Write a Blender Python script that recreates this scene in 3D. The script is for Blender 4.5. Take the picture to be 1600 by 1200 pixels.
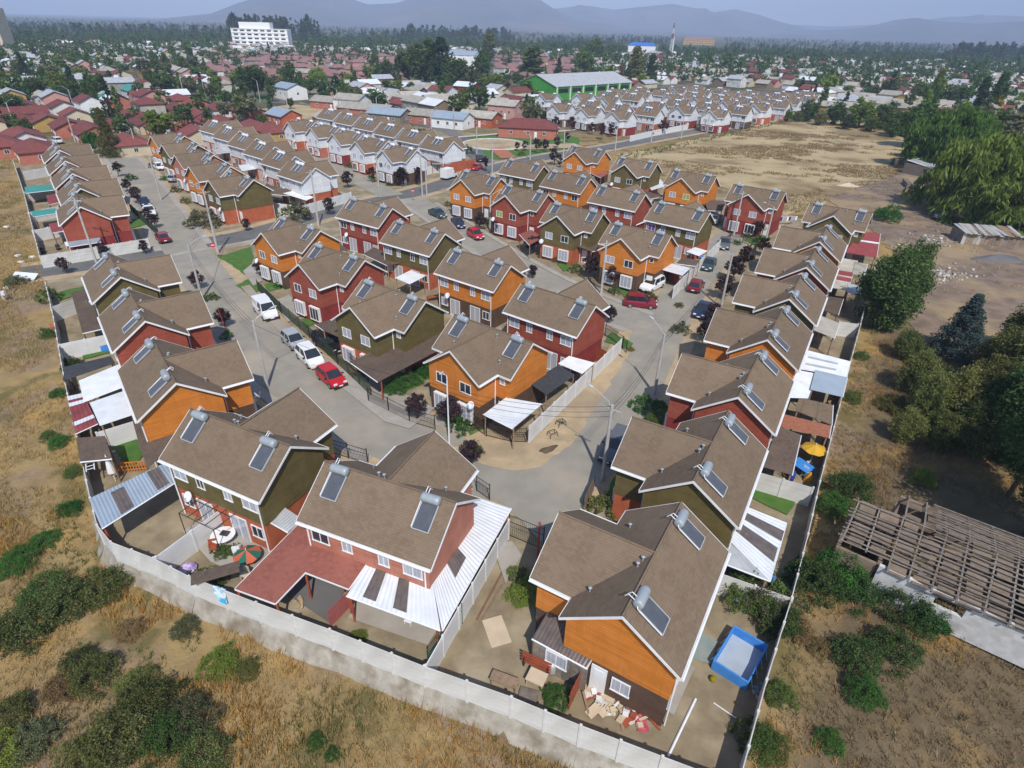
import bpy, bmesh, math, random
import numpy as np
from mathutils import Vector, Matrix
for _o in list(bpy.data.objects):
    bpy.data.objects.remove(_o)
S = bpy.context.scene
COL = S.collection
random.seed(7)
RNG = np.random.default_rng(11)
R = math.radians

# ------------------------------------------------------------------ camera, sky, sun, exposure
CAM_H, F_PX = 30.0, 930.0
ROLL = math.atan(0.028)
PITCH = math.atan((600 - 40) * math.cos(ROLL) / F_PX)
_fw = np.array([0, math.cos(PITCH), -math.sin(PITCH)])
_u0 = np.array([0, math.sin(PITCH), math.cos(PITCH)])
_r0 = np.array([1.0, 0, 0])
_rt = math.cos(ROLL) * _r0 + math.sin(ROLL) * _u0
_up = -math.sin(ROLL) * _r0 + math.cos(ROLL) * _u0
cam_d = bpy.data.cameras.new('camera')
cam = bpy.data.objects.new('camera', cam_d)
COL.objects.link(cam)
cam_d.sensor_fit = 'HORIZONTAL'
cam_d.sensor_width = 36
cam_d.lens = 36 * F_PX / 1600
cam_d.clip_start = 0.5
cam_d.clip_end = 60000
_m = Matrix(((_rt[0], _up[0], -_fw[0], 0), (_rt[1], _up[1], -_fw[1], 0), (_rt[2], _up[2], -_fw[2], CAM_H), (0, 0, 0, 1)))
cam.matrix_world = _m
S.camera = cam

SUN_EL, SUN_AZ = R(50), R(169)          # azimuth clockwise from +Y
W = bpy.data.worlds.new('World')
S.world = W
W.use_nodes = True
nt = W.node_tree
nt.nodes.clear()
sky = nt.nodes.new('ShaderNodeTexSky')
sky.sky_type = 'NISHITA'
sky.sun_disc = False
sky.sun_elevation = SUN_EL
sky.sun_rotation = SUN_AZ
sky.altitude = 200
sky.air_density = 1.0
sky.dust_density = 0.6
sky.ozone_density = 2.5
bg = nt.nodes.new('ShaderNodeBackground')
bg.inputs['Strength'].default_value = 0.135
wo = nt.nodes.new('ShaderNodeOutputWorld')
nt.links.new(sky.outputs[0], bg.inputs[0])
nt.links.new(bg.outputs[0], wo.inputs[0])
sd = bpy.data.lights.new('sun', 'SUN')
sd.energy = 3.8
sd.angle = R(0.5)
sd.color = (1.0, 0.955, 0.89)
sun = bpy.data.objects.new('sun', sd)
COL.objects.link(sun)
_sv = Vector((math.sin(SUN_AZ) * math.cos(SUN_EL), math.cos(SUN_AZ) * math.cos(SUN_EL), math.sin(SUN_EL)))
sun.rotation_euler = _sv.to_track_quat('Z', 'Y').to_euler()
S.view_settings.view_transform = 'Standard'
S.view_settings.look = 'None'
S.view_settings.exposure = 0.35
S.view_settings.gamma = 1.0
S.view_settings.use_curve_mapping = False
S.cycles.use_denoising = True
S.cycles.max_bounces = 5
S.cycles.diffuse_bounces = 3
S.cycles.glossy_bounces = 2
S.cycles.transparent_max_bounces = 6
S.cycles.volume_bounces = 0
S.cycles.sample_clamp_indirect = 6

# ------------------------------------------------------------------ survey helpers (photo point -> place on the ground)
def G(px, py, z=0.0):
    d = _fw * F_PX + _rt * (px - 800) - _up * (py - 600)
    t = (z - CAM_H) / d[2]
    return (float(d[0] * t), float(d[1] * t))
def G3(px, py, z=0.0):
    x, y = G(px, py, z)
    return (x, y, z)
def PX(x, y, z=0.0):
    v = np.array([x, y, z - CAM_H])
    w = v @ _fw
    return 800 + F_PX * (v @ _rt) / w, 600 - F_PX * (v @ _up) / w
def HZ(x, y, py):
    """height above a ground place (x, y) that reaches photo row py"""
    lo, hi = 0.0, 400.0
    for _ in range(40):
        m = (lo + hi) / 2
        if np.array([x, y, m - CAM_H]) @ _fw > 1.0 and PX(x, y, m)[1] > py: lo = m
        else: hi = m
    return lo

# ------------------------------------------------------------------ materials
MATS = {}
def _mix(nt, a, b, fac):
    n = nt.nodes.new('ShaderNodeMix'); n.data_type = 'RGBA'
    for s, v in ((6, a), (7, b)):
        if isinstance(v, tuple): n.inputs[s].default_value = (*v, 1)
        else: nt.links.new(v, n.inputs[s])
    if isinstance(fac, float): n.inputs[0].default_value = fac
    else: nt.links.new(fac, n.inputs[0])
    return n.outputs[2]
def _noise(nt, vec, scale, detail=3.0, rough=0.55):
    n = nt.nodes.new('ShaderNodeTexNoise')
    n.inputs['Scale'].default_value = scale
    n.inputs['Detail'].default_value = detail
    n.inputs['Roughness'].default_value = rough
    nt.links.new(vec, n.inputs['Vector'])
    return n.outputs['Fac']
def _ramp(nt, fac, lo, hi):
    n = nt.nodes.new('ShaderNodeMapRange')
    n.inputs[1].default_value = lo; n.inputs[2].default_value = hi
    nt.links.new(fac, n.inputs[0])
    return n.outputs[0]
def _math(nt, op, a, b=None):
    n = nt.nodes.new('ShaderNodeMath'); n.operation = op
    for i, v in enumerate((a, b)):
        if v is None: continue
        if isinstance(v, (int, float)): n.inputs[i].default_value = v
        else: nt.links.new(v, n.inputs[i])
    return n.outputs[0]
def _base(name):
    m = bpy.data.materials.new(name); m.use_nodes = True
    nt = m.node_tree
    b = nt.nodes['Principled BSDF']
    tc = nt.nodes.new('ShaderNodeTexCoord')
    return m, nt, b, tc.outputs['Object']
def _bump(nt, b, h, strength, dist):
    n = nt.nodes.new('ShaderNodeBump')
    n.inputs['Strength'].default_value = strength
    n.inputs['Distance'].default_value = dist
    nt.links.new(h, n.inputs['Height'])
    nt.links.new(n.outputs[0], b.inputs['Normal'])
def _sep(nt, vec):
    n = nt.nodes.new('ShaderNodeSeparateXYZ')
    nt.links.new(vec, n.inputs[0])
    return n.outputs
def mat(name, c, c2=None, scale=1.5, rough=0.8, bump=0.0, bscale=20.0, metal=0.0, spec=0.3, big=None, lo=0.35, hi=0.65, rnd=0.0, stripe=None):
    """painted / mineral surface: two tones mixed by noise, a broad stain, fine relief, per-object shift"""
    if name in MATS: return MATS[name]
    m, nt, b, v = _base(name)
    c2 = c2 or tuple(x * 0.8 for x in c)
    col = _mix(nt, c, c2, _ramp(nt, _noise(nt, v, scale, 5.0), lo, hi))
    if big:
        col = _mix(nt, col, big[0], _ramp(nt, _noise(nt, v, big[1], 4.0), big[2], big[3]))
    if stripe:       # (axis, period, depth, colour factor)
        ax, per, dep, cf = stripe
        s = _sep(nt, v)[ax]
        fr = _math(nt, 'FRACT', _math(nt, 'DIVIDE', s, per))
        edge = _math(nt, 'LESS_THAN', fr, 0.16)
        col = _mix(nt, col, tuple(x * cf for x in c), _math(nt, 'MULTIPLY', edge, 0.8))
        _bump(nt, b, fr, dep, 0.02)
    if rnd:
        oi = nt.nodes.new('ShaderNodeObjectInfo')
        hs = nt.nodes.new('ShaderNodeHueSaturation')
        nt.links.new(col, hs.inputs['Color'])
        nt.links.new(_math(nt, 'ADD', _math(nt, 'MULTIPLY', oi.outputs['Random'], 2 * rnd), 1 - rnd), hs.inputs['Value'])
        col = hs.outputs[0]
    nt.links.new(col, b.inputs['Base Color'])
    b.inputs['Roughness'].default_value = rough
    b.inputs['Metallic'].default_value = metal
    b.inputs['Specular IOR Level'].default_value = spec
    if bump and not stripe:
        _bump(nt, b, _noise(nt, v, bscale, 4.0), bump, 0.03)
    MATS[name] = m
    return m
def leaf_mat(name, c, c2, c3=None, hue=0.02, val=0.25, trans=0.35):
    if name in MATS: return MATS[name]
    m = bpy.data.materials.new(name); m.use_nodes = True
    nt = m.node_tree; nt.nodes.clear()
    tc = nt.nodes.new('ShaderNodeTexCoord')
    g = nt.nodes.new('ShaderNodeNewGeometry')
    oi = nt.nodes.new('ShaderNodeObjectInfo')
    col = _mix(nt, c, c2, _ramp(nt, _noise(nt, tc.outputs['Object'], 0.9, 4.0), 0.35, 0.65))
    col = _mix(nt, col, c3 or tuple(x * 1.5 for x in c2), _ramp(nt, g.outputs['Random Per Island'], 0.55, 1.0))
    hs = nt.nodes.new('ShaderNodeHueSaturation')
    nt.links.new(col, hs.inputs['Color'])
    nt.links.new(_math(nt, 'ADD', _math(nt, 'MULTIPLY', oi.outputs['Random'], 2 * hue), 0.5 - hue), hs.inputs['Hue'])
    rnd2 = _math(nt, 'FRACT', _math(nt, 'MULTIPLY', oi.outputs['Random'], 7.31))
    nt.links.new(_math(nt, 'ADD', _math(nt, 'MULTIPLY', rnd2, 2 * val), 1 - val), hs.inputs['Value'])
    d = nt.nodes.new('ShaderNodeBsdfDiffuse'); t = nt.nodes.new('ShaderNodeBsdfTranslucent')
    nt.links.new(hs.outputs[0], d.inputs[0]); nt.links.new(hs.outputs[0], t.inputs[0])
    mx = nt.nodes.new('ShaderNodeMixShader'); mx.inputs[0].default_value = trans
    nt.links.new(d.outputs[0], mx.inputs[1]); nt.links.new(t.outputs[0], mx.inputs[2])
    o = nt.nodes.new('ShaderNodeOutputMaterial'); nt.links.new(mx.outputs[0], o.inputs[0])
    MATS[name] = m
    return m
def shingle_mat(name, c, c2, rows=True):
    m, nt, b, v = _base(name)
    sp = _sep(nt, v)
    n = nt.nodes.new('ShaderNodeTexVoronoi'); n.inputs['Scale'].default_value = 4.5
    mp = nt.nodes.new('ShaderNodeMapping'); mp.inputs['Scale'].default_value = (1, 1, 2.2)
    nt.links.new(v, mp.inputs[0]); nt.links.new(mp.outputs[0], n.inputs['Vector'])
    vb = nt.nodes.new('ShaderNodeSeparateColor'); nt.links.new(n.outputs['Color'], vb.inputs[0])
    col = _mix(nt, c, c2, _ramp(nt, vb.outputs[0], 0.0, 1.0))
    col = _mix(nt, col, tuple(x * 1.1 for x in c), _ramp(nt, _noise(nt, v, 0.5, 5.0), 0.45, 0.8))
    col = _mix(nt, col, tuple(x * 0.62 for x in c), _math(nt, 'MULTIPLY', _ramp(nt, _noise(nt, v, 16.0, 3.0), 0.55, 0.75), 0.4))
    fr = _math(nt, 'FRACT', _math(nt, 'DIVIDE', sp[2], 0.085))
    if rows: col = _mix(nt, col, tuple(x * 0.55 for x in c), _math(nt, 'MULTIPLY', _math(nt, 'LESS_THAN', fr, 0.14), 0.45))
    col = _mix(nt, col, tuple(min(1, x * 1.3 + 0.02) for x in c), _math(nt, 'MULTIPLY', _ramp(nt, _noise(nt, v, 0.23, 6.0, 0.7), 0.56, 0.70), 0.35))
    oi = nt.nodes.new('ShaderNodeObjectInfo')
    hs = nt.nodes.new('ShaderNodeHueSaturation'); nt.links.new(col, hs.inputs['Color'])
    nt.links.new(_math(nt, 'ADD', _math(nt, 'MULTIPLY', oi.outputs['Random'], 0.16), 0.92), hs.inputs['Value'])
    nt.links.new(hs.outputs[0], b.inputs['Base Color'])
    b.inputs['Roughness'].default_value = 0.95; b.inputs['Specular IOR Level'].default_value = 0.12
    _bump(nt, b, _math(nt, 'ADD', fr, _noise(nt, v, 14.0, 2.0)) if rows else _noise(nt, v, 14.0, 2.0), 0.5, 0.012)
    MATS[name] = m
    return m
def siding_mat(name, c):
    m, nt, b, v = _base(name)
    sp = _sep(nt, v)
    row = _math(nt, 'FLOOR', _math(nt, 'DIVIDE', sp[2], 0.19))
    fr = _math(nt, 'FRACT', _math(nt, 'DIVIDE', sp[2], 0.19))
    cb = nt.nodes.new('ShaderNodeCombineXYZ')
    nt.links.new(_math(nt, 'FLOOR', _math(nt, 'DIVIDE', _math(nt, 'ADD', sp[0], sp[1]), 2.4)), cb.inputs[0]); nt.links.new(row, cb.inputs[2])
    wn = nt.nodes.new('ShaderNodeTexWhiteNoise'); nt.links.new(cb.outputs[0], wn.inputs['Vector'])
    col = _mix(nt, tuple(x * 1.06 for x in c), tuple(x * 0.84 for x in c), wn.outputs['Value'])
    col = _mix(nt, col, tuple(min(1, x * 1.1 + 0.03) for x in c), _math(nt, 'MULTIPLY', _ramp(nt, _noise(nt, v, 1.1, 5.0), 0.4, 0.75), 0.5))
    col = _mix(nt, col, tuple(x * 0.5 for x in c), _math(nt, 'MULTIPLY', _math(nt, 'LESS_THAN', fr, 0.13), 0.75))
    mp = nt.nodes.new('ShaderNodeMapping'); mp.inputs['Scale'].default_value = (2.2, 2.2, 0.28); nt.links.new(v, mp.inputs[0])
    col = _mix(nt, col, tuple(x * 0.62 for x in c), _math(nt, 'MULTIPLY', _ramp(nt, _noise(nt, mp.outputs[0], 1.0, 5.0), 0.52, 0.75), 0.5))
    col = _mix(nt, col, tuple(min(1, x * 1.12 + 0.05) for x in c), _math(nt, 'MULTIPLY', _ramp(nt, _noise(nt, v, 0.28, 4.0), 0.5, 0.7), 0.45))
    nt.links.new(col, b.inputs['Base Color'])
    b.inputs['Roughness'].default_value = 0.78; b.inputs['Specular IOR Level'].default_value = 0.2
    _bump(nt, b, fr, 0.6, 0.02)
    MATS[name] = m
    return m
def curtain_mat(name, c, dark):
    m, nt, b, v = _base(name)
    sp = _sep(nt, v)
    oi = nt.nodes.new('ShaderNodeObjectInfo')
    w = _math(nt, 'SINE', _math(nt, 'MULTIPLY', _math(nt, 'ADD', _math(nt, 'ADD', sp[0], sp[1]), _math(nt, 'MULTIPLY', oi.outputs['Random'], 9.0)), 27.0))
    col = _mix(nt, c, dark, _ramp(nt, w, -0.6, 1.3))
    col = _mix(nt, col, (0.03, 0.035, 0.045), _ramp(nt, oi.outputs['Random'], 0.72, 0.76))
    nt.links.new(col, b.inputs['Base Color'])
    b.inputs['Roughness'].default_value = 0.08; b.inputs['Specular IOR Level'].default_value = 0.6
    MATS[name] = m
    return m

M = {}
M['roof'] = shingle_mat('brown_shingle', (0.200, 0.146, 0.100), (0.160, 0.115, 0.078))
M['redroof'] = shingle_mat('red_shingle', (0.285, 0.105, 0.078), (0.225, 0.082, 0.062), False)
M['darkshingle'] = shingle_mat('dark_brown_shingle', (0.135, 0.098, 0.075), (0.100, 0.073, 0.058), False)
M['tile'] = mat('terracotta_tile', (0.36, 0.14, 0.08), (0.24, 0.085, 0.05), 6.0, stripe=(0, 0.25, 0.5, 0.6))
for k, c in dict(orange=(0.63, 0.212, 0.032), red=(0.335, 0.078, 0.046), olive=(0.145, 0.112, 0.038), white=(0.74, 0.75, 0.77), brown=(0.105, 0.058, 0.036),
                 brick=(0.42, 0.105, 0.045), darkred=(0.25, 0.034, 0.030), salmon=(0.50, 0.195, 0.130)).items():
    M['side_' + k] = siding_mat('siding_' + k, c)
M['low_brown'] = mat('render_brown', (0.115, 0.066, 0.043), (0.085, 0.05, 0.034), 1.2, 0.85, 0.2)
M['low_brick'] = mat('render_brick', (0.45, 0.125, 0.055), (0.36, 0.09, 0.04), 1.0, 0.85, 0.2)
M['low_darkred'] = mat('render_darkred', (0.26, 0.036, 0.032), (0.20, 0.030, 0.026), 1.0, 0.85, 0.2)
M['low_red'] = mat('render_red', (0.46, 0.165, 0.11), (0.38, 0.13, 0.09), 1.0, 0.85, 0.2)
M['white'] = mat('white_paint', (0.80, 0.80, 0.79), (0.70, 0.69, 0.67), 0.9, 0.55, spec=0.4)
M['pvc'] = mat('white_pvc', (0.82, 0.83, 0.84), (0.72, 0.73, 0.75), 2.0, 0.4, spec=0.5)
M['curtain'] = curtain_mat('curtained_glass', (0.44, 0.45, 0.49), (0.34, 0.35, 0.40))
M['purple'] = curtain_mat('purple_curtain', (0.20, 0.10, 0.34), (0.10, 0.05, 0.2))
M['limecurtain'] = curtain_mat('lime_curtain', (0.34, 0.48, 0.10), (0.2, 0.3, 0.06))
M['glass'] = mat('dark_glass', (0.018, 0.022, 0.028), (0.03, 0.035, 0.04), 0.6, 0.06, spec=0.7)
M['collector'] = mat('collector_glass', (0.075, 0.080, 0.092), (0.098, 0.103, 0.118), 3.0, 0.3, spec=0.6)
M['tank'] = mat('galvanised_tank', (0.36, 0.40, 0.42), (0.30, 0.335, 0.355), 3.0, 0.5, metal=0.15, spec=0.5)
M['tankwhite'] = mat('white_tank', (0.80, 0.82, 0.86), (0.70, 0.72, 0.78), 3.0, 0.35, spec=0.5)
M['steel'] = mat('steel', (0.42, 0.43, 0.45), (0.33, 0.34, 0.36), 5.0, 0.45, metal=0.5)
M['black'] = mat('black_paint', (0.022, 0.021, 0.022), (0.035, 0.032, 0.03), 6.0, 0.55)
M['concrete'] = mat('precast_concrete', (0.68, 0.665, 0.63), (0.57, 0.555, 0.515), 1.4, 0.9, 0.25, 18, big=((0.40, 0.365, 0.31), 0.5, 0.50, 0.75))
M['whitewall'] = mat('whitewashed_wall', (0.70, 0.70, 0.69), (0.58, 0.575, 0.56), 0.9, 0.9, 0.25, 14, big=((0.45, 0.43, 0.40), 0.3, 0.6, 0.9))
M['plinth'] = mat('mud_plaster', (0.42, 0.385, 0.325), (0.29, 0.255, 0.205), 1.3, 0.95, 0.8, 5, big=((0.20, 0.165, 0.115), 0.7, 0.50, 0.72))
M['road'] = mat('concrete_road', (0.305, 0.280, 0.232), (0.26, 0.237, 0.195), 0.5, 0.92, 0.2, 30, big=((0.37, 0.32, 0.25), 0.16, 0.50, 0.70))
M['asphalt'] = mat('old_asphalt', (0.145, 0.142, 0.138), (0.115, 0.112, 0.108), 0.4, 0.92, 0.2, 30, big=((0.20, 0.185, 0.16), 0.06, 0.5, 0.75))
M['pavement'] = mat('pavement_concrete', (0.385, 0.355, 0.31), (0.32, 0.29, 0.25), 0.8, 0.92, 0.2, 25, big=((0.29, 0.24, 0.18), 0.12, 0.5, 0.75))
M['sanddirt'] = mat('sandy_verge', (0.47, 0.355, 0.215), (0.38, 0.285, 0.175), 0.8, 0.97, 0.5, 10, big=((0.275, 0.215, 0.145), 0.12, 0.48, 0.7))
M['yard'] = mat('yard_earth', (0.275, 0.22, 0.135), (0.205, 0.160, 0.100), 0.9, 0.97, 0.6, 7, big=((0.36, 0.30, 0.20), 0.35, 0.48, 0.68))
M['darkdirt'] = mat('brown_lot_earth', (0.245, 0.178, 0.128), (0.150, 0.108, 0.080), 0.5, 0.97, 0.9, 5, big=((0.31, 0.225, 0.13), 0.10, 0.48, 0.62))
M['lawn'] = mat('watered_lawn', (0.052, 0.135, 0.020), (0.085, 0.16, 0.030), 1.3, 0.95, 0.7, 40, big=((0.20, 0.185, 0.07), 0.45, 0.58, 0.8))
M['tan'] = mat('tan_field', (0.45, 0.35, 0.195), (0.36, 0.275, 0.15), 0.12, 0.97, 0.4, 3, big=((0.235, 0.17, 0.085), 0.055, 0.50, 0.60))
M['path'] = mat('park_path', (0.56, 0.50, 0.42), (0.47, 0.41, 0.34), 0.5, 0.95)
M['brickpave'] = mat('red_paving', (0.42, 0.16, 0.09), (0.34, 0.12, 0.07), 2.0, 0.9)
M['tin'] = mat('white_tin_sheet', (0.70, 0.72, 0.74), (0.60, 0.62, 0.64), 0.8, 0.45, spec=0.45, big=((0.60, 0.60, 0.60), 0.3, 0.6, 0.9))
M['bluetin'] = mat('blue_grey_tin', (0.36, 0.43, 0.50), (0.31, 0.37, 0.43), 0.7, 0.45, spec=0.45, metal=0.2)
M['zinc'] = mat('zinc_sheet', (0.50, 0.51, 0.52), (0.40, 0.41, 0.42), 0.9, 0.5, metal=0.2, big=((0.33, 0.27, 0.21), 0.4, 0.6, 0.85))
M['fibre'] = mat('fibre_cement_sheet', (0.40, 0.370, 0.315), (0.30, 0.275, 0.235), 0.6, 0.92, big=((0.22, 0.20, 0.17), 0.15, 0.55, 0.8), rnd=0.18)
M['poly'] = mat('smoked_polycarbonate', (0.155, 0.125, 0.11), (0.105, 0.085, 0.078), 2.0, 0.3, spec=0.5)
M['redtin'] = mat('red_tin', (0.27, 0.058, 0.056), (0.21, 0.045, 0.046), 0.8, 0.6, big=((0.40, 0.16, 0.14), 0.3, 0.6, 0.9), rnd=0.12)
M['redtile'] = mat('town_red_roof', (0.205, 0.060, 0.052), (0.155, 0.048, 0.043), 0.7, 0.85, rnd=0.18, stripe=(0, 0.9, 0.2, 0.75))
M['rosetile'] = mat('rose_tile', (0.28, 0.155, 0.145), (0.22, 0.118, 0.110), 0.7, 0.85, rnd=0.16, stripe=(0, 0.9, 0.2, 0.75))
M['greentin'] = mat('green_paint', (0.06, 0.30, 0.045), (0.05, 0.25, 0.04), 0.4, 0.6)
M['teal'] = mat('teal_sheet', (0.06, 0.30, 0.26), (0.05, 0.24, 0.21), 1.0, 0.6)
M['wood'] = mat('weathered_wood', (0.30, 0.21, 0.14), (0.20, 0.135, 0.09), 3.0, 0.9, 0.4, rnd=0.15)
M['greywood'] = mat('grey_old_wood', (0.255, 0.215, 0.18), (0.165, 0.135, 0.112), 3.5, 0.95, 0.4, rnd=0.22)
M['redwood'] = mat('red_timber', (0.36, 0.085, 0.035), (0.28, 0.06, 0.028), 2.0, 0.8)
M['adobe'] = mat('clay_roof_fill', (0.235, 0.178, 0.128), (0.165, 0.12, 0.085), 1.2, 0.97, 0.7, 5, rnd=0.12)
M['brickwhite'] = mat('whitewashed_brick', (0.66, 0.65, 0.64), (0.50, 0.48, 0.46), 2.2, 0.95, big=((0.36, 0.31, 0.27), 0.7, 0.58, 0.8), stripe=(2, 0.11, 0.5, 0.72))
M['rubber'] = mat('tyre_rubber', (0.018, 0.018, 0.018), (0.03, 0.03, 0.03), 8.0, 0.9)
M['shade'] = mat('black_shade_net', (0.040, 0.042, 0.048), (0.055, 0.057, 0.063), 2.0, 0.85)
M['cream'] = mat('cream_render', (0.58, 0.50, 0.36), (0.50, 0.42, 0.30), 0.5, 0.9)
M['pole'] = mat('pole_concrete', (0.46, 0.445, 0.42), (0.38, 0.365, 0.34), 2.0, 0.9)
M['bark'] = mat('bark', (0.135, 0.10, 0.075), (0.085, 0.062, 0.046), 4.0, 0.95, 0.5)
M['bluepool'] = mat('blue_pool_liner', (0.06, 0.27, 0.68), (0.05, 0.22, 0.58), 2.0, 0.5)
M['cardboard'] = mat('pale_board', (0.58, 0.47, 0.33), (0.50, 0.40, 0.28), 1.0, 0.9)

# ------------------------------------------------------------------ mesh helpers
class MB:
    def __init__(s): s.v = []; s.f = []
    def poly(s, pts):
        n = len(s.v); s.v += [tuple(map(float, p)) for p in pts]; s.f.append(tuple(range(n, n + len(pts)))); return s
    def box(s, c, d, rz=0.0):
        n = len(s.v); cs, sn = math.cos(rz), math.sin(rz)
        for z in (-1, 1):
            for x, y in ((-1, -1), (1, -1), (1, 1), (-1, 1)):
                lx, ly = x * d[0] / 2, y * d[1] / 2
                s.v.append((c[0] + lx * cs - ly * sn, c[1] + lx * sn + ly * cs, c[2] + z * d[2] / 2))
        s.f += [(n, n + 3, n + 2, n + 1), (n + 4, n + 5, n + 6, n + 7)] + [(n + i, n + (i + 1) % 4, n + 4 + (i + 1) % 4, n + 4 + i) for i in range(4)]
        return s
    def prism(s, pts, z0, z1):
        """closed prism over an xy polygon; z0, z1 numbers or lists"""
        n = len(s.v); k = len(pts)
        a = z0 if isinstance(z0, (list, tuple)) else [z0] * k
        b = z1 if isinstance(z1, (list, tuple)) else [z1] * k
        area = sum(pts[i][0] * pts[(i + 1) % k][1] - pts[(i + 1) % k][0] * pts[i][1] for i in range(k))
        if area < 0:
            pts = list(pts)[::-1]; a = list(a)[::-1]; b = list(b)[::-1]
        s.v += [(p[0], p[1], q) for p, q in zip(pts, a)] + [(p[0], p[1], q) for p, q in zip(pts, b)]
        s.f.append(tuple(range(n + k - 1, n - 1, -1))); s.f.append(tuple(range(n + k, n + 2 * k)))
        s.f += [(n + i, n + (i + 1) % k, n + k + (i + 1) % k, n + k + i) for i in range(k)]
        return s
    def tube(s, p, q, r0, r1=None, k=6, cap=True):
        r1 = r0 if r1 is None else r1
        p = Vector(p); q = Vector(q); d = (q - p)
        if d.length < 1e-6: return s
        d.normalize()
        a = d.orthogonal().normalized(); b = d.cross(a)
        n = len(s.v)
        for c, r in ((p, r0), (q, r1)):
            for i in range(k):
                t = 2 * math.pi * i / k
                s.v.append(tuple(c + a * (r * math.cos(t)) + b * (r * math.sin(t))))
        s.f += [(n + i, n + (i + 1) % k, n + k + (i + 1) % k, n + k + i) for i in range(k)]
        if cap:
            s.f.append(tuple(range(n + k - 1, n - 1, -1))); s.f.append(tuple(range(n + k, n + 2 * k)))
        return s
    def path(s, pts, r, k=5):
        for a, b in zip(pts, pts[1:]): s.tube(a, b, r, r, k)
        return s
    def lathe(s, prof, k=12, c=(0, 0, 0), axis='z'):
        n = len(s.v)
        for (r, h) in prof:
            for i in range(k):
                t = 2 * math.pi * i / k
                if axis == 'z': s.v.append((c[0] + r * math.cos(t), c[1] + r * math.sin(t), c[2] + h))
                elif axis == 'x': s.v.append((c[0] + h, c[1] + r * math.cos(t), c[2] + r * math.sin(t)))
                else: s.v.append((c[0] + r * math.sin(t), c[1] + h, c[2] + r * math.cos(t)))
        for j in range(len(prof) - 1):
            s.f += [(n + j * k + i, n + j * k + (i + 1) % k, n + (j + 1) * k + (i + 1) % k, n + (j + 1) * k + i) for i in range(k)]
        s.f.append(tuple(n + i for i in range(k - 1, -1, -1))); s.f.append(tuple(n + (len(prof) - 1) * k + i for i in range(k)))
        return s
    def mesh(s, name, m=None, smooth=False):
        me = bpy.data.meshes.new(name); me.from_pydata(s.v, [], s.f); me.update()
        if m is not None: me.materials.append(m)
        if smooth:
            me.polygons.foreach_set('use_smooth', [True] * len(me.polygons))
        return me
    def build(s, name, m, parent=None, smooth=False):
        return ob(name, s.mesh(name, m, smooth), parent)
def npmesh(name, v, f, m, smooth=False):
    """big mesh from numpy arrays, f is (n,3) or (n,4)"""
    me = bpy.data.meshes.new(name)
    v = np.asarray(v, np.float32); f = np.asarray(f, np.int32); k = f.shape[1]
    me.vertices.add(len(v)); me.vertices.foreach_set('co', v.ravel())
    me.loops.add(f.size); me.loops.foreach_set('vertex_index', f.ravel())
    me.polygons.add(len(f)); me.polygons.foreach_set('loop_start', np.arange(0, f.size, k, dtype=np.int32))
    if smooth: me.polygons.foreach_set('use_smooth', np.ones(len(f), bool))
    me.update(calc_edges=True)
    if m is not None: me.materials.append(m)
    return me
def ob(name, me, parent=None, loc=(0, 0, 0), rz=0.0, m=None, sc=None):
    o = bpy.data.objects.new(name, me)
    o.location = loc
    o.rotation_euler = (0, 0, rz)
    if sc is not None: o.scale = sc
    if parent is not None: o.parent = parent
    COL.objects.link(o)
    if m is not None:
        o.material_slots[0].link = 'OBJECT'; o.material_slots[0].material = m
    return o
def tag(o, label=None, cat=None, group=None, kind=None):
    if label: o['label'] = label
    if cat: o['category'] = cat
    if group: o['group'] = group
    if kind: o['kind'] = kind
    return o
def empty(name, loc, rz=0.0, label=None, cat=None, group=None):
    o = ob(name, None, None, loc, rz)
    o.empty_display_size = 0.3
    return tag(o, label, cat, group)
def fract(x): return x - math.floor(x)
def inpoly(x, y, P):
    c = False; n = len(P)
    for i in range(n):
        x1, y1 = P[i]; x2, y2 = P[i - 1]
        if (y1 > y) != (y2 > y) and x < (x2 - x1) * (y - y1) / (y2 - y1) + x1: c = not c
    return c
ORD = ['first', 'second', 'third', 'fourth', 'fifth', 'sixth', 'seventh', 'eighth', 'ninth', 'tenth', 'eleventh', 'twelfth', 'thirteenth', 'fourteenth']
# ------------------------------------------------------------------ ground
FRONT = [(-26.5, 27.8), (-24.8, 26.4), (-21.5, 25.2), (-18.7, 23.9), (-14.1, 22.2), (-9.5, 20.6), (-4.1, 18.6), (0.4, 17.1), (3.7, 15.8), (7.3, 14.5), (10.4, 13.4)]
RIGHT = [(10.4, 13.4), (13.4, 18.4), (16.7, 23.6), (19.8, 28.8), (22.9, 34.2), (26.1, 39.6), (30.2, 46.5), (34.2, 53.3), (39.6, 62.3), (46.0, 73.2), (53.0, 85.0)]
LEFT = [(-57.3, 67.8), (-49.9, 58.3), (-42.4, 48.3), (-38.5, 43.2), (-34.0, 37.4), (-28.5, 30.3), (-26.5, 27.8)]
ESTATE = [(-114, 139.5), (-64.4, 77), (-57.3, 67.8)] + LEFT[1:] + FRONT[1:] + RIGHT[1:] + [(62, 101), (48, 122), (30, 150), (22, 172), (5, 190), (-12, 205), (-70, 235)]
DROP = [(-57.3, 67.8)] + LEFT[1:] + FRONT[1:] + RIGHT[1:4]
_dp = np.array(DROP)
def edge_dist(x, y):
    best = np.full(np.shape(x), 1e9)
    for (x1, y1), (x2, y2) in zip(_dp[:-1], _dp[1:]):
        dx, dy = x2 - x1, y2 - y1
        t = np.clip(((x - x1) * dx + (y - y1) * dy) / (dx * dx + dy * dy), 0, 1)
        best = np.minimum(best, np.hypot(x - x1 - t * dx, y - y1 - t * dy))
    return best
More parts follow.
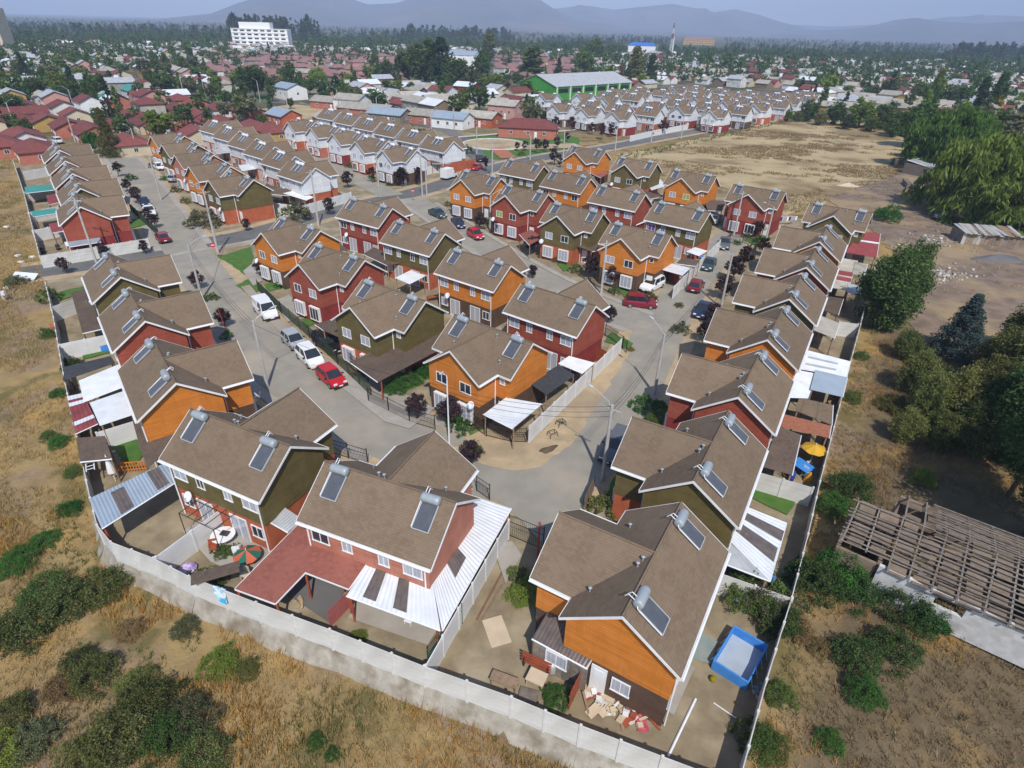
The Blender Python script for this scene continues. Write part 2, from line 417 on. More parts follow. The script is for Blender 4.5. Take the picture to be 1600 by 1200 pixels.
def below_front(x, y):
    """1 on the field side of the front and left walls, fading to 0 around the corners"""
    w = np.ones(np.shape(x))
    # signed: field side is below the polyline
    side = np.where(x < -26.5, (y - 27.8) < (x + 26.5) * (67.8 - 27.8) / (-57.3 + 26.5), (y - 13.4) < (x - 10.4) * (27.8 - 13.4) / (-26.5 - 10.4))
    side = np.where(x > 10.4, (y - 13.4) < (x - 10.4) * (62.3 - 13.4) / (39.6 - 10.4), side)
    fade = np.where(x > 10.4, np.clip(1 - (y - 14) / 10.0, 0, 1), np.where(x < -26.5, np.clip(1 - (y - 28) / 25.0, 0, 1), 1.0))
    return side * fade
def hill(x, y): return 0.55 * np.sin(x * 0.31 + 1.3 * np.sin(y * 0.17)) * np.sin(y * 0.27 + x * 0.11) + 0.3 * np.sin(x * 0.9 + y * 0.5) * np.sin(y * 0.8 - x * 0.35)
def ground_z(x, y):
    x = np.asarray(x, float); y = np.asarray(y, float)
    near = np.clip(edge_dist(x, y) / 2.5, 0, 1)
    b = below_front(x, y)
    return -0.05 - 1.0 * b + 0.28 * hill(x, y) * near * b
def gz(x, y): return float(ground_z(np.array([x]), np.array([y]))[0])
def spaced(a, b, n0, far, k):
    out = list(np.arange(a, b + 1e-6, n0)); st = n0
    lo, hi = a, b
    left, right = [], []
    for i in range(k):
        st *= 1.45
        lo -= st; hi += st
        left.append(lo); right.append(hi)
        if hi > far: break
    return np.array(left[::-1] + out + right)
gx = spaced(-75, 75, 0.9, 22000, 60)
gy = spaced(2, 75, 0.9, 22000, 60)
gx = gx[np.abs(gx) < 14500]; gx = np.concatenate([[-14500.0], gx, [14500.0]])
gy = gy[(gy > -400) & (gy < 14200)]; gy = np.concatenate([gy, [14400.0]])
GXX, GYY = np.meshgrid(gx, gy)
GZZ = ground_z(GXX, GYY)
nx, ny = len(gx), len(gy)
idx = np.arange(nx * ny).reshape(ny, nx)
gf = np.stack([idx[:-1, :-1], idx[:-1, 1:], idx[1:, 1:], idx[1:, :-1]], -1).reshape(-1, 4)
def ground_mat():
    m, nt, b, v = _base('dry_grassland')
    straw = _mix(nt, (0.36, 0.255, 0.115), (0.265, 0.185, 0.088), _ramp(nt, _noise(nt, v, 0.55, 6.0), 0.35, 0.65))
    straw = _mix(nt, straw, (0.43, 0.26, 0.08), _ramp(nt, _noise(nt, v, 0.16, 5.0), 0.55, 0.75))
    earth = _mix(nt, (0.30, 0.222, 0.150), (0.225, 0.158, 0.105), _ramp(nt, _noise(nt, v, 1.6, 5.0), 0.35, 0.65))
    col = _mix(nt, straw, earth, _ramp(nt, _noise(nt, v, 0.11, 6.0, 0.6), 0.50, 0.60))
    col = _mix(nt, col, (0.125, 0.110, 0.042), _math(nt, 'MULTIPLY', _ramp(nt, _noise(nt, v, 0.21, 6.0, 0.65), 0.50, 0.60), 0.8))
    sxyz = _sep(nt, v)
    east = _math(nt, 'SUBTRACT', _math(nt, 'SUBTRACT', sxyz[0], 10.4), _math(nt, 'MULTIPLY', _math(nt, 'SUBTRACT', sxyz[1], 13.4), 0.597))
    brown = _mix(nt, (0.185, 0.138, 0.080), (0.125, 0.093, 0.055), _ramp(nt, _noise(nt, v, 0.7, 6.0), 0.35, 0.65))
    brown = _mix(nt, brown, (0.30, 0.19, 0.075), _ramp(nt, _noise(nt, v, 0.14, 5.0), 0.56, 0.68))
    col = _mix(nt, col, brown, _ramp(nt, _math(nt, 'ADD', east, _math(nt, 'MULTIPLY', _noise(nt, v, 0.25, 3.0), 4.0)), 3.5, 6.0))
    # farmland far out: fields and woods, a colour of the land itself
    gl = nt.nodes.new('ShaderNodeVectorMath'); gl.operation = 'LENGTH'; nt.links.new(v, gl.inputs[0])
    far = _mix(nt, (0.060, 0.080, 0.035), (0.17, 0.125, 0.075), _ramp(nt, _noise(nt, v, 0.004, 4.0), 0.48, 0.62))
    town = _mix(nt, (0.17, 0.145, 0.115), (0.075, 0.085, 0.045), _ramp(nt, _noise(nt, v, 0.045, 4.0), 0.42, 0.55))
    col = _mix(nt, col, town, _ramp(nt, gl.outputs['Value'], 190, 240))
    col = _mix(nt, col, far, _ramp(nt, gl.outputs['Value'], 900, 1500))
    nt.links.new(col, b.inputs['Base Color'])
    b.inputs['Roughness'].default_value = 1.0; b.inputs['Specular IOR Level'].default_value = 0.05
    _bump(nt, b, _noise(nt, v, 4.0, 6.0, 0.7), 0.8, 0.12)
    return m
ground = ob('ground', npmesh('ground', np.stack([GXX.ravel(), GYY.ravel(), GZZ.ravel()], -1), gf, ground_mat(), True))
tag(ground, 'dry grassland and earth stretching from the foreground to the horizon', kind='structure')

LAYER = [0.012]
def sheet(name, pts, m, label, z=None, kind='structure', cat=None):
    if z is None:
        LAYER[0] += 0.004; z = LAYER[0]
    o = MB().prism(pts, z - 0.03, z).build(name, m)
    return tag(o, label, cat, kind=kind)
def gp(l): return [G(*q) for q in l]
def rough(P, step=1.6, amp=0.35):
    out = []; n = len(P); rg = random.Random(int(abs(P[0][0] * 100)))
    for i in range(n):
        (x1, y1), (x2, y2) = P[i], P[(i + 1) % n]; L = math.hypot(x2 - x1, y2 - y1); k = max(1, min(60, int(L / step)))
        for j in range(k): out.append((x1 + (x2 - x1) * j / k + rg.uniform(-amp, amp), y1 + (y2 - y1) * j / k + rg.uniform(-amp, amp)))
    return out
sheet('estate_earth', ESTATE, M['yard'], 'bare beige earth of the housing estate lots')
sheet('dry_field', rough(gp([(965, 242), (1060, 224), (1200, 192), (1290, 186), (1400, 200), (1432, 262), (1330, 300), (1236, 336), (1130, 292), (1040, 258)]), 3, 1.2), M['tan'], 'tan dry field behind the houses')
sheet('earth_lot', rough(gp([(1290, 312), (1330, 296), (1432, 262), (1700, 290), (1700, 520), (1520, 560), (1430, 540), (1410, 470), (1405, 400), (1350, 350)]), 1.2, 0.9), M['darkdirt'], 'trampled brown earth lot with rubble')
sheet('town_green', gp([(700, 225), (720, 212), (850, 205), (905, 215), (905, 235), (830, 246), (790, 252), (762, 248)]), M['lawn'], 'green park lawn behind the white houses')
sheet('park_lawn', gp([(325, 160), (340, 148), (425, 150), (420, 160)]), M['lawn'], 'narrow lawn with trees along the town street')
sheet('town_field', gp([(400, 172), (470, 160), (560, 178), (640, 196), (560, 196), (430, 183)]), M['tan'], 'strip of dry grass behind the white rows')

def ribbon(pts, w):
    P = [Vector((p[0], p[1])) for p in pts]; L, Rr = [], []
    for i, p in enumerate(P):
        a = (P[i] - P[i - 1]).normalized() if i > 0 else (P[1] - P[0]).normalized()
        b = (P[i + 1] - P[i]).normalized() if i < len(P) - 1 else a
        t = (a + b).normalized(); n = Vector((-t.y, t.x)); k = 1 / max(0.5, n.dot(Vector((-a.y, a.x))))
        ww = w[i] if isinstance(w, (list, tuple)) else w
        L.append(p + n * ww / 2 * k); Rr.append(p - n * ww / 2 * k)
    return L, Rr
def smooth_line(pts, it=2):
    P = [np.array(p[:2], float) for p in pts]
    for _ in range(it):
        Q = [P[0]]
        for a, b in zip(P, P[1:]): Q += [a * 0.75 + b * 0.25, a * 0.25 + b * 0.75]
        Q.append(P[-1]); P = Q
    return [tuple(p) for p in P]
def road(name, pts, w, m, label, z=None, th=0.03):
    if z is None:
        LAYER[0] += 0.004; z = LAYER[0]
    pts = smooth_line(pts); L, Rr = ribbon(pts, w); mb = MB(); n = len(L)
    for i in range(n - 1):
        mb.poly([(*L[i], z), (*Rr[i], z), (*Rr[i + 1], z), (*L[i + 1], z)])
    for E_ in (L, Rr):
        for i in range(n - 1): mb.poly([(*E_[i], z), (*E_[i + 1], z), (*E_[i + 1], z - th), (*E_[i], z - th)])
    for i in (0, n - 1): mb.poly([(*L[i], z), (*Rr[i], z), (*Rr[i], z - th), (*L[i], z - th)])
    return tag(mb.build(name, m), label, kind='structure')
def verge(pts, w, label): return road('verge', pts, w, M['sanddirt'], label)
S1 = gp([(120, 195), (190, 240), (290, 390), (345, 470), (412, 560)]) + [(-12.5, 42.2), (-4.0, 37.2)]
S2 = [(-5.0, 37.4), (0.5, 35.2), (5.8, 37.4), (9.8, 45.2), (13.9, 55.3), (20.0, 70.0), (34.0, 97.0), (50, 117)]
S3 = gp([(640, 310), (690, 340), (735, 370), (790, 405), (850, 440), (920, 472), (985, 500), (1025, 512)])
S4 = gp([(30, 428), (150, 412), (285, 385), (372, 372), (430, 356), (517, 331), (647, 302), (700, 285), (770, 262), (860, 244), (950, 231), (1010, 219), (1100, 203), (1200, 187), (1270, 175)])
S5 = gp([(768, 262), (742, 242), (728, 222), (700, 203), (640, 190), (560, 174), (480, 163), (400, 158), (300, 162)])
S6 = gp([(612, 306), (580, 290), (524, 262), (480, 234), (440, 208)])
verge(S1, 9.6, 'sandy verge along the left street')
verge(S2, [13, 12, 11, 10, 9, 8.4] + [8.4] * 60, 'sandy verge round the street bend')
verge(S4, 9.0, 'sandy verge along the cross street')
road('road', S4, 5.6, M['asphalt'], 'grey cross street running behind the orange houses')
road('road', S5, 5.0, M['asphalt'], 'street round the park behind the white rows')
road('road', S6, 5.2, M['road'], 'short concrete street between the white rows')
road('road', S1, 6.0, M['road'], 'concrete street with parked cars along the left block')
road('road', S2, 5.6, M['road'], 'concrete street bending past the sandy corner')
road('road', S3, 5.2, M['road'], 'concrete street cutting through the middle of the estate')
sheet('verge', rough(gp([(690, 705), (742, 722), (800, 738), (852, 728), (897, 690), (937, 625), (970, 575), (988, 550), (975, 545), (830, 692), (760, 690)]), 0.7, 0.18), M['sanddirt'], 'bright sandy strip beside the long white wall')
sheet('road_apron', rough(gp([(752, 772), (800, 800), (850, 852), (908, 800), (946, 742), (900, 705)]), 0.8, 0.2), M['road'], 'worn grey apron of the street bend')
def pave(pts, w, label):
    return road('pavement', pts, w, M['pavement'], label, 0.13, 0.16)
def offset(pts, d):
    L, Rr = ribbon(pts, 2 * abs(d))
    return [tuple(p) for p in (L if d > 0 else Rr)]
def part_of(pts, a, b):
    P = smooth_line(pts); n = len(P)
    return P[int(a * n):max(int(a * n) + 2, int(b * n))]
pave(offset(part_of(S1, 0.47, 0.95), 3.7), 1.1, 'pale pavement beside the parked cars')
pave(offset(part_of(S1, 0.47, 0.86), -3.6), 1.0, 'pale pavement in front of the left column of houses')
pave(offset(part_of(S1, 0.02, 0.42), 3.5), 1.0, 'pavement in front of the stepped orange houses')
pave(offset(part_of(S1, 0.05, 0.42), -3.5), 1.0, 'pavement with plum trees along the upper left column')
pave(offset(part_of(S3, 0.1, 0.9), 3.1), 0.9, 'pavement below the middle block of houses')
pave(offset(part_of(S3, 0.08, 0.9), -3.1), 0.9, 'pavement behind the centre houses')
pave(offset(part_of(S4, 0.12, 0.3), -3.3), 0.9, 'pavement along the cross street corner')
pave(offset(part_of(S4, 0.55, 0.98), 3.3), 0.9, 'pavement along the far white houses')
# driveways and lawns of the front gardens
def lawn(l, label): return sheet('lawn', rough(gp(l), 0.6, 0.12), M['lawn'], label)
lawn([(340, 402), (392, 386), (398, 402), (382, 430), (362, 415)], 'corner lawn by the no-entry sign')
lawn([(368, 447), (398, 432), (408, 452), (394, 463)], 'green lawn left of the parked white van')
lawn([(413, 445), (432, 440), (441, 452), (420, 456)], 'lawn under the first orange house')
lawn([(470, 500), (486, 496), (492, 506), (478, 514)], 'small lawn by the red house front')
lawn([(600, 600), (660, 570), (676, 590), (620, 622)], 'lawn beside the large brown carport')
lawn([(725, 660), (755, 650), (765, 668), (735, 682)], 'lawn strip in front of the orange corner house')
lawn([(865, 405), (885, 400), (905, 418), (880, 425)], 'lawn below the olive house of the middle block')
lawn([(966, 452), (985, 446), (996, 455), (975, 466)], 'lawn below the orange house by the white car')
lawn([(938, 790), (962, 745), (975, 770), (965, 800)], 'bright lawn in front of the right olive house')
lawn([(1172, 780), (1182, 757), (1244, 782), (1230, 805)], 'lawn behind the right olive house')
lawn([(168, 693), (210, 682), (225, 712), (205, 735)], 'lawn with stepping stones behind the left orange house')
lawn([(90, 458), (132, 448), (136, 455), (92, 472)], 'lawn strip behind the topmost left house')
lawn([(128, 556), (170, 545), (174, 552), (130, 562)], 'small lawn by the blue crate')
lawn([(955, 520), (990, 538), (984, 548), (945, 535)], 'lawn beside the red house wall')
lawn([(200, 346), (222, 340), (232, 352), (206, 358)], 'lawn beside the red end house')
lawn([(1160, 376), (1195, 366), (1205, 374), (1180, 384)], 'lawn in front of the red house at the turn')
sheet('drive', gp([(380, 425), (398, 410), (410, 440), (396, 448)]), M['pavement'], 'pale concrete driveway by the corner lawn')
sheet('drive', gp([(428, 472), (452, 462), (478, 490), (450, 505)]), M['pavement'], 'concrete driveway under the red house')
sheet('drive', gp([(590, 625), (625, 610), (652, 640), (640, 655)]), M['pavement'], 'broad concrete apron beside the black gate')
sheet('drive', gp([(525, 600), (575, 590), (680, 640), (640, 672), (600, 660)]), M['pavement'], 'long pale pavement apron by the red car')
sheet('drive', gp([(286, 832), (350, 795), (455, 880), (390, 905), (330, 880)]), M['pavement'], 'concrete patio behind the front olive house')
sheet('drive', gp([(440, 925), (475, 898), (540, 922), (515, 975)]), M['asphalt'], 'dark gravel court with the sleeping dog')
sheet('drive', gp([(545, 968), (556, 940), (685, 985), (668, 1010)]), M['pavement'], 'concrete floor under the white tin porch')
sheet('drive', gp([(770, 855), (800, 848), (815, 870), (790, 915)]), M['pavement'], 'cement path inside the black gate')
sheet('drive', gp([(1035, 1110), (1068, 1040), (1085, 1045), (1052, 1120)]), M['pavement'], 'concrete strip along the front orange house')
sheet('drive', gp([(1075, 1030), (1090, 990), (1120, 1005), (1110, 1040)]), mat('faded_mat', (0.20, 0.25, 0.235), (0.26, 0.28, 0.25), 2.0), 'worn green mat beside the pool')
# park behind the white rows
def ring(name, c, r0, r1, z0, z1, m, label, n=40):
    mb = MB()
    for i in range(n):
        a, b = 2 * math.pi * i / n, 2 * math.pi * (i + 1) / n
        q = [(c[0] + r * math.cos(t), c[1] + r * math.sin(t)) for r, t in ((r0, a), (r1, a), (r1, b), (r0, b))]
        mb.prism(q, z0, z1)
    return tag(mb.build(name, m), label, kind='structure')
PC = G(773, 226)
LAYER[0] += 0.004
sheet('playground', [(PC[0] + 9 * math.cos(t / 16 * math.pi), PC[1] + 9 * math.sin(t / 16 * math.pi)) for t in range(32)], M['sanddirt'], 'round sandy playground of the park')
ring('kerb', PC, 9, 9.4, 0.0, 0.35, M['whitewall'], 'pale round kerb of the playground')
road('path', gp([(690, 216), (730, 214), (800, 208), (870, 207), (920, 200)]), 2.0, M['path'], 'pale park path behind the playground')
road('path', gp([(775, 232), (795, 248)]), 4.5, M['brickpave'], 'red paved walk from the playground to the street')
road('path', gp([(800, 232), (850, 230), (905, 228)]), 7.0, M['sanddirt'], 'sandy forecourt of the red pavilion')

# ------------------------------------------------------------------ walls of precast panels
_pm = MB()
for k in range(4): _pm.box((0.5, 0, 0.225 + 0.45 * k), (1.0, 0.05, 0.435))
PANEL = _pm.mesh('panel')
PANEL_PLAIN = MB().box((0.5, 0, 0.9), (1, 0.06, 1.8)).mesh('panel')
POST = MB().box((0, 0, 0.93), (0.13, 0.13, 1.86)).mesh('post')
for _x in (PANEL, PANEL_PLAIN, POST): _x.materials.append(M['concrete'])
def wall_of_panels(pts, label, h=1.8, m=None, step=2.05, z=0.0, plain=False, name='panel_wall', group=None):
    m = m or M['concrete']
    a0 = pts[0]
    root = empty(name, (a0[0], a0[1], z), 0, label, 'wall', group)
    for (x1, y1), (x2, y2) in zip(pts, pts[1:]):
        L = math.hypot(x2 - x1, y2 - y1); n = max(1, round(L / step)); d = L / n; an = math.atan2(y2 - y1, x2 - x1)
        for i in range(n):
            p = (x1 + (x2 - x1) * i / n - a0[0], y1 + (y2 - y1) * i / n - a0[1], random.uniform(-0.015, 0.0))
            q = (p[0] + 0.065 * math.cos(an), p[1] + 0.065 * math.sin(an), p[2])
            ob('panel', PANEL_PLAIN if plain else PANEL, root, q, an, m, (d - 0.13, 1, h / 1.8))
            ob('post', POST, root, (p[0], p[1], p[2]), an, m, (1, 1, h / 1.8))
    ob('post', POST, root, (pts[-1][0] - a0[0], pts[-1][1] - a0[1], 0), an, m, (1, 1, h / 1.8))
    return root
wall_of_panels(FRONT, 'long pale concrete panel wall along the front of the estate')
wall_of_panels(RIGHT, 'long concrete panel wall behind the right column of houses')
wall_of_panels(LEFT, 'concrete panel wall along the left field')
wall_of_panels([(-112, 137), (-89.9, 109.6), (-64.4, 77)], 'concrete panel wall behind the upper left column')
wall_of_panels([(-64.4, 77), (-54.5, 85.7)], 'concrete panel wall of the end yard facing the cross street')
def gz18(l): return [G(a, b, 1.8) for a, b in l]
wall_of_panels(gz18([(795, 812), (665, 1040)]), 'whitewashed panel wall between the two front houses', m=M['whitewall'], plain=True)
wall_of_panels(gz18([(1126, 896), (1238, 935)]), 'concrete divider above the pool yard')
wall_of_panels(gz18([(1180, 736), (1271, 762)]), 'concrete divider behind the right olive house')
wall_of_panels(gz18([(243, 870), (348, 793)]), 'concrete divider between the earth yard and the patio', m=M['whitewall'], plain=True)
wall_of_panels(gz18([(828, 665), (971, 530)]), 'long white wall beside the sandy street corner', m=M['whitewall'], plain=True)
wall_of_panels(gz18([(1054, 447), (1126, 375)]), 'white wall beside the row of parked cars', m=M['whitewall'], plain=True)
wall_of_panels(gz18([(79, 480), (118, 466)]), 'concrete divider behind the topmost left house')
wall_of_panels(gz18([(92, 538), (170, 522)]), 'white divider wall behind the left red house', m=M['whitewall'], plain=True)
wall_of_panels(gz18([(1312, 502), (1341, 506)]), 'short concrete divider under the dark tree')
wall_of_panels(gz18([(150, 676), (215, 656)]), 'white wall at the head of the stepping stone lawn', m=M['whitewall'], plain=True)
wall_of_panels(gz18([(365, 320), (420, 305)]), 'whitewashed wall of the corner yard by the olive gable', m=M['whitewall'], plain=True)
wall_of_panels(gz18([(420, 316), (470, 322), (548, 300)]), 'long white yard wall along the cross street', m=M['whitewall'], plain=True)
wall_of_panels(gz18([(630, 268), (690, 256)]), 'white yard wall at the end of the white row', m=M['whitewall'], plain=True)
wall_of_panels(gz18([(690, 262), (742, 250)]), 'red painted wall behind the white box truck', h=2.1, m=M['low_brick'], plain=True)
wall_of_panels(gz18([(985, 212), (1030, 202), (1075, 194)]), 'white wall in front of the far white houses', m=M['whitewall'], plain=True)
for i, (a, b) in enumerate([((38, 300), (82, 292)), ((44, 332), (90, 322)), ((50, 360), (98, 350)), ((36, 268), (70, 262))]):
    wall_of_panels(gz18([a, b]), f'{ORD[i]} low divider wall behind the upper left column', m=M['whitewall'], plain=True, group='yard dividers of the upper left column')
# rough plastered footing under the front wall
mb = MB()
fp = [LEFT[-3], LEFT[-2]] + FRONT[:]
for (x1, y1), (x2, y2) in zip(fp, fp[1:]):
    n = max(1, int(math.hypot(x2 - x1, y2 - y1) / 0.6)); nx_, ny_ = (y2 - y1), -(x2 - x1); l = math.hypot(nx_, ny_); nx_, ny_ = nx_ / l, ny_ / l
    if ny_ > 0: nx_, ny_ = -nx_, -ny_
    for i in range(n):
        q = []
        for t in (i / n, (i + 1) / n):
            x, y = x1 + (x2 - x1) * t, y1 + (y2 - y1) * t
            w = 0.40 + 0.07 * math.sin(x * 0.9) + 0.05 * math.sin(x * 2.3)
            q.append(((x + nx_ * 0.015, y + ny_ * 0.015, 0.10 + 0.05 * math.sin(x * 3.0)), (x + nx_ * (0.16 + w * 0.35), y + ny_ * (0.16 + w * 0.35), -0.45), (x + nx_ * (0.3 + w), y + ny_ * (0.3 + w), -1.25)))
        for k in (0, 1): mb.poly([q[0][k], q[0][k + 1], q[1][k + 1], q[1][k]])
tag(mb.build('footing', M['plinth'], smooth=True), 'rough plastered footing bank under the front panel wall', 'wall')
# ------------------------------------------------------------------ the two-storey houses (T plan: long ridge along x, front wing towards -y)
RL, RS, WF, EV, RG = 4.5, 3.1, 5.55, 4.8, 7.0        # half ridge, half span, wing front, eave, ridge heights
WX, WY, VX, VF = 4.12, 2.78, 2.78, 5.17              # wall half-length, half-depth, wing half-width, wing front
SL = (RG - EV) / RS
def tplan(d=0.0):
    return [(-WX - d, WY + d), (-WX - d, -WY - d), (-VX - d, -WY - d), (-VX - d, -VF - d), (VX + d, -VF - d), (VX + d, -WY - d), (WX + d, -WY - d), (WX + d, WY + d)]
LOWER = MB().prism(tplan(), -0.1, 2.46).mesh('lower_wall')
_u = MB()
d_ = 0.05
tp = tplan(d_); zt = EV + (RS - WY - d_) * SL - 0.1
for i in range(8):
    a, b = tp[i], tp[(i + 1) % 8]
    gab = (i == 0) or (i == 3) or (i == 6)
    pts = [(*a, 2.40), (*b, 2.40), (*b, zt)]
    if gab:
        mid = ((a[0] + b[0]) / 2, (a[1] + b[1]) / 2) if i == 3 else (a[0], 0.0)
        pts.append((*mid, RG - 0.1))
    pts.append((*a, zt))
    _u.poly(pts)
_u.poly([(p[0], p[1], 2.40) for p in tp[::-1]])
UPPER = _u.mesh('upper_wall')
top = [[(RL, 0, RG), (-RL, 0, RG), (-RL, RS, EV), (RL, RS, EV)],
       [(-RL, 0, RG), (0, 0, RG), (-RS, -RS, EV), (-RL, -RS, EV)],
       [(RL, -RS, EV), (RS, -RS, EV), (0, 0, RG), (RL, 0, RG)],
       [(0, 0, RG), (0, -WF, RG), (-RS, -WF, EV), (-RS, -RS, EV)],
       [(RS, -RS, EV), (RS, -WF, EV), (0, -WF, RG), (0, 0, RG)]]
loop = [(RL, 0, RG), (RL, RS, EV), (-RL, RS, EV), (-RL, 0, RG), (-RL, -RS, EV), (-RS, -RS, EV), (-RS, -WF, EV), (0, -WF, RG), (RS, -WF, EV), (RS, -RS, EV), (RL, -RS, EV)]
_r = MB()
for q in top:
    _r.poly([(x, y, z) for x, y, z in q[::-1]]); _r.poly([(x, y, z - 0.1) for x, y, z in q])
for i in range(11):
    a, b = loop[i], loop[(i + 1) % 11]
    _r.poly([a, b, (b[0], b[1], b[2] - 0.1), (a[0], a[1], a[2] - 0.1)])
ROOF = _r.mesh('roof')
_c = MB()
for a, b in (((-RL, 0, RG + 0.02), (RL, 0, RG + 0.02)), ((0, 0, RG + 0.02), (0, -WF, RG + 0.02))): _c.tube(a, b, 0.075, 0.075, 5)
RIDGE = _c.mesh('ridge_cap')
_f = MB()
for i in range(11):
    a, b = Vector(loop[i]), Vector(loop[(i + 1) % 11])
    e = (b - a); n = Vector((e.y, -e.x, 0))
    n.normalize()
    mid = (a + b) / 2
    ctr = Vector((0, -0.6, 0)) if abs(mid.y) < 4 else Vector((0, -4, 0))
    if n.dot(Vector((mid.x, mid.y, 0)) - ctr) < 0: n = -n
    t, w = 0.035, 0.17
    o0, o1 = n * 0.004, n * t
    P_ = [a + o0, b + o0, b + o1, a + o1]
    k = len(_f.v)
    _f.v += [tuple(p + Vector((0, 0, 0.012))) for p in P_] + [tuple(p - Vector((0, 0, w))) for p in P_]
    _f.f += [(k, k + 1, k + 2, k + 3), (k + 7, k + 6, k + 5, k + 4)] + [(k + j, k + 4 + j, k + 4 + (j + 1) % 4, k + (j + 1) % 4) for j in range(4)]
FASCIA = _f.mesh('fascia', M['white'])
GUTTERS = []
for a, b in (((-RL, RS + 0.1, EV - 0.1), (RL, RS + 0.1, EV - 0.1)), ((-RS - 0.1, -RS, EV - 0.1), (-RS - 0.1, -WF, EV - 0.1)), ((RS + 0.1, -RS, EV - 0.1), (RS + 0.1, -WF, EV - 0.1))):
    GUTTERS.append(MB().tube(a, b, 0.065, 0.065, 6).mesh('gutter', M['pvc']))
def pipe_mesh(x, y, wx, wy):
    return MB().path([(x, y, EV - 0.12), (wx, wy, EV - 0.55), (wx, wy, 0.05)], 0.05, 6).mesh('downpipe', M['pvc'])
PIPES = [pipe_mesh(sx * (WX - 0.15), RS + 0.08, sx * (WX - 0.15), WY + 0.12) for sx in (-1, 1)] + [pipe_mesh(sx * (RS + 0.08), -RS - 0.3, sx * (VX + 0.13), -WY - 0.35) for sx in (-1, 1)]
def frame_mesh(w, h, mull=1, dep=0.07):
    mb = MB(); t = 0.06
    mb.box((0, 0, h / 2 - t / 2), (w, dep, t)); mb.box((0, 0, -h / 2 + t / 2), (w + 0.06, dep + 0.03, t))
    for sx in (-1, 1): mb.box((sx * (w / 2 - t / 2), 0, 0), (t, dep, h - 2 * t))
    for i in range(mull): mb.box((-w / 2 + w * (i + 1) / (mull + 1), 0, 0), (0.05, dep * 0.8, h - 2 * t))
    return mb.mesh('window', M['pvc'])
def pane_mesh(w, h): return MB().box((0, 0.0, 0), (w - 0.1, 0.02, h - 0.1)).mesh('pane', M['curtain'])
WIN = {k: (frame_mesh(w, h, mu), pane_mesh(w, h)) for k, (w, h, mu) in dict(wide=(1.25, 1.0, 1), narrow=(0.72, 1.0, 1), small=(0.55, 0.62, 0), bay=(1.55, 1.5, 2), slide=(1.5, 2.05, 1), low=(1.0, 1.0, 1)).items()}
DOOR = MB().box((0, 0, 1.0), (0.86, 0.07, 2.0)).box((0, -0.02, 1.45), (0.55, 0.07, 0.7)).mesh('door', M['white'])
BAY = MB().box((0, -0.14, -0.79), (1.64, 0.36, 0.07)).box((0, -0.14, 0.79), (1.64, 0.36, 0.07)).box((-0.80, -0.14, 0), (0.04, 0.32, 1.5)).box((0.80, -0.14, 0), (0.04, 0.32, 1.5)).mesh('bay_surround', M['white'])
# solar water heater: origin on the roof plane at the panel's top edge, +y downslope (local frame is tilted by the part's rotation)
PANEL_S = MB().box((0, 0.87, 0.10), (1.0, 1.5, 0.07)).mesh('collector_panel', M['collector'])
_pf = MB()
for sx in (-1, 1): _pf.box((sx * 0.525, 0.87, 0.10), (0.05, 1.6, 0.11))
for yy in (0.09, 1.65): _pf.box((0, yy, 0.10), (1.0, 0.05, 0.11))
PFRAME = _pf.mesh('collector_frame', M['zinc'])
TANK = MB().lathe([(0.05, -0.60), (0.2, -0.59), (0.27, -0.53), (0.285, -0.40), (0.285, 0.40), (0.27, 0.53), (0.2, 0.59), (0.05, 0.60)], 14, (0, -0.16, 0.30), 'x').mesh('tank', M['tank'], True)
_t = MB().path([(0.60, -0.16, 0.30), (0.66, -0.05, 0.25), (0.60, 0.1, 0.16), (0.58, 1.6, 0.14)], 0.028, 5).path([(0.25, -0.40, 0.36), (0.25, -0.70, 0.34), (0.25, -0.72, 0.02)], 0.025, 5).path([(0.45, -0.38, 0.30), (0.45, -0.78, 0.28), (0.45, -0.80, 0.02)], 0.025, 5)
HPIPE = _t.mesh('heater_pipe', M['pvc'])
CRADLE = MB().box((-0.4, -0.16, 0.02), (0.05, 0.5, 0.14)).box((0.4, -0.16, 0.02), (0.05, 0.5, 0.14)).mesh('cradle', M['zinc'])
VENT = MB().lathe([(0.05, 0), (0.05, 0.30), (0.10, 0.31), (0.11, 0.36), (0.02, 0.41)], 8).mesh('vent_pipe', M['tank'])

prof = [(0.02, 0.0), (0.14, 0.012), (0.26, 0.05), (0.36, 0.11), (0.365, 0.125), (0.26, 0.065), (0.02, 0.02)]
DISH = MB().lathe(prof, 14, (0, 0, 0), 'y').tube((0, 0.1, 0), (0, 0.1, 0.0001), 0.01).mesh('satellite_dish', M['tankwhite'], True)
_da = MB().path([(0, 0, 0), (0, -0.22, -0.05), (0, -0.3, -0.35)], 0.025, 5).path([(0, 0.05, -0.34), (0, 0.42, -0.05)], 0.018, 4).box((0, 0.43, -0.03), (0.07, 0.1, 0.07))
DISHARM = _da.mesh('dish_arm', M['steel'])
PITCH_A = math.atan(SL)
def window(root, kind, x, y, z, face, pane=None):
    rz = {'f': 0, 'b': math.pi, 'l': -math.pi / 2, 'r': math.pi / 2}[face]
    fr = ob('window', WIN[kind][0], root, (x, y, z), rz)
    ob('pane', WIN[kind][1], fr, (0, 0.012, 0), 0, pane)
    return fr
def heater(root, x, side, tank=None, slope=0.35):
    s = 1 if side == 'b' else -1
    y = s * slope
    h = ob('solar_heater', CRADLE, root, (x, y, RG - abs(y) * SL + 0.02))
    h.rotation_mode = 'XYZ'
    h.rotation_euler = (-PITCH_A, 0, 0) if s > 0 else (-PITCH_A, 0, math.pi)
    ob('collector_panel', PANEL_S, h); ob('collector_frame', PFRAME, h); ob('tank', TANK, h, m=tank); ob('heater_pipe', HPIPE, h)
    return h
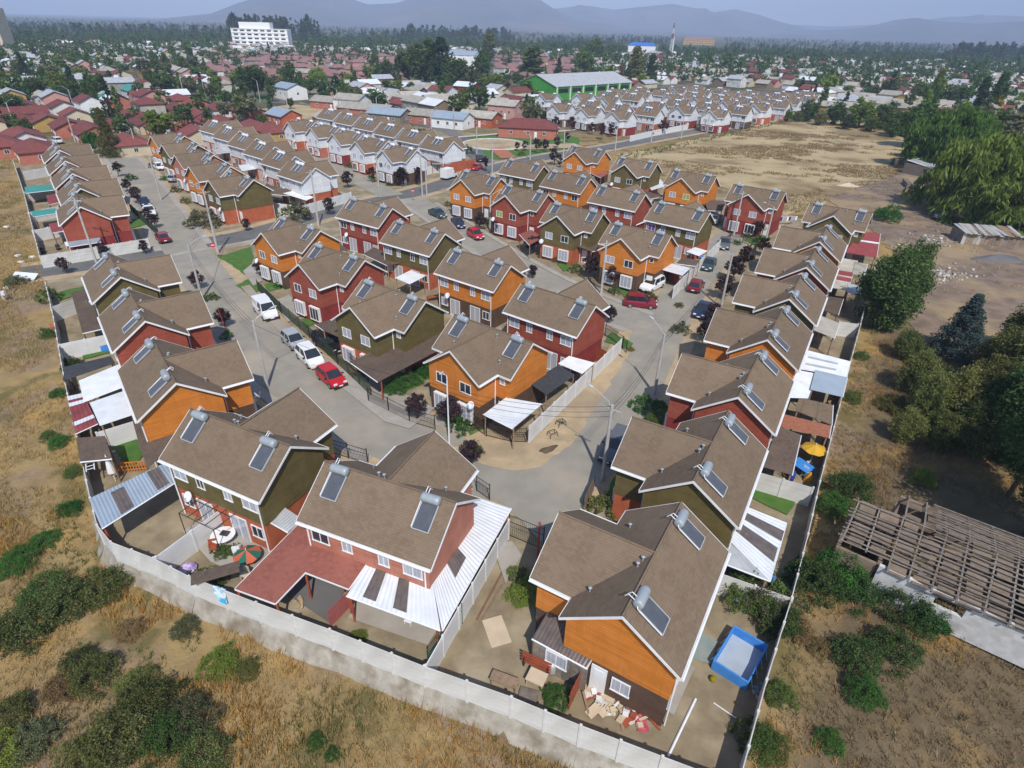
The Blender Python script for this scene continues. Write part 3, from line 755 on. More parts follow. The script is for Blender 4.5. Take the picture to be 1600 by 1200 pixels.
LOWCOL = dict(orange='low_brown', olive='low_brick', red='low_darkred', white='low_brick', salmon='low_red')
def house(x, y, ang, colr, label, cat='house', group=None, heat='b', low=None, tank=None, detail=2, dish=None, panes=None, name='terrace_house', hx=(-3.1, 3.1), gable=False):
    root = empty(name, (x, y, 0), R(ang), label, cat, group)
    side = 'side_' + colr
    lw = ob('lower_wall', LOWER, root); uw = ob('upper_wall', UPPER, root); rf = ob('roof', ROOF, root)
    for o_, m_ in ((lw, M[low or LOWCOL[colr]]), (uw, M[side]), (rf, M['roof'])):
        if len(o_.data.materials) == 0: o_.data.materials.append(m_)
        o_.material_slots[0].link = 'OBJECT'; o_.material_slots[0].material = m_
    ob('fascia', FASCIA, rf); [ob('gutter', g_, rf) for g_ in GUTTERS]
    rc = ob('ridge_cap', RIDGE, rf)
    if len(RIDGE.materials) == 0: RIDGE.materials.append(M['roof'])
    rr = random.Random(int(x * 91 + y * 37))
    pm = panes or {}
    # front wing
    for i, sx in enumerate((-1.35, 1.35)): window(root, 'wide', sx, -VF - 0.06, 3.75, 'f', pm.get('f%d' % i))
    for sx in (-1.35, 1.35):
        b = window(root, 'bay', sx, -VF - 0.28, 1.35, 'f')
        ob('bay_surround', BAY, b, (0, 0.28, 0))
    for sx in (-1, 1):
        window(root, 'small', sx * 3.45, -WY - 0.06, 4.1, 'f')
        ob('door', DOOR, root, (sx * 3.5, -WY - 0.04, 0.0))
    # rear
    for i, (kx, k) in enumerate(((-3.15, 'wide'), (-1.25, 'narrow'), (1.25, 'narrow'), (3.15, 'wide'))): window(root, k, kx, WY + 0.06, 3.85, 'b', pm.get('b%d' % i))
    for sx in (-1, 1):
        window(root, 'slide', sx * 1.55, WY + 0.03, 1.06, 'b'); window(root, 'low', sx * 3.2, WY + 0.03, 1.45, 'b')
    for p_ in PIPES: ob('downpipe', p_, root)
    if gable:
        ob('door', DOOR, root, (WX + 0.05, -0.75, 0.15), math.pi / 2); window(root, 'low', WX + 0.06, 0.45, 1.45, 'r')
    if heat:
        for hx_ in hx: heater(root, hx_, heat, tank)
    for vx, vy in ((0.55, 0.35 if heat != 'b' else -0.45), (1.0, -0.55), (-2.6, -2.2), (2.7, -2.3)):
        zz = RG - abs(vy) * SL if abs(vx) > abs(vy) or abs(vy) < 1.0 else RG - abs(vx) * SL
        ob('vent_pipe', VENT, root, (vx, vy, zz - 0.05))
    if dish is None: dish = rr.choice([None, 'f', 'b', 'f2'])
    if dish:
        px_, py_, pz_, rz_ = dict(f=(-2.35, -VF - 0.42, 2.75, 180), f2=(2.3, -VF - 0.42, 2.6, 180), b=(2.35, WY + 0.42, 2.5, 0), r=(WX + 0.1, WY + 0.4, 2.6, 20))[dish]
        d = ob('satellite_dish', DISH, root, (px_, py_, pz_)); d.rotation_euler = (R(35), 0, R(rz_ - ang * 0))
        ob('dish_arm', DISHARM, d)
    return root
# estate houses: middle of the long ridge, ridge direction, colour (surveyed), which slope carries the heaters
def hs(A, B, front_right, **k):
    a = np.array(G(*A, RG)); b = np.array(G(*B, RG)); m_ = (a + b) / 2; an = math.degrees(math.atan2(*(b - a)[::-1]))
    return m_, an
def put(mid, ang, front_right, colr, label, **kw):
    # local -y is the right-hand side of +x ; flip if the wing points to the left of the ridge direction
    if not front_right: ang += 180
    return house(mid[0], mid[1], ang, colr, label, **kw)
GE = 'two-storey estate houses'
put((-43.2, 60.9), -52, False, 'olive', 'olive house topmost in the left column, at the crossing', heat='b', group=GE)
put((-35.2, 50.8), -52, False, 'red', 'red house in the left column between olive and orange ones', heat='b', group=GE)
put((-27.4, 40.6), -52, False, 'orange', 'orange house in the left column above the white tin roofs', heat='b', group=GE)
put((-17.9, 31.8), -25.4, False, 'olive', 'olive house at front left with pergola patio below it', heat='b', group=GE, dish=None)
put((-7.1, 26.8), -22, False, 'salmon', 'salmon red house at the front with white tin porch', heat='b', group=GE, low='low_red', dish='f')
put((7.6, 21.8), -120, True, 'orange', 'orange house nearest the camera beside the blue pool', heat='b', group=GE, dish='f', gable=True)
put((13.2, 31.5), -119.6, True, 'olive', 'olive house in the right column next above the pool yard', heat='b', group=GE)
put((18.9, 41.2), -119.6, True, 'red', 'red house in the right column beside the tiled lean-to', heat='b', group=GE)
put((24.5, 50.9), -119.8, True, 'orange', 'orange house in the right column beside the large white lean-to', heat='b', group=GE)
put((30.1, 60.4), -120, True, 'olive', 'olive house in the right column by the dark leafy tree', heat='b', group=GE)
put((35.8, 70.1), -120, True, 'red', 'red house in the right column, third from its far end', heat='b', group=GE)
put((41.6, 80.1), -120, True, 'orange', 'orange house in the right column beside the red tin roof', heat='b', group=GE)
put((50.2, 93.9), -34.5, True, 'olive', 'olive house closing the far end of the right column', heat='f', group=GE)
put((-1.9, 47.7), -36.5, True, 'orange', 'orange corner house in the centre with black shade sail', heat='f', group=GE, dish='f2')
put((4.3, 56.0), -37, False, 'red', 'red house in the centre behind the long white wall', heat='b', group=GE, dish='b')
put((-12.2, 55.9), -36, True, 'olive', 'olive house in the centre with the large brown carport', heat='f', group=GE)
put((-4.1, 66.6), -36.5, False, 'orange', 'orange house in the centre with brown ground floor seen from behind', heat='b', group=GE)
put((-20.6, 67.0), -36, True, 'red', 'red house in the centre beside the parked white van', heat='f', group=GE)
put((-28.6, 77.7), -38, True, 'orange', 'orange house by the corner lawn and no-entry sign', heat='f', group=GE, dish='f')
put((-12.8, 77.7), -35, False, 'olive', 'olive house with pale canopy behind it, near the centre', heat='b', group=GE)
put((-21.7, 89.0), -34, False, 'red', 'red house by the cross street, seen from behind', heat='b', group=GE, low='low_darkred')
LIME = M['limecurtain']; PUR = M['purple']
put((-6.6, 110.9), -36, True, 'orange', 'orange house nearest the white box truck', heat='f', group=GE)
put((1.4, 100.4), -37, True, 'red', 'red house with one lime curtain in the middle block', heat='f', group=GE, panes={'f0': LIME})
put((8.9, 89.6), -35, True, 'olive', 'olive house with lawn in front, middle block', heat='f', group=GE)
put((16.7, 79.7), -36, True, 'orange', 'orange house beside the parked white car', heat='f', group=GE)
put((1.4, 122.8), -37, False, 'olive', 'olive house behind the orange one near the park walk', heat='b', group=GE)
put((9.5, 112.7), -38, False, 'orange', 'orange house seen from behind in the middle block', heat='b', group=GE)
put((17.3, 102.0), -37, False, 'red', 'red house seen from behind in the middle block', heat='b', group=GE)
put((25.1, 91.8), -38, False, 'olive', 'olive house with purple curtains', heat='b', group=GE, panes={'b2': PUR, 'b3': PUR})
put((15.5, 140.7), -37, True, 'orange', 'orange house farthest back, beside the dry field road', heat='f', group=GE)
put((24.4, 128.4), -36.5, True, 'olive', 'olive house at the edge of the dry field', heat='f', group=GE)
put((33.1, 117.1), -36.5, True, 'orange', 'orange house at the edge of the dry field', heat='f', group=GE, panes={'f1': LIME})
put((41.6, 105.9), -36, True, 'red', 'red house at the edge of the dry field', heat='f', group=GE)
# upper left column, seen from its gable ends
u = np.array((math.cos(R(-52)), math.sin(R(-52))))
for i, (bx, by) in enumerate([(-90.1, 122.5), (-82.4, 112.6), (-74.7, 102.7), (-67.2, 93.0), (-60.6, 82.9)]):
    mid = np.array((bx, by)) - 4.5 * u
    put(mid, -52 if i < 4 else -54, False, ['red', 'orange', 'red', 'olive', 'red'][i], ['brown-roofed house farthest up the upper left column', 'brown-roofed house second from the top of the upper left column', 'brown-roofed house in the middle of the upper left column', 'olive house next to last in the upper left column', 'red end house of the upper left column at the cross street'][i], heat='b', group='houses of the upper left column')
for i, ((mx, my), c) in enumerate(zip([(-78.7, 145.5), (-70.8, 135.1), (-62.9, 124.7), (-55.4, 114.8), (-47.4, 104.9)], ['orange', 'olive', 'salmon', 'orange', 'olive'])):
    put((mx, my), -41.5, True, c, ['orange house farthest up the stepped row by the tall conifer', 'olive house second in the stepped row by the tall conifer', 'brick red house in the stepped row with the parked white car', 'orange house fourth in the stepped row', 'olive house at the near end of the stepped row, by the white wall'][i], heat='f', group='stepped row of houses along the left street', hx=(-3.1, 3.1))
TW = M['tankwhite']
v2 = np.array((math.cos(R(-41.5)), math.sin(R(-41.5))))
for i, (bx, by) in enumerate([(-74.4, 161.7), (-66.7, 151.9), (-58.9, 142.2), (-51.3, 132.4), (-43.9, 122.7), (-36.9, 112.6)]):
    mid = np.array((bx, by)) - 4.5 * v2
    put(mid, -41.5, False, 'white', f'{ORD[i]} white house down the row with paired collectors behind the stepped row', heat='b', tank=TW, hx=(-0.65, 0.65), group='white row behind the stepped row')
for i, (wx_, wy_) in enumerate([(-60.7, 167.9), (-52.2, 159.6), (-44.3, 151.0), (-36.6, 141.6), (-28.6, 132.0)]):
    f_ = np.array((v2[1], -v2[0])); mid = np.array((wx_, wy_)) - 5.55 * f_
    put(mid, -41.5, True, 'white', f'{ORD[i]} white house down the street of white gable fronts', heat='f', tank=TW, low=['low_brick', 'low_red', 'low_darkred', 'low_brick', 'low_brown'][i], group='white gable fronts on the short street')
for i, (bx, by) in enumerate([(-52.8, 191.2), (-45.0, 182.3), (-37.2, 173.2), (-29.7, 164.0), (-22.1, 154.9), (-14.9, 145.2)]):
    mid = np.array((bx, by)) - 4.5 * v2
    put(mid, -41.5, False, 'white', f'{ORD[i]} white house down the row before the park', heat='b', tank=TW, hx=(-0.65, 0.65), group='white row before the park')
# far white quarter beside the green hall
w0 = np.array((15.0, 229.7)); s_ = np.array((9.2, -8.2)); k_ = 0
FARROWS = [(np.array((64.5, 221.5)), 1, True), (np.array((87.6, 246.0)), 1, True), (np.array((109.5, 272.0)), 1, True), (np.array((119.0, 297.0)), 1, True), (np.array((90.5, 291.0)), 1, True), (np.array((8.0, 262.0)), 1, True), (np.array((40.0, 290.0)), 2, True), (np.array((11.4, 225.7)), 3, True), (np.array((46.2, 238.3)), 2, True), (np.array((23.0, 266.1)), 2, True), (np.array((60.7, 271.4)), 2, True), (np.array((78.4, 254.2)), 1, True), (np.array((70.6, 308.4)), 3, True), (np.array((99.8, 281.0)), 1, True)]
fq = np.array((v2[1], -v2[0])); far_n = 0
FARPOS = []
for st, n, fr in FARROWS:
    for i in range(n):
        FARPOS.append((st + s_ * i - 5.55 * fq, True))
# the houses back to back with them
for p_, _f_ in list(FARPOS):
    q = p_ - fq * 15.0 + v2 * 1.5
    FARPOS.append((q, False))
used = []
for q, fr in sorted(FARPOS, key=lambda t: t[0][1]):
    if any(np.hypot(*(q - o)) < 8.5 for o in used): continue
    used.append(q); far_n += 1
    pxx, pyy = PX(q[0], q[1], 5)
    where = 'left end' if pxx < 960 else ('middle' if pxx < 1080 else 'right end')
    side = 'gable front towards the road' if fr else 'long rear slope towards the road'
    put(q, -41.5 if fr else -41.5, fr, 'white', f'white house of the far quarter, {side}, {where}, {ORD[far_n % 14]} {("nearest", "middle", "farther", "back")[min(3, far_n // 14)]}', heat='f' if fr else 'b', tank=TW, low=['low_brick', 'low_darkred', 'low_brown'][far_n % 3], hx=(-3.1, 3.1) if fr else (-0.65, 0.65), group='white houses of the far quarter', dish='f' if far_n % 3 == 0 else None)
# ------------------------------------------------------------------ lean-tos, porches, sheds
def grid_sheet(c4, th, wave=0.0, per=0.22):
    """sheet between 4 corners a,b,c,d (a-b is the upper edge); ribs run from a-b down to d-c"""
    a, b, c, d = [Vector(p) for p in c4]; L = (b - a).length
    n = max(2, int(L / per * 2)) if wave else 1
    mb = MB(); up = (b - a).cross(d - a).normalized()
    if up.z < 0: up = -up
    rows = []
    for i in range(n + 1):
        t = i / n; o = up * (wave * (1 if i % 2 else -1) if wave else 0)
        rows.append((a.lerp(b, t) + o, d.lerp(c, t) + o))
    for (p, q), (r, s) in zip(rows, rows[1:]):
        mb.poly([q, s, r, p]); dz = up * th
        mb.poly([p - dz, r - dz, s - dz, q - dz])
    dz = up * th
    mb.poly([rows[0][0], rows[0][0] - dz, rows[0][1] - dz, rows[0][1]]); mb.poly([rows[-1][1], rows[-1][1] - dz, rows[-1][0] - dz, rows[-1][0]])
    for k in (0, 1):
        for r_, s_ in zip(rows, rows[1:]):
            mb.poly([r_[k], s_[k], s_[k] - dz, r_[k] - dz] if k == 0 else [s_[k], r_[k], r_[k] - dz, s_[k] - dz])
    return mb
def leanto(label, c4, m, zs=(2.9, 2.9, 2.35, 2.35), posts=(2, 3), wave=0.018, strips=(), pm=None, cat='lean-to', name='lean_to_roof', edge=True, beam=True):
    P = [G3(px, py, z) for (px, py), z in zip(c4, zs)]
    root = empty(name, (P[0][0], P[0][1], 0), 0, label, cat)
    o = P[0]; Q = [(p[0] - o[0], p[1] - o[1], p[2]) for p in P]
    grid_sheet(Q, 0.03, wave).build('roof_sheet', m, root)
    A = [Vector(q) for q in Q]
    def pt(u_, v_): return A[0].lerp(A[1], u_).lerp(A[3].lerp(A[2], u_), v_)
    for (u0, u1, v0, v1, sm) in strips:
        c = [pt(u0, v0) + Vector((0, 0, 0.045)), pt(u1, v0) + Vector((0, 0, 0.045)), pt(u1, v1) + Vector((0, 0, 0.045)), pt(u0, v1) + Vector((0, 0, 0.045))]
        grid_sheet(c, 0.012, wave * 0.7).build('skylight_sheet', sm, root)
    if edge:
        for i in (2,):
            a, b = A[2], A[3]
            MB().tube(a + Vector((0, 0, -0.03)), b + Vector((0, 0, -0.03)), 0.05, 0.05, 5).build('gutter', M['pvc'], root)
    if beam:
        for v_ in (0.06, 0.94):
            a, b = pt(0.02, v_), pt(0.98, v_)
            MB().tube(a - Vector((0, 0, 0.12)), b - Vector((0, 0, 0.12)), 0.05, 0.05, 4).build('beam', pm or M['wood'], root)
    for i in posts:
        u_, v_ = ((0.03, 0.06), (0.97, 0.06), (0.97, 0.94), (0.03, 0.94))[i]
        q = pt(u_, v_)
        MB().box((q[0], q[1], (q[2] - 0.1) / 2), (0.11, 0.11, q[2] - 0.1)).build('post', pm or M['wood'], root)
    return root
PB = M['poly']; RW = M['redwood']
leanto('blue-grey tin shed roof with two brown skylights over the earth yard', [(139, 779), (260, 722), (280, 750), (159, 826)], M['bluetin'], (2.9, 2.9, 2.45, 2.45), (0, 2, 3), strips=((0.24, 0.40, 0.15, 0.95, PB), (0.72, 0.88, 0.05, 0.9, PB)), pm=RW)
leanto('white tin porch roof below the salmon red house', [(577, 874), (676, 910), (688, 985), (541, 931)], M['tin'], (2.9, 2.9, 2.3, 2.3), (2, 3), strips=((0.16, 0.31, 0.05, 0.9, PB), (0.50, 0.65, 0.05, 0.9, PB)), pm=RW)
leanto('long white tin side roof right of the salmon red house', [(676, 908), (732, 772), (799, 794), (691, 985)], M['tin'], (2.9, 2.9, 2.35, 2.3), (2, 3), strips=((0.26, 0.44, 0.12, 0.62, PB),), pm=RW)
for k, (u_, v_) in enumerate(((730, 905), (750, 870), (770, 840), (788, 812))):
    pass
leanto('small ribbed tin roof between the two front left houses', [(441, 790), (474, 812), (450, 832), (415, 812)], M['zinc'], (2.6, 2.6, 2.4, 2.4), ())
# red L-shaped shingle porch of the salmon house
rp = [(471, 814, 2.9), (495, 845, 2.95), (577, 874, 2.95), (545, 920, 2.45), (477, 894, 2.6), (430, 943, 2.35), (367, 920, 2.35)]
P = [G3(*q) for q in rp]; o0 = P[0]
root = empty('shingle_porch', (o0[0], o0[1], 0), 0, 'red shingled L-shaped porch roof beside the sleeping dog', 'porch')
mb = MB(); Q = [(p[0] - o0[0], p[1] - o0[1], p[2]) for p in P]
for tri in ((0, 1, 4), (1, 2, 3), (1, 3, 4), (0, 4, 5), (0, 5, 6)):
    a, b, c = [Vector(Q[i]) for i in tri]
    if (b - a).cross(c - a).z < 0: b, c = c, b
    mb.poly([a, b, c]); mb.poly([c - Vector((0, 0, 0.08)), b - Vector((0, 0, 0.08)), a - Vector((0, 0, 0.08))])
mb.build('roof_sheet', M['redroof'], root)
mb = MB()
for i in range(7):
    a, b = Vector(Q[i]), Vector(Q[(i + 1) % 7]); mb.tube(a - Vector((0, 0, 0.05)), b - Vector((0, 0, 0.05)), 0.06, 0.06, 4)
mb.build('fascia', M['white'], root)
for i in (3, 4, 5, 6):
    q = Q[i]; MB().box((q[0] * 0.97, q[1] * 0.97, q[2] / 2 - 0.05), (0.12, 0.12, q[2] - 0.1)).build('post', RW, root)
leanto('big white tin roof behind the left orange house', [(131, 628), (123, 595), (198, 564.5), (210, 598)], M['tin'], (2.45, 2.45, 2.9, 2.9), (0, 1), edge=False)
leanto('smooth white roof next to the red striped shed', [(156, 665), (140, 629), (198, 609), (210, 647)], M['tin'], (2.35, 2.35, 2.7, 2.7), (0, 1), wave=0.006, edge=False)
leanto('red and white striped shed roof at the left wall', [(105, 620), (129, 615), (153, 662), (118, 678)], M['redtin'], (2.3, 2.3, 2.2, 2.2), (0, 1, 2, 3), strips=((0.0, 1.0, 0.0, 0.12, M['tin']), (0.0, 1.0, 0.2, 0.3, M['tin']), (0.05, 1.0, 0.72, 0.82, M['tin'])))
leanto('charcoal shade cloth stretched over the left yard', [(101, 573), (173, 556), (180, 567), (98, 595)], M['shade'], (2.4, 2.6, 2.5, 2.2), (0, 1, 2, 3), wave=0.0, edge=False, beam=False, name='shade_cloth', cat='awning')
leanto('brown felt roof of the box shed by the ladder', [(119, 684), (164, 681), (175, 717), (125, 722)], M['darkshingle'], (2.5, 2.5, 2.3, 2.3), (0, 1, 2, 3), wave=0.0)
leanto('brown side roof joining the left orange and front olive houses', [(228, 653), (297, 638), (250, 714), (205, 650)], M['darkshingle'], (2.75, 2.75, 2.6, 2.6), (), wave=0.0, edge=False)
leanto('brown side roof above the satellite dish', [(205, 650), (250, 714), (230, 732), (216, 690)], M['darkshingle'], (2.6, 2.6, 2.5, 2.5), (), wave=0.0, edge=False)
leanto('brown porch roof behind the left red house', [(111, 457), (136, 450), (160, 514), (129, 521)], M['darkshingle'], (2.5, 2.5, 2.4, 2.4), (0, 1, 2, 3), wave=0.0)
leanto('plain grey slab roof behind the right olive house', [(1268, 514), (1280, 492), (1312, 505), (1304, 529)], M['fibre'], (2.6, 2.6, 2.3, 2.3), (2, 3), wave=0.0)
leanto('large white tin lean-to behind the right orange house', [(1248, 576), (1260, 547), (1329, 565), (1323, 589)], M['tin'], (2.8, 2.8, 2.3, 2.3), (2, 3), strips=((0.25, 0.33, 0.1, 0.75, M['zinc']), (0.62, 0.70, 0.1, 0.75, M['zinc'])))
leanto('bright white tin roof against the right orange house', [(1232, 621), (1240, 577), (1276, 584), (1262, 622)], M['tin'], (2.9, 2.9, 2.5, 2.5), (2, 3))
leanto('pale blue ribbed roof over the right yard', [(1266, 608), (1274, 578), (1324, 590), (1317, 620)], M['bluetin'], (2.7, 2.7, 2.4, 2.4), (0, 2, 3))
leanto('brown porch roof in the shade of the dark tree', [(1285, 484), (1291, 462), (1318, 467), (1310, 492)], M['darkshingle'], (2.7, 2.7, 2.4, 2.4), (2, 3), wave=0.0)
leanto('pale sheet roof with red strips behind the right red house', [(1299, 449), (1310, 402), (1340, 407), (1325, 454)], M['fibre'], (2.7, 2.7, 2.4, 2.4), (2, 3), strips=((0.25, 0.36, 0.0, 1.0, M['redtin']), (0.42, 0.55, 0.0, 1.0, M['redtin'])))
leanto('grey fibre sheet roof under the dark tree branches', [(1332, 428), (1336, 409), (1356, 412), (1351, 430)], M['fibre'], (2.5, 2.5, 2.3, 2.3), (0, 1, 2, 3))
leanto('dark grey shed roof next to the dark tree trunk', [(1323, 456), (1325, 443), (1346, 447), (1344, 462)], M['zinc'], (2.5, 2.5, 2.3, 2.3), (0, 1, 2, 3))
leanto('red tin roof with white streaks at the top of the right column', [(1320, 394), (1347, 361), (1376, 365), (1370, 402)], M['redtin'], (2.9, 2.9, 2.5, 2.5), (2, 3), strips=((0.52, 0.58, 0.0, 1.0, M['tin']),))
leanto('brown shingled porch roof with white edge behind the right red house', [(1242, 641), (1249, 621), (1302, 633), (1300, 664)], M['roof'], (2.5, 2.5, 2.3, 2.3), (0, 2, 3), wave=0.0)
leanto('terracotta tiled lean-to behind the right red house', [(1217, 665), (1223, 646), (1299, 665), (1296, 684)], M['tile'], (2.7, 2.7, 2.2, 2.2), (2, 3), wave=0.02)
leanto('dark brown felt roof beside the yellow parasol', [(1191, 729), (1216, 665), (1252, 680), (1238, 742)], M['darkshingle'], (2.7, 2.7, 2.3, 2.3), (2, 3), wave=0.0)
leanto('white and brown striped tin roof above the pool yard', [(1138, 842), (1167, 792), (1229, 817), (1203, 908)], M['tin'], (2.8, 2.8, 2.3, 2.2), (2, 3), strips=((0.66, 0.84, 0.05, 1.0, PB), (0.28, 0.52, 0.05, 0.97, PB)))
leanto('ribbed zinc triangle roof behind the pool yard wall', [(1116, 838), (1138, 842), (1203, 908), (1133, 881)], M['zinc'], (2.7, 2.7, 2.2, 2.3), (2, 3))
leanto('white gabled tin canopy in front of the corner orange house', [(790, 621), (848, 631), (801, 670), (755, 647)], M['tin'], (2.7, 2.6, 2.3, 2.3), (1, 2, 3))
leanto('black shade sail beside the corner orange house', [(826, 598), (873, 570), (899, 586), (854, 617)], M['shade'], (2.6, 2.6, 2.3, 2.3), (1, 2, 3), wave=0.0, edge=False, beam=False, name='shade_sail', cat='awning')
leanto('white canvas sail behind the long white wall', [(872, 568), (889, 556), (930, 567), (910, 584)], M['white'], (2.6, 2.6, 2.2, 2.2), (0, 1, 2, 3), wave=0.0, edge=False, beam=False, name='shade_sail', cat='awning')
leanto('large brown shingled carport below the olive centre house', [(692, 512), (690, 545), (590, 597), (545, 565)], M['darkshingle'], (2.75, 2.5, 2.3, 2.45), (1, 2, 3), wave=0.0, pm=RW)
leanto('upper slope of the brown carport against the olive wall', [(619, 530), (692, 511), (691, 516), (546, 566)], M['darkshingle'], (2.9, 2.9, 2.76, 2.5), (), wave=0.0, edge=False, beam=False)
leanto('brown porch roof over the dark car', [(530, 495), (534, 529), (505, 516), (492, 507)], M['darkshingle'], (2.8, 2.7, 2.4, 2.4), (2, 3), wave=0.0)
leanto('brown patio roof between the red and olive centre houses', [(584, 386), (636, 409), (605, 415), (567, 397)], M['darkshingle'], (2.6, 2.6, 2.3, 2.3), (2, 3), wave=0.0)
leanto('brown yard roof behind the corner lawn house', [(525, 375), (544, 391), (516, 395), (500, 382)], M['darkshingle'], (2.6, 2.4, 2.3, 2.5), (1, 2), wave=0.0)
leanto('pale lilac canopy in the centre back yard', [(642, 422), (665, 431), (640, 444), (617, 434)], M['white'], (2.4, 2.4, 2.3, 2.3), (0, 1, 2, 3), wave=0.0, edge=False, name='canopy', cat='canopy')
leanto('white gazebo cloth beside the parked cars wall', [(1086, 386), (1106, 392), (1092, 400), (1072, 393)], M['white'], (2.4, 2.4, 2.3, 2.3), (0, 1, 2, 3), wave=0.0, edge=False, name='canopy', cat='canopy')
leanto('white flat roof beside the red plank fence', [(1047, 411), (1079, 419), (1067, 430), (1035, 421)], M['tin'], (2.4, 2.4, 2.3, 2.3), (0, 1, 2, 3), wave=0.005)
leanto('small brown shed roof between the white gazebo and flat roof', [(1066, 402), (1094, 407), (1086, 416), (1056, 412)], M['darkshingle'], (2.5, 2.4, 2.2, 2.3), (0, 1, 2, 3), wave=0.0)
leanto('red porch roof beside the farthest orange house', [(935, 264), (952, 270), (939, 278), (917, 268)], M['redroof'], (2.8, 2.6, 2.4, 2.5), (2, 3), wave=0.0)
leanto('white tin roof behind the far olive house', [(1008, 285), (1032, 280), (1040, 290), (1018, 297)], M['tin'], (2.6, 2.6, 2.3, 2.3), (2, 3))
leanto('brown yard roof between the far olive and orange houses', [(990, 292), (1020, 302), (1040, 306), (1012, 312)], M['darkshingle'], (2.7, 2.6, 2.3, 2.4), (2, 3), wave=0.0)
leanto('brown carport left of the red house at the turn', [(1100, 312), (1135, 314), (1128, 330), (1106, 329)], M['darkshingle'], (2.6, 2.6, 2.3, 2.3), (2, 3), wave=0.0)
leanto('red porch roof with a dish between red and olive houses', [(830, 359), (849, 371), (827, 383), (811, 366)], M['redroof'], (2.8, 2.6, 2.4, 2.5), (2, 3), wave=0.0)
leanto('small white tin roof behind the red middle house', [(987, 342), (1005, 336), (1009, 346), (994, 352)], M['tin'], (2.5, 2.5, 2.2, 2.2), (2, 3))
leanto('brown porch roof in front of the orange white-car house', [(902, 385), (938, 376), (935, 392), (925, 393)], M['darkshingle'], (2.7, 2.6, 2.3, 2.3), (2, 3), wave=0.0)
leanto('grey tin roof at the foot of the red end house', [(103, 372), (155, 366), (158, 378), (108, 386)], M['bluetin'], (2.5, 2.5, 2.2, 2.2), (2, 3))
leanto('red tin roof beside the red end house', [(76, 350), (100, 345), (104, 360), (82, 364)], M['redtin'], (2.5, 2.5, 2.2, 2.2), (0, 3))
leanto('green awning in the upper left yards', [(38, 292), (80, 288), (84, 297), (40, 302)], M['teal'], (2.4, 2.4, 2.2, 2.2), (0, 3), wave=0.0, name='awning', cat='awning')
leanto('lower green awning in the upper left yards', [(48, 330), (86, 325), (90, 333), (52, 339)], M['teal'], (2.4, 2.4, 2.2, 2.2), (0, 3), wave=0.0, name='awning', cat='awning')
leanto('red porch roof in the upper left yards', [(72, 305), (92, 302), (93, 316), (76, 320)], M['redtin'], (2.5, 2.5, 2.3, 2.3), (0, 3))
leanto('brown tile porch between white rows and stepped row', [(415, 288), (455, 296), (452, 306), (408, 302)], M['darkshingle'], (2.7, 2.6, 2.3, 2.4), (2, 3), wave=0.0)
leanto('white awning behind the nearest white row', [(442, 302), (462, 297), (490, 308), (478, 313)], M['white'], (2.5, 2.5, 2.2, 2.2), (2, 3), wave=0.0)
leanto('pale tin roof between the stepped row and white houses', [(330, 233), (352, 231), (360, 238), (338, 240)], M['zinc'], (2.6, 2.6, 2.3, 2.3), (2, 3))
leanto('white tin roof between the stepped row and second white house', [(372, 258), (398, 256), (404, 263), (378, 267)], M['tin'], (2.6, 2.6, 2.3, 2.3), (2, 3))
leanto('brown carport at the end of the park-side white row', [(672, 247), (700, 250), (704, 256), (675, 256)], M['darkshingle'], (2.7, 2.7, 2.3, 2.3), (2, 3), wave=0.0)
# polycarbonate shed of the front orange house
sp = [(860, 948), (930, 1023), (918, 1045), (831, 998)]
P = [G3(*q, z) for q, z in zip(sp, (2.6, 2.5, 2.15, 2.2))]
leanto('smoked polycarbonate shed roof with white window by the front orange house', sp, M['poly'], (2.6, 2.5, 2.15, 2.2), (0, 3), wave=0.015)
shed = empty('garden_shed', (P[3][0], P[3][1], 0), math.atan2(P[2][1] - P[3][1], P[2][0] - P[3][0]), 'grey plank shed wall with a white window below the smoked roof', 'shed')
wl = math.hypot(P[2][0] - P[3][0], P[2][1] - P[3][1])
for i in range(7): MB().box((wl / 7 * (i + 0.5), 0.12, 1.05), (wl / 7 - 0.02, 0.04, 2.1)).build('plank', M['greywood'], shed)
window(shed, 'wide', wl * 0.45, 0.07, 1.4, 'f')

# ------------------------------------------------------------------ railings and gates
def railing(pts, label, h=1.5, m=None, step=0.14, cat='railing', name='railing'):
    m = m or M['black']; o = pts[0]
    root = empty(name, (o[0], o[1], 0), 0, label, cat)
    bars = MB(); rails = MB()
    for (x1, y1), (x2, y2) in zip(pts, pts[1:]):
        L = math.hypot(x2 - x1, y2 - y1); n = max(2, int(L / step))
        for i in range(n + 1):
            t = i / n; bars.tube((x1 - o[0] + (x2 - x1) * t, y1 - o[1] + (y2 - y1) * t, 0.1), (x1 - o[0] + (x2 - x1) * t, y1 - o[1] + (y2 - y1) * t, h), 0.012, 0.012, 4)
        for z in (0.15, h * 0.7, h - 0.04): rails.tube((x1 - o[0], y1 - o[1], z), (x2 - o[0], y2 - o[1], z), 0.022, 0.022, 4)
        k = max(1, round(L / 2.4))
        for i in range(k + 1):
            t = i / k; MB().box((x1 - o[0] + (x2 - x1) * t, y1 - o[1] + (y2 - y1) * t, h / 2 + 0.05), (0.07, 0.07, h + 0.1)).build('post', m, root)
    tag(bars.build('bars', m, root), kind='stuff'); tag(rails.build('rail_frame', m, root), kind='stuff')
    return root
railing(gp([(737, 668), (760, 682), (800, 692), (822, 692)]), 'black iron railing in front of the white gabled canopy')
railing(gp([(576, 628), (640, 660), (680, 672)]), 'black iron gate fence across the broad apron')
railing(gp([(404, 455), (440, 490), (484, 528), (528, 570), (580, 620)]), 'dark green mesh fence along the parked cars', m=mat('green_wire', (0.03, 0.06, 0.035), (0.04, 0.05, 0.03), 3, 0.7), step=0.09)
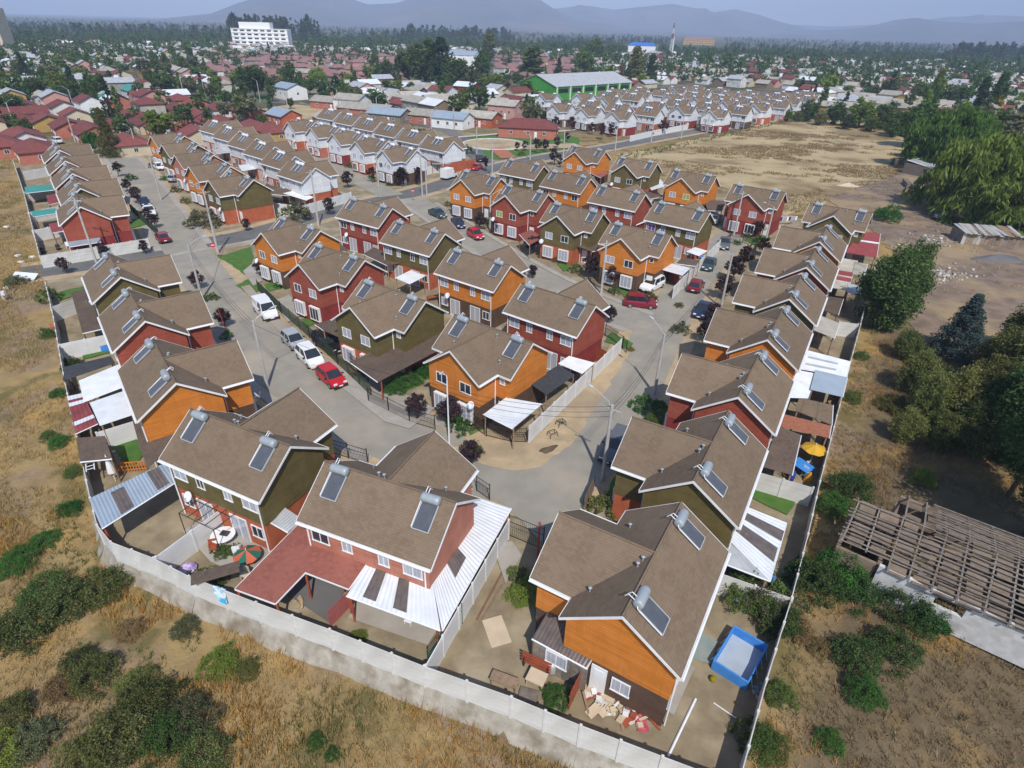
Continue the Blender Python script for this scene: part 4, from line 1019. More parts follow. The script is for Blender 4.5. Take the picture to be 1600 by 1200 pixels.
railing(gp([(795, 838), (848, 860)]), 'black iron gate beside the red post', h=2.0)
railing(gp([(515, 708), (575, 726)]), 'black railing behind the salmon red house')
railing(gp([(480, 902), (540, 925)]), 'black garden railing beside the sleeping dog', h=1.0)
railing(gp([(745, 768), (765, 782)]), 'black railing at the street bend')
railing(gp([(945, 525), (972, 545), (978, 552)]), 'grey railing of the red house garden')
railing(gp([(905, 432), (940, 452), (960, 462)]), 'iron railing left of the white parked car')
railing(gp([(1120, 392), (1140, 375), (1180, 385)]), 'wire garden fence of the red house at the turn', h=1.2)
railing(gp([(205, 330), (250, 372)]), 'green wire fence beside the red end house', m=mat('green_wire', (0.03, 0.06, 0.035)))
railing(gp([(520, 535), (545, 572), (576, 600)]), 'black bars in front of the porch with the dark car', h=1.8)
railing(gp([(670, 1048), (722, 975)]), 'green iron gate leaning on the whitewashed divider', h=1.7, m=mat('green_iron', (0.03, 0.10, 0.06), (0.025, 0.08, 0.05)), name='iron_gate', cat='gate')
# plank fence of red boards
def plank_fence(a, b, label, h=1.7, m=None):
    (x1, y1), (x2, y2) = G(*a), G(*b); L = math.hypot(x2 - x1, y2 - y1); an = math.atan2(y2 - y1, x2 - x1)
    root = empty('plank_fence', (x1, y1, 0), an, label, 'fence'); n = int(L / 0.16)
    me = MB().box((0, 0, h / 2), (0.145, 0.025, h)).mesh('plank', m or M['redwood'])
    for i in range(n): ob('plank', me, root, (0.16 * (i + 0.5), random.uniform(-0.01, 0.01), random.uniform(-0.05, 0.03)))
    for z in (0.4, h - 0.4): MB().box((L / 2, 0.04, z), (L, 0.05, 0.07)).build('rail', m or M['redwood'], root)
plank_fence((1042, 437), (1059, 449), 'red plank fence behind the white parked car')
plank_fence((922, 560), (946, 572), 'red plank gate beside the long white wall')
plank_fence((888, 1110), (918, 1045), 'red board fence beside the rubble yard', 1.5)
plank_fence((516, 980), (556, 940), 'rose board partition of the front porch', 1.4, mat('rose_board', (0.40, 0.12, 0.11), (0.33, 0.10, 0.09)))
plank_fence((912, 800), (928, 765), 'brown plank fence in front of the right olive house', 1.5, M['wood'])
plank_fence((1178, 396), (1186, 385), 'low brown board fence at the turn', 1.2, M['wood'])

# ------------------------------------------------------------------ poles, lamps, cables
POLES = []
def pole(base, h, label, lamp=None, arm=None, m=None, r=(0.17, 0.11), armz=0.35, lamplen=1.9):
    x, y = G(*base)
    root = empty('utility_pole', (x, y, 0), 0, label, 'pole', 'concrete poles with lamps')
    mb = MB().tube((0, 0, -0.1), (0, 0, h * 0.5), r[0], (r[0] + r[1]) / 2, 8).tube((0, 0, h * 0.5), (0, 0, h), (r[0] + r[1]) / 2, r[1], 8)
    mb.build('shaft', m or M['pole'], root)
    if arm is not None:
        c, s = math.cos(R(arm)), math.sin(R(arm))
        MB().tube((-0.8 * c, -0.8 * s, h - armz), (0.8 * c, 0.8 * s, h - armz), 0.05, 0.05, 4).build('cross_arm', M['pole'], root)
        for t in (-0.7, -0.3, 0.3, 0.7): MB().tube((t * c, t * s, h - armz + 0.04), (t * c, t * s, h - armz + 0.16), 0.025, 0.018, 5).build('insulator', M['steel'], root)
    if lamp is not None:
        c, s = math.cos(R(lamp)), math.sin(R(lamp)); L = lamplen
        MB().path([(0, 0, h - 0.5), (0.35 * c * L / 2, 0.35 * s * L / 2, h + 0.15), (L * c * 0.9, L * s * 0.9, h + 0.75)], 0.03, 5).build('lamp_arm', M['zinc'], root)
        hd = MB().lathe([(0.02, -0.05), (0.10, 0.03), (0.14, 0.25), (0.12, 0.5), (0.03, 0.62)], 8, (0, 0, 0), 'x').build('lamp_head', M['zinc'], root, True)
        hd.location = (L * c * 0.9, L * s * 0.9, h + 0.76); hd.rotation_euler = (0, R(-8), R(lamp)); hd.scale = (1, 1, 0.6)
    POLES.append((x, y, h))
    return x, y, h
p1 = pole((941, 751), 7.0, 'concrete lamp pole at the bend beside the brown fence', 140, -36)
p2 = pole((418, 606), 7.0, 'concrete lamp pole beside the left street near the parked cars', 40, None)
p3 = pole((316, 468), 7.0, 'concrete lamp pole beside the plum tree on the left pavement', 20, None)
p4 = pole((341, 396), 9.2, 'tall concrete pole behind the no-entry sign', 160, 35, r=(0.19, 0.11))
p5 = pole((498, 354), 9.2, 'tall concrete pole on the cross street verge', None, 35, r=(0.19, 0.11))
p6 = pole((702, 694), 6.5, 'slim white street lamp at the railing corner', 250, None, M['pvc'], (0.07, 0.05), lamplen=0.6)
p7 = pole((939, 460), 7.2, 'concrete pole beside the orange house with the white car', None, 20)
p8 = pole((1126, 481), 7.0, 'concrete pole among the dark plums by the parked cars', 165, None)
p9 = pole((1022, 617), 6.5, 'slim lamp pole in front of the right red house', 120, None)
p10 = pole((1146, 369), 7.5, 'concrete pole in front of the red house at the turn', None, 30)
p11 = pole((1194, 386), 6.5, 'concrete pole beside the plum at the turn', 200, None)
p12 = pole((151, 411), 9.0, 'concrete pole with crossarm by the red end house', None, 10)
for i, (b, t, lab) in enumerate([((660, 308), 240, 'tall concrete pole at the crossing by the no-entry sign'), ((667, 309), 252, 'second concrete pole at the crossing by the no-entry sign'), ((592, 293), 242, 'concrete pole in front of the nearest white gable'), ((769, 278), 217, 'tall concrete pole behind the red sports car'), ((745, 244), 198, 'concrete pole beside the round playground'), ((828, 250), 216, 'concrete pole on the park verge'), ((766, 362), 312, 'concrete pole in front of the red house with lime curtain'), ((886, 266), 233, 'slim pole in front of the farthest orange house'), ((962, 293), 255, 'slim pole in front of the far olive house'),
        ((961, 236), 199, 'lamp pole at the start of the dry field road'), ((1017, 224), 186, 'second lamp pole along the dry field road'), ((1064, 217), 184, 'third lamp pole along the dry field road'), ((1104, 208), 180, 'fourth lamp pole along the dry field road'), ((1148, 200), 170, 'fifth lamp pole along the dry field road'), ((1186, 192), 164, 'sixth lamp pole along the dry field road'), ((880, 246), 205, 'paired pole before the red pavilion'),
        ((252, 313), 245, 'concrete pole by the white car of the stepped row'), ((216, 242), 200, 'concrete pole beside the tall conifer'), ((118, 222), 185, 'concrete pole above the upper left column'), ((330, 208), 175, 'concrete pole among the red roofs behind the stepped row'), ((25, 202), 160, 'leaning pole on the far left street'), ((118, 176), 140, 'concrete pole by the grey roofs on the left'), ((288, 152), 118, 'street pole beside the dark conifer in town'), ((322, 157), 124, 'street pole before the small town park'), ((373, 164), 132, 'street pole in front of the blue town wall'), ((407, 160), 126, 'street pole under the great broadleaf tree'), ((450, 172), 150, 'street pole by the dry grass strip'), ((530, 176), 140, 'street pole by the brick red town house'), ((590, 183), 152, 'street pole in front of the blue tin roof'), ((610, 192), 158, 'street pole behind the park-side white row'), ((674, 204), 175, 'street pole by the hedge of the park'), ((710, 203), 168, 'street pole in front of the white town garage')]):
    x, y = G(*b); h = min(11.0, max(6.0, HZ(x, y, t)))
    pole(b, h, lab, (170 if i % 2 else 20) if i not in (0, 1, 3) else None, 30 if i in (0, 1, 3, 12, 16) else None, lamplen=1.6)
def cable(a, b, za, zb, label, sag=0.7, r=0.014, n=10):
    pts = []
    for i in range(n + 1):
        t = i / n; pts.append((a[0] + (b[0] - a[0]) * t, a[1] + (b[1] - a[1]) * t, za + (zb - za) * t - 4 * sag * t * (1 - t)))
    o = MB().path(pts, r, 4).build('overhead_cable', M['black'])
    tag(o, label, 'cable', 'overhead cables')
for k, dz in enumerate((0.1, 0.55, 1.0)):
    w_ = ['topmost', 'middle', 'lowest'][k]
    cable(p1, p9, p1[2] - dz, p9[2] - dz, f'{w_} overhead cable from the bend pole up the right street')
    cable(p9, p8, p9[2] - dz, p8[2] - dz, f'{w_} overhead cable along the parked cars on the right')
    cable(p2, p3, p2[2] - dz, p3[2] - dz, f'{w_} overhead cable along the left street')
    cable(p3, p4, p3[2] - dz, p4[2] - 2 - dz, f'{w_} overhead cable to the tall pole at the crossing')
    cable(p1, p6, p1[2] - dz, p6[2] - dz - 0.8, f'{w_} overhead cable across the sandy corner')
cable(p4, p5, 8.8, 8.8, 'overhead cable along the cross street')
cable(p2, p6, 6.6, 5.6, 'overhead cable from the left street to the slim white lamp')
# no-entry signs
def sign(px, label, h=2.2):
    x, y = G(*px); root = empty('road_sign', (x, y, 0), R(8), label, 'sign')
    MB().tube((0, 0, 0), (0, 0, h + 0.3), 0.03, 0.03, 6).build('post', M['steel'], root)
    MB().lathe([(0.34, -0.02), (0.34, 0.02)], 20, (0, -0.05, h), 'y').build('disc', mat('sign_red', (0.55, 0.02, 0.06), (0.5, 0.02, 0.05)), root)
    MB().box((0, -0.078, h), (0.46, 0.012, 0.12)).build('white_bar', M['white'], root)
sign((338, 406), 'round red no-entry sign at the corner lawn')
sign((646, 316), 'small round no-entry sign at the upper crossing')
# ------------------------------------------------------------------ vehicles
def paint(name, c): return mat('paint_' + name, c, tuple(x * 0.93 for x in c), 1.0, 0.22, spec=0.6)
PAINT = {k: paint(k, c) for k, c in dict(white=(0.80, 0.80, 0.80), silver=(0.38, 0.40, 0.43), red=(0.50, 0.015, 0.02), maroon=(0.22, 0.012, 0.028), navy=(0.02, 0.03, 0.075), green=(0.035, 0.065, 0.07), black=(0.015, 0.015, 0.017), grey=(0.12, 0.125, 0.135), blue=(0.30, 0.38, 0.42)).items()}
# side profile stations: x, z_low, z_belt, half width ; cabin: base from/to, roof from/to, roof z
CARS = dict(
    hatch=dict(L=3.8, W=1.66, belt=0.92, bon=0.86, cab=(-1.75, 1.0), roof=(-1.35, 0.25), rz=1.47, tail=0.98),
    sedan=dict(L=4.3, W=1.7, belt=0.92, bon=0.86, cab=(-1.5, 1.0), roof=(-0.85, 0.3), rz=1.43, tail=0.95),
    suv=dict(L=4.3, W=1.78, belt=1.06, bon=1.0, cab=(-2.0, 0.95), roof=(-1.75, 0.35), rz=1.68, tail=1.1),
    mpv=dict(L=4.1, W=1.74, belt=0.98, bon=0.92, cab=(-1.9, 1.15), roof=(-1.55, 0.3), rz=1.62, tail=1.02),
    van=dict(L=4.6, W=1.8, belt=1.12, bon=1.05, cab=(-2.2, 1.35), roof=(-2.15, 0.75), rz=1.85, tail=1.2),
    pickup=dict(L=4.9, W=1.75, belt=1.0, bon=0.97, cab=(-0.5, 1.1), roof=(-0.35, 0.5), rz=1.6, tail=0.95))
CARMESH = {}
def car_meshes(kind):
    if kind in CARMESH: return CARMESH[kind]
    p = CARS[kind]; L, Wd = p['L'], p['W'] / 2; hl = L / 2
    st = [(-hl, 0.42, p['tail'] * 0.85, 0.80), (-hl + 0.06, 0.30, p['tail'], 0.92), (-hl + 0.5, 0.22, p['belt'], 1.0), (0, 0.2, p['belt'], 1.0), (p['cab'][1] - 0.1, 0.2, p['belt'], 1.0), (p['cab'][1] + 0.15, 0.2, p['bon'], 0.99), (hl - 0.45, 0.22, p['bon'] - 0.06, 0.96), (hl - 0.08, 0.28, p['bon'] - 0.2, 0.84), (hl, 0.38, 0.6, 0.74)]
    mb = MB(); ring_n = 8
    for x, z0, z1, k in st:
        w = Wd * k; h = z1 - z0
        for (yy, zz) in ((-w * 0.86, z0), (-w, z0 + 0.12), (-w, z0 + h * 0.72), (-w * 0.90, z1), (w * 0.90, z1), (w, z0 + h * 0.72), (w, z0 + 0.12), (w * 0.86, z0)): mb.v.append((x, yy, zz))
    n = len(st)
    for i in range(n - 1):
        for j in range(8): mb.f.append((i * 8 + j, (i + 1) * 8 + j, (i + 1) * 8 + (j + 1) % 8, i * 8 + (j + 1) % 8))
    mb.f.append(tuple(range(8))[::-1]); mb.f.append(tuple((n - 1) * 8 + j for j in range(8)))
    body = mb.mesh('body')
    (c0, c1), (r0, r1), rz, b = p['cab'], p['roof'], p['rz'], p['belt'] - 0.03
    g = MB(); wb, wr = Wd * 0.89, Wd * 0.74
    g.v = [(c0, -wb, b), (c1, -wb, b), (c1, wb, b), (c0, wb, b), (r0, -wr, rz - 0.06), (r1, -wr, rz - 0.06), (r1, wr, rz - 0.06), (r0, wr, rz - 0.06)]
    g.f = [(0, 1, 5, 4), (1, 2, 6, 5), (2, 3, 7, 6), (3, 0, 4, 7), (4, 5, 6, 7)]
    glass = g.mesh('windows', M['glass'])
    r = MB(); a = 0.03
    r.prism([(r0 - 0.02, -wr - a), (r1 + 0.03, -wr - a), (r1 + 0.03, wr + a), (r0 - 0.02, wr + a)], rz - 0.075, rz - 0.01)
    r.prism([(r0 + 0.15, -wr * 0.8), (r1 - 0.12, -wr * 0.8), (r1 - 0.12, wr * 0.8), (r0 + 0.15, wr * 0.8)], rz - 0.02, rz + 0.015)
    for sy in (-1, 1):
        for (xa, xb) in ((c0, r0), (c1, r1)): r.tube((xa, sy * wb * 1.0, b), (xb, sy * (wr + 0.005), rz - 0.05), 0.045, 0.04, 4)
        xm = (c0 + c1) / 2 - 0.1; r.tube((xm, sy * wb, b), ((r0 + r1) / 2, sy * (wr + 0.006), rz - 0.05), 0.04, 0.035, 4)
        if kind == 'van': r.prism([(c0 + 0.03, sy * (wb + 0.004)), (-0.35, sy * (wb + 0.004)), (-0.35, sy * (wr + 0.0)), (c0 + 0.03, sy * wr)], b, rz - 0.03)
    roof = r.mesh('car_roof')
    t = MB().lathe([(0.30, -0.09), (0.31, -0.06), (0.31, 0.06), (0.30, 0.09)], 14, (0, 0, 0), 'y').mesh('wheel', M['rubber'])
    rim = MB().lathe([(0.19, -0.095), (0.19, 0.095)], 10, (0, 0, 0), 'y').mesh('rim', M['steel'])
    hlm = MB().box((0, 0, 0), (0.14, 0.34, 0.16)).mesh('headlight', M['tankwhite'])
    tl = MB().box((0, 0, 0), (0.10, 0.2, 0.28)).mesh('tail_light', mat('tail_red', (0.4, 0.01, 0.01)))
    bp = MB().box((0, 0, 0), (0.16, Wd * 1.75, 0.2)).mesh('bumper', M['black'])
    pl = MB().box((0, 0, 0), (0.02, 0.4, 0.12)).mesh('number_plate', M['white'])
    mr = MB().box((0, 0, 0), (0.12, 0.2, 0.13)).mesh('mirror', M['black'])
    CARMESH[kind] = (body, glass, roof, t, rim, hlm, tl, bp, pl, mr)
    return CARMESH[kind]
def car(rear, front, kind, col, label, plate=True):
    a, b = np.array(G(*rear)), np.array(G(*front)); m_ = (a + b) / 2; an = math.atan2(*(b - a)[::-1])
    p = CARS[kind]; body, glass, roof, t, rim, hlm, tl, bp, pl, mr = car_meshes(kind)
    root = empty('parked_car', (m_[0], m_[1], 0.03), an, label, 'car' if kind != 'van' else 'van', 'parked cars')
    for nm, me in (('body', body), ('car_roof', roof)):
        o = ob(nm, me, root)
        if not me.materials: me.materials.append(PAINT[col])
        o.material_slots[0].link = 'OBJECT'; o.material_slots[0].material = PAINT[col]
    ob('windows', glass, root)
    hl, w = p['L'] / 2, p['W'] / 2
    for sx in (-1, 1):
        for sy in (-1, 1):
            wh = ob('wheel', t, root, (sx * (hl - 0.78), sy * (w - 0.07), 0.31)); ob('rim', rim, wh)
    for sy in (-1, 1):
        ob('headlight', hlm, root, (hl - 0.09, sy * (w * 0.60), 0.66)); ob('tail_light', tl, root, (-hl + 0.04, sy * (w * 0.70), 0.78)); ob('mirror', mr, root, (p['cab'][1] - 0.35, sy * (w + 0.06), p['belt'] + 0.06))
    ob('bumper', bp, root, (hl - 0.06, 0, 0.40), 0, PAINT[col] if kind in ('sedan', 'mpv') else None); ob('bumper', bp, root, (-hl + 0.06, 0, 0.42), 0, PAINT[col] if kind in ('sedan', 'mpv') else None)
    ob('number_plate', pl, root, (hl + 0.025, 0, 0.45)); ob('number_plate', pl, root, (-hl - 0.025, 0, 0.55))
    return root
car((406, 481), (428, 504), 'van', 'white', 'white panel van parked on the left street')
car((450, 530), (471, 549), 'hatch', 'silver', 'silver hatchback behind the small white car')
car((474, 554), (498, 577), 'mpv', 'white', 'small white car between the silver and red cars')
car((508, 588), (530, 606), 'hatch', 'red', 'bright red hatchback beside the black fence')
car((505, 538), (524, 550), 'suv', 'black', 'black off-roader under the brown porch')
car((262, 384), (250, 370), 'hatch', 'maroon', 'dark maroon car at the upper left crossing')
car((230, 328), (240, 343), 'pickup', 'white', 'white pickup among the plum trees')
car((222, 315), (232, 327), 'sedan', 'navy', 'dark blue car above the white pickup')
car((96, 226), (84, 222), 'suv', 'white', 'white car among the red roofs')
car((1031, 445), (1004, 459), 'suv', 'white', 'white off-roader beside the red plank fence')
car((978, 477), (1022, 481), 'mpv', 'maroon', 'dark red people carrier turning at the street corner')
car((1080, 462), (1093, 444), 'hatch', 'maroon', 'dark red hatchback beside the white wall')
car((1113, 408), (1100, 430), 'sedan', 'green', 'dark green sedan beside the white wall')
car((1133, 377), (1129, 395), 'pickup', 'grey', 'dark pickup at the end of the white wall')
car((1104, 480), (1089, 502), 'sedan', 'navy', 'navy car by the dark plums on the right street')
car((1116, 343), (1112, 354), 'hatch', 'white', 'white car under the brown carport at the turn')
car((735, 367), (751, 377), 'hatch', 'red', 'red car on the middle street')
car((708, 346), (724, 362), 'sedan', 'navy', 'dark blue car on the middle street above the red one')
car((676, 335), (692, 342), 'sedan', 'green', 'dark car at the upper end of the middle street')
car((739, 268), (752, 262), 'sedan', 'red', 'red sports car beside the red painted wall')
car((752, 258), (747, 246), 'suv', 'black', 'black off-roader behind the red sports car')
car((974, 688), (948, 728), 'suv', 'grey', 'dark off-roader half hidden behind the bend pole')
car((1463, 345), (1476, 338), 'pickup', 'blue', 'pale blue old pickup under the willow')
car((244, 262), (256, 268), 'hatch', 'white', 'white car in the stepped row garden')
car((268, 286), (281, 280), 'hatch', 'silver', 'grey-blue car in the stepped row garden')
car((1195, 186), (1208, 181), 'hatch', 'white', 'white car beside the far white houses')
car((137, 126), (146, 124), 'hatch', 'white', 'white car before the orange town house')
# white box truck
a, b = np.array(G(690, 283)), np.array(G(713, 276)); an = math.atan2(*(b - a)[::-1]); m_ = (a + b) / 2
tr = empty('box_truck', (m_[0], m_[1], 0.03), an, 'small white box truck by the red painted wall', 'truck')
MB().box((-0.75, 0, 1.45), (2.7, 1.8, 1.9)).build('cargo_box', PAINT['white'], tr)
mb = MB(); mb.prism([(0.65, -0.82), (2.3, -0.78), (2.3, 0.78), (0.65, 0.82)], 0.35, [1.25, 0.85, 0.85, 1.25]); mb.prism([(0.65, -0.75), (1.15, -0.72), (1.15, 0.72), (0.65, 0.75)], 1.2, 1.75); mb.build('cab', PAINT['white'], tr)
MB().prism([(1.10, -0.70), (1.65, -0.70), (1.65, 0.70), (1.10, 0.70)], 1.0, [1.70, 1.06, 1.06, 1.70]).build('windscreen', M['glass'], tr)
MB().box((0.1, 0, 0.42), (4.2, 1.2, 0.2)).build('chassis', M['black'], tr)
for sx in (-1.4, 1.6):
    for sy in (-0.72, 0.72): MB().lathe([(0.33, -0.1), (0.33, 0.1)], 14, (sx, sy, 0.33), 'y').build('wheel', M['rubber'], tr)

# ------------------------------------------------------------------ plants
def leaf_cloud(centers, radii, per, size, rng, droop=0.0, flat=0.0, hang=False):
    """quads of leaf size scattered in clumps; returns verts, faces"""
    c = np.repeat(np.asarray(centers, float), per, 0); r = np.repeat(np.asarray(radii, float), per)
    d = rng.normal(size=c.shape); d /= np.linalg.norm(d, axis=1)[:, None]
    rad = r * rng.random(len(c)) ** 0.45
    p = c + d * rad[:, None]
    if droop: p[:, 2] -= droop * rng.random(len(c)) ** 2 * r
    n = d * 0.6 + rng.normal(size=c.shape) * 0.75; n[:, 2] += flat
    n /= np.linalg.norm(n, axis=1)[:, None]
    t = np.cross(n, rng.normal(size=c.shape)); t /= np.linalg.norm(t, axis=1)[:, None] + 1e-9
    if hang:
        t = rng.normal(size=c.shape) * 0.28; t[:, 2] -= 1; t[:, 0] += 0.25 * d[:, 0]; t /= np.linalg.norm(t, axis=1)[:, None]; n = np.cross(t, rng.normal(size=c.shape)); n /= np.linalg.norm(n, axis=1)[:, None]
    b = np.cross(n, t) * (0.45 if hang else 1.0)
    s = size * (0.6 + 0.8 * rng.random(len(c)))[:, None]
    v = np.stack([p - t * s, p - b * s * 0.5 + n * s * 0.12, p + t * s, p + b * s * 0.5 + n * s * 0.12], 1).reshape(-1, 3)
    f = np.arange(len(v)).reshape(-1, 4)
    return v, f
def clumps(kind, rng, n):
    """clump centres for a plant of height 1, crown radius about 0.5*aspect"""
    out, rad = [], []
    for i in range(n):
        if kind == 'round':
            d = rng.normal(size=3); d /= np.linalg.norm(d); rr = (0.55 + 0.45 * rng.random())
            p = np.array((0.36 * d[0] * rr, 0.36 * d[1] * rr, 0.62 + 0.32 * d[2] * rr)); r = 0.07 + 0.08 * rng.random()
        elif kind == 'poplar':
            h = rng.random(); w = 0.10 * math.sin(math.pi * min(1, (h * 0.93 + 0.09))) ** 0.6; a = rng.random() * 6.28; rr = rng.random() ** 0.5
            p = np.array((w * rr * math.cos(a), w * rr * math.sin(a), 0.08 + 0.9 * h)); r = 0.028 + 0.03 * rng.random()
        elif kind == 'conifer':
            h = rng.random() ** 1.25; w = 0.24 * (1 - h) + 0.015; a = rng.random() * 6.28; rr = 0.35 + 0.65 * rng.random()
            p = np.array((w * rr * math.cos(a), w * rr * math.sin(a), 0.07 + 0.91 * h - 0.04 * rr)); r = 0.03 + 0.05 * (1 - h) * rng.random()
        elif kind == 'pine':
            h = rng.random(); w = 0.24 * math.sin(math.pi * (0.12 + 0.85 * h)); a = rng.random() * 6.28; rr = rng.random() ** 0.4
            p = np.array((w * rr * math.cos(a), w * rr * math.sin(a), 0.25 + 0.72 * h)); r = 0.05 + 0.05 * rng.random()
        elif kind == 'willow':
            a = rng.random() * 6.28; rr = rng.random() ** 0.45; top = 0.93 - 0.30 * rr * rr
            dz = rng.random() ** 1.1 * (0.28 + 0.42 * rr)
            p = np.array((0.58 * rr * math.cos(a), 0.58 * rr * math.sin(a), top - dz)); r = 0.045 + 0.055 * rng.random()
        elif kind == 'plum':
            h = rng.random(); w = 0.30 * math.sin(math.pi * (0.15 + 0.75 * h)); a = rng.random() * 6.28; rr = rng.random() ** 0.5
            p = np.array((w * rr * math.cos(a), w * rr * math.sin(a), 0.36 + 0.58 * h)); r = 0.06 + 0.06 * rng.random()
        elif kind == 'full':
            d = rng.normal(size=3); d /= np.linalg.norm(d); rr = (0.5 + 0.5 * rng.random())
            p = np.array((0.34 * d[0] * rr, 0.34 * d[1] * rr, 0.50 + 0.46 * d[2] * rr)); r = 0.06 + 0.06 * rng.random()
        else:  # bush: dome from the ground
            a = rng.random() * 6.28; rr = rng.random() ** 0.5; top = 0.86 * math.sqrt(max(0.02, 1 - (rr * 0.95) ** 2)) * (0.75 + 0.5 * rng.random())
            p = np.array((0.72 * rr * math.cos(a), 0.72 * rr * math.sin(a), top * (0.25 + 0.75 * rng.random() ** 0.4))); r = 0.09 + 0.10 * rng.random()
        out.append(p); rad.append(r)
    return np.array(out), np.array(rad)
def make_crown(kind, seed, n, per, size, height, droop=0.0, lobes=True):
    rng = np.random.default_rng(seed)
    c, r = clumps(kind, rng, n)
    if lobes and kind in ('round', 'willow', 'bush', 'pine', 'full'):
        ang = np.arctan2(c[:, 1], c[:, 0]); k = 1 + 0.16 * np.sin(ang * 3 + seed) + 0.10 * np.sin(ang * 5 + seed * 2.1 + c[:, 2] * 7)
        c[:, :2] *= k[:, None]; c[:, 2] += 0.05 * np.sin(ang * 2 + seed)
    v, f = leaf_cloud(c * height, r * height, per, size * (2.3 if kind == 'willow' else 1.0), rng, droop, hang=kind == 'willow')
    return v, f, c * height
def limbs(kind, centers, height, rng, k=7):
    mb = MB(); tr = 0.022 * height + 0.03
    top = {'poplar': 0.93, 'conifer': 0.95, 'pine': 0.85, 'round': 0.58, 'willow': 0.62, 'plum': 0.55, 'bush': 0.25, 'full': 0.7}[kind] * height
    bend = rng.normal(size=2) * 0.012 * height
    pts = [(0, 0, -0.15), (bend[0], bend[1], top * 0.45), (bend[0] * 1.6, bend[1] * 0.6, top)]
    mb.tube(pts[0], pts[1], tr, tr * 0.7, 7); mb.tube(pts[1], pts[2], tr * 0.7, tr * 0.22, 6)
    for i in range(k):
        c = centers[int(rng.integers(len(centers)))]; t = 0.35 + 0.6 * rng.random()
        s = Vector(pts[1]).lerp(Vector(pts[2]), t) if t > 0.5 else Vector(pts[0]).lerp(Vector(pts[1]), 0.6 + t * 0.8)
        s.z = min(s.z, c[2]); mid = (s + Vector(c)) / 2 + Vector((0, 0, 0.03 * height)); r_ = tr * 0.42
        mb.tube(s, mid, r_, r_ * 0.6, 5); mb.tube(mid, c, r_ * 0.6, r_ * 0.2, 4)
    return mb
LEAF = dict(
    dark=leaf_mat('leaf_dark', (0.051, 0.090, 0.031), (0.078, 0.124, 0.038), (0.130, 0.181, 0.061)),
    mid=leaf_mat('leaf_mid', (0.073, 0.125, 0.033), (0.112, 0.168, 0.045), (0.176, 0.240, 0.073)),
    lime=leaf_mat('leaf_lime', (0.134, 0.190, 0.035), (0.183, 0.246, 0.042), (0.253, 0.310, 0.070)),
    grey=leaf_mat('leaf_grey', (0.105, 0.118, 0.055), (0.140, 0.145, 0.075), (0.250, 0.240, 0.130)),
    conifer=leaf_mat('leaf_conifer', (0.032, 0.062, 0.032), (0.052, 0.084, 0.039), (0.080, 0.120, 0.056)),
    blue=leaf_mat('leaf_blue_spruce', (0.066, 0.105, 0.099), (0.094, 0.138, 0.132), (0.143, 0.198, 0.193)),
    plum=leaf_mat('leaf_plum', (0.044, 0.028, 0.032), (0.069, 0.041, 0.046), (0.121, 0.083, 0.083)),
    willow=leaf_mat('leaf_willow', (0.108, 0.176, 0.034), (0.146, 0.223, 0.046), (0.215, 0.300, 0.077)),
    green=leaf_mat('leaf_fresh', (0.045, 0.134, 0.028), (0.070, 0.173, 0.038), (0.109, 0.230, 0.058)),
    bramble=leaf_mat('leaf_bramble', (0.068, 0.098, 0.026), (0.105, 0.128, 0.042), (0.260, 0.250, 0.100)),
    dry=leaf_mat('leaf_dry', (0.192, 0.138, 0.066), (0.252, 0.180, 0.078), (0.336, 0.240, 0.108)),
    olive=leaf_mat('leaf_olive', (0.131, 0.146, 0.046), (0.176, 0.185, 0.054), (0.262, 0.253, 0.092)),
    yellow=leaf_mat('leaf_yellow', (0.360, 0.300, 0.020), (0.440, 0.360, 0.030), (0.500, 0.420, 0.060)))
PROTO = {}
def proto(kind, q, var):
    """q 0 far, 1 middle, 2 near"""
    key = (kind, q, var)
    if key in PROTO: return PROTO[key]
    H0 = {'round': 7.0, 'poplar': 16.0, 'conifer': 12.0, 'pine': 14.0, 'willow': 10.0, 'plum': 3.0, 'bush': 2.0, 'full': 9.0}[kind]
    n, per, size = {'round': ((46, 14, 0.46), (90, 30, 0.32), (190, 60, 0.14)), 'poplar': ((70, 9, 0.55), (150, 22, 0.42), (200, 30, 0.2)), 'conifer': ((70, 10, 0.5), (150, 22, 0.34), (420, 36, 0.13)), 'pine': ((60, 12, 0.6), (110, 30, 0.46), (200, 60, 0.18)),
                    'willow': ((60, 10, 0.4), (150, 30, 0.3), (420, 70, 0.17)), 'full': ((60, 14, 0.5), (110, 30, 0.3), (280, 70, 0.15)), 'plum': ((22, 9, 0.24), (40, 26, 0.13), (60, 46, 0.085)), 'bush': ((20, 8, 0.26), (44, 24, 0.13), (110, 70, 0.055))}[kind][q]
    v, f, c = make_crown(kind, 100 + var * 17 + q, n, per, size, H0, 0.9 if kind == 'willow' else 0.0)
    cr = npmesh('crown', v, f, LEAF['mid'])
    tm = limbs(kind, c, H0, np.random.default_rng(var + 5), {0: 4, 1: 7, 2: 12}[q]).mesh('trunk', M['bark'])
    PROTO[key] = (cr, tm, H0)
    return PROTO[key]
def plant(x, y, h, kind, leaf, label, cat='tree', q=1, wide=1.0, group=None, name=None, z=None, rz=None):
    var = int(abs(x * 13 + y * 7)) % 3
    cr, tm, H0 = proto(kind, q, var); s = h / H0
    root = empty(name or {'bush': 'shrub', 'plum': 'plum_tree', 'poplar': 'poplar_tree', 'conifer': 'conifer_tree', 'pine': 'pine_tree', 'willow': 'willow_tree'}.get(kind, 'broadleaf_tree'), (x, y, gz(x, y) if z is None else z), random.uniform(0, 6.28) if rz is None else rz, label, cat, group)
    root.scale = (s * wide, s * wide, s)
    ob('crown', cr, root, m=LEAF[leaf]); ob('trunk', tm, root)
    return root
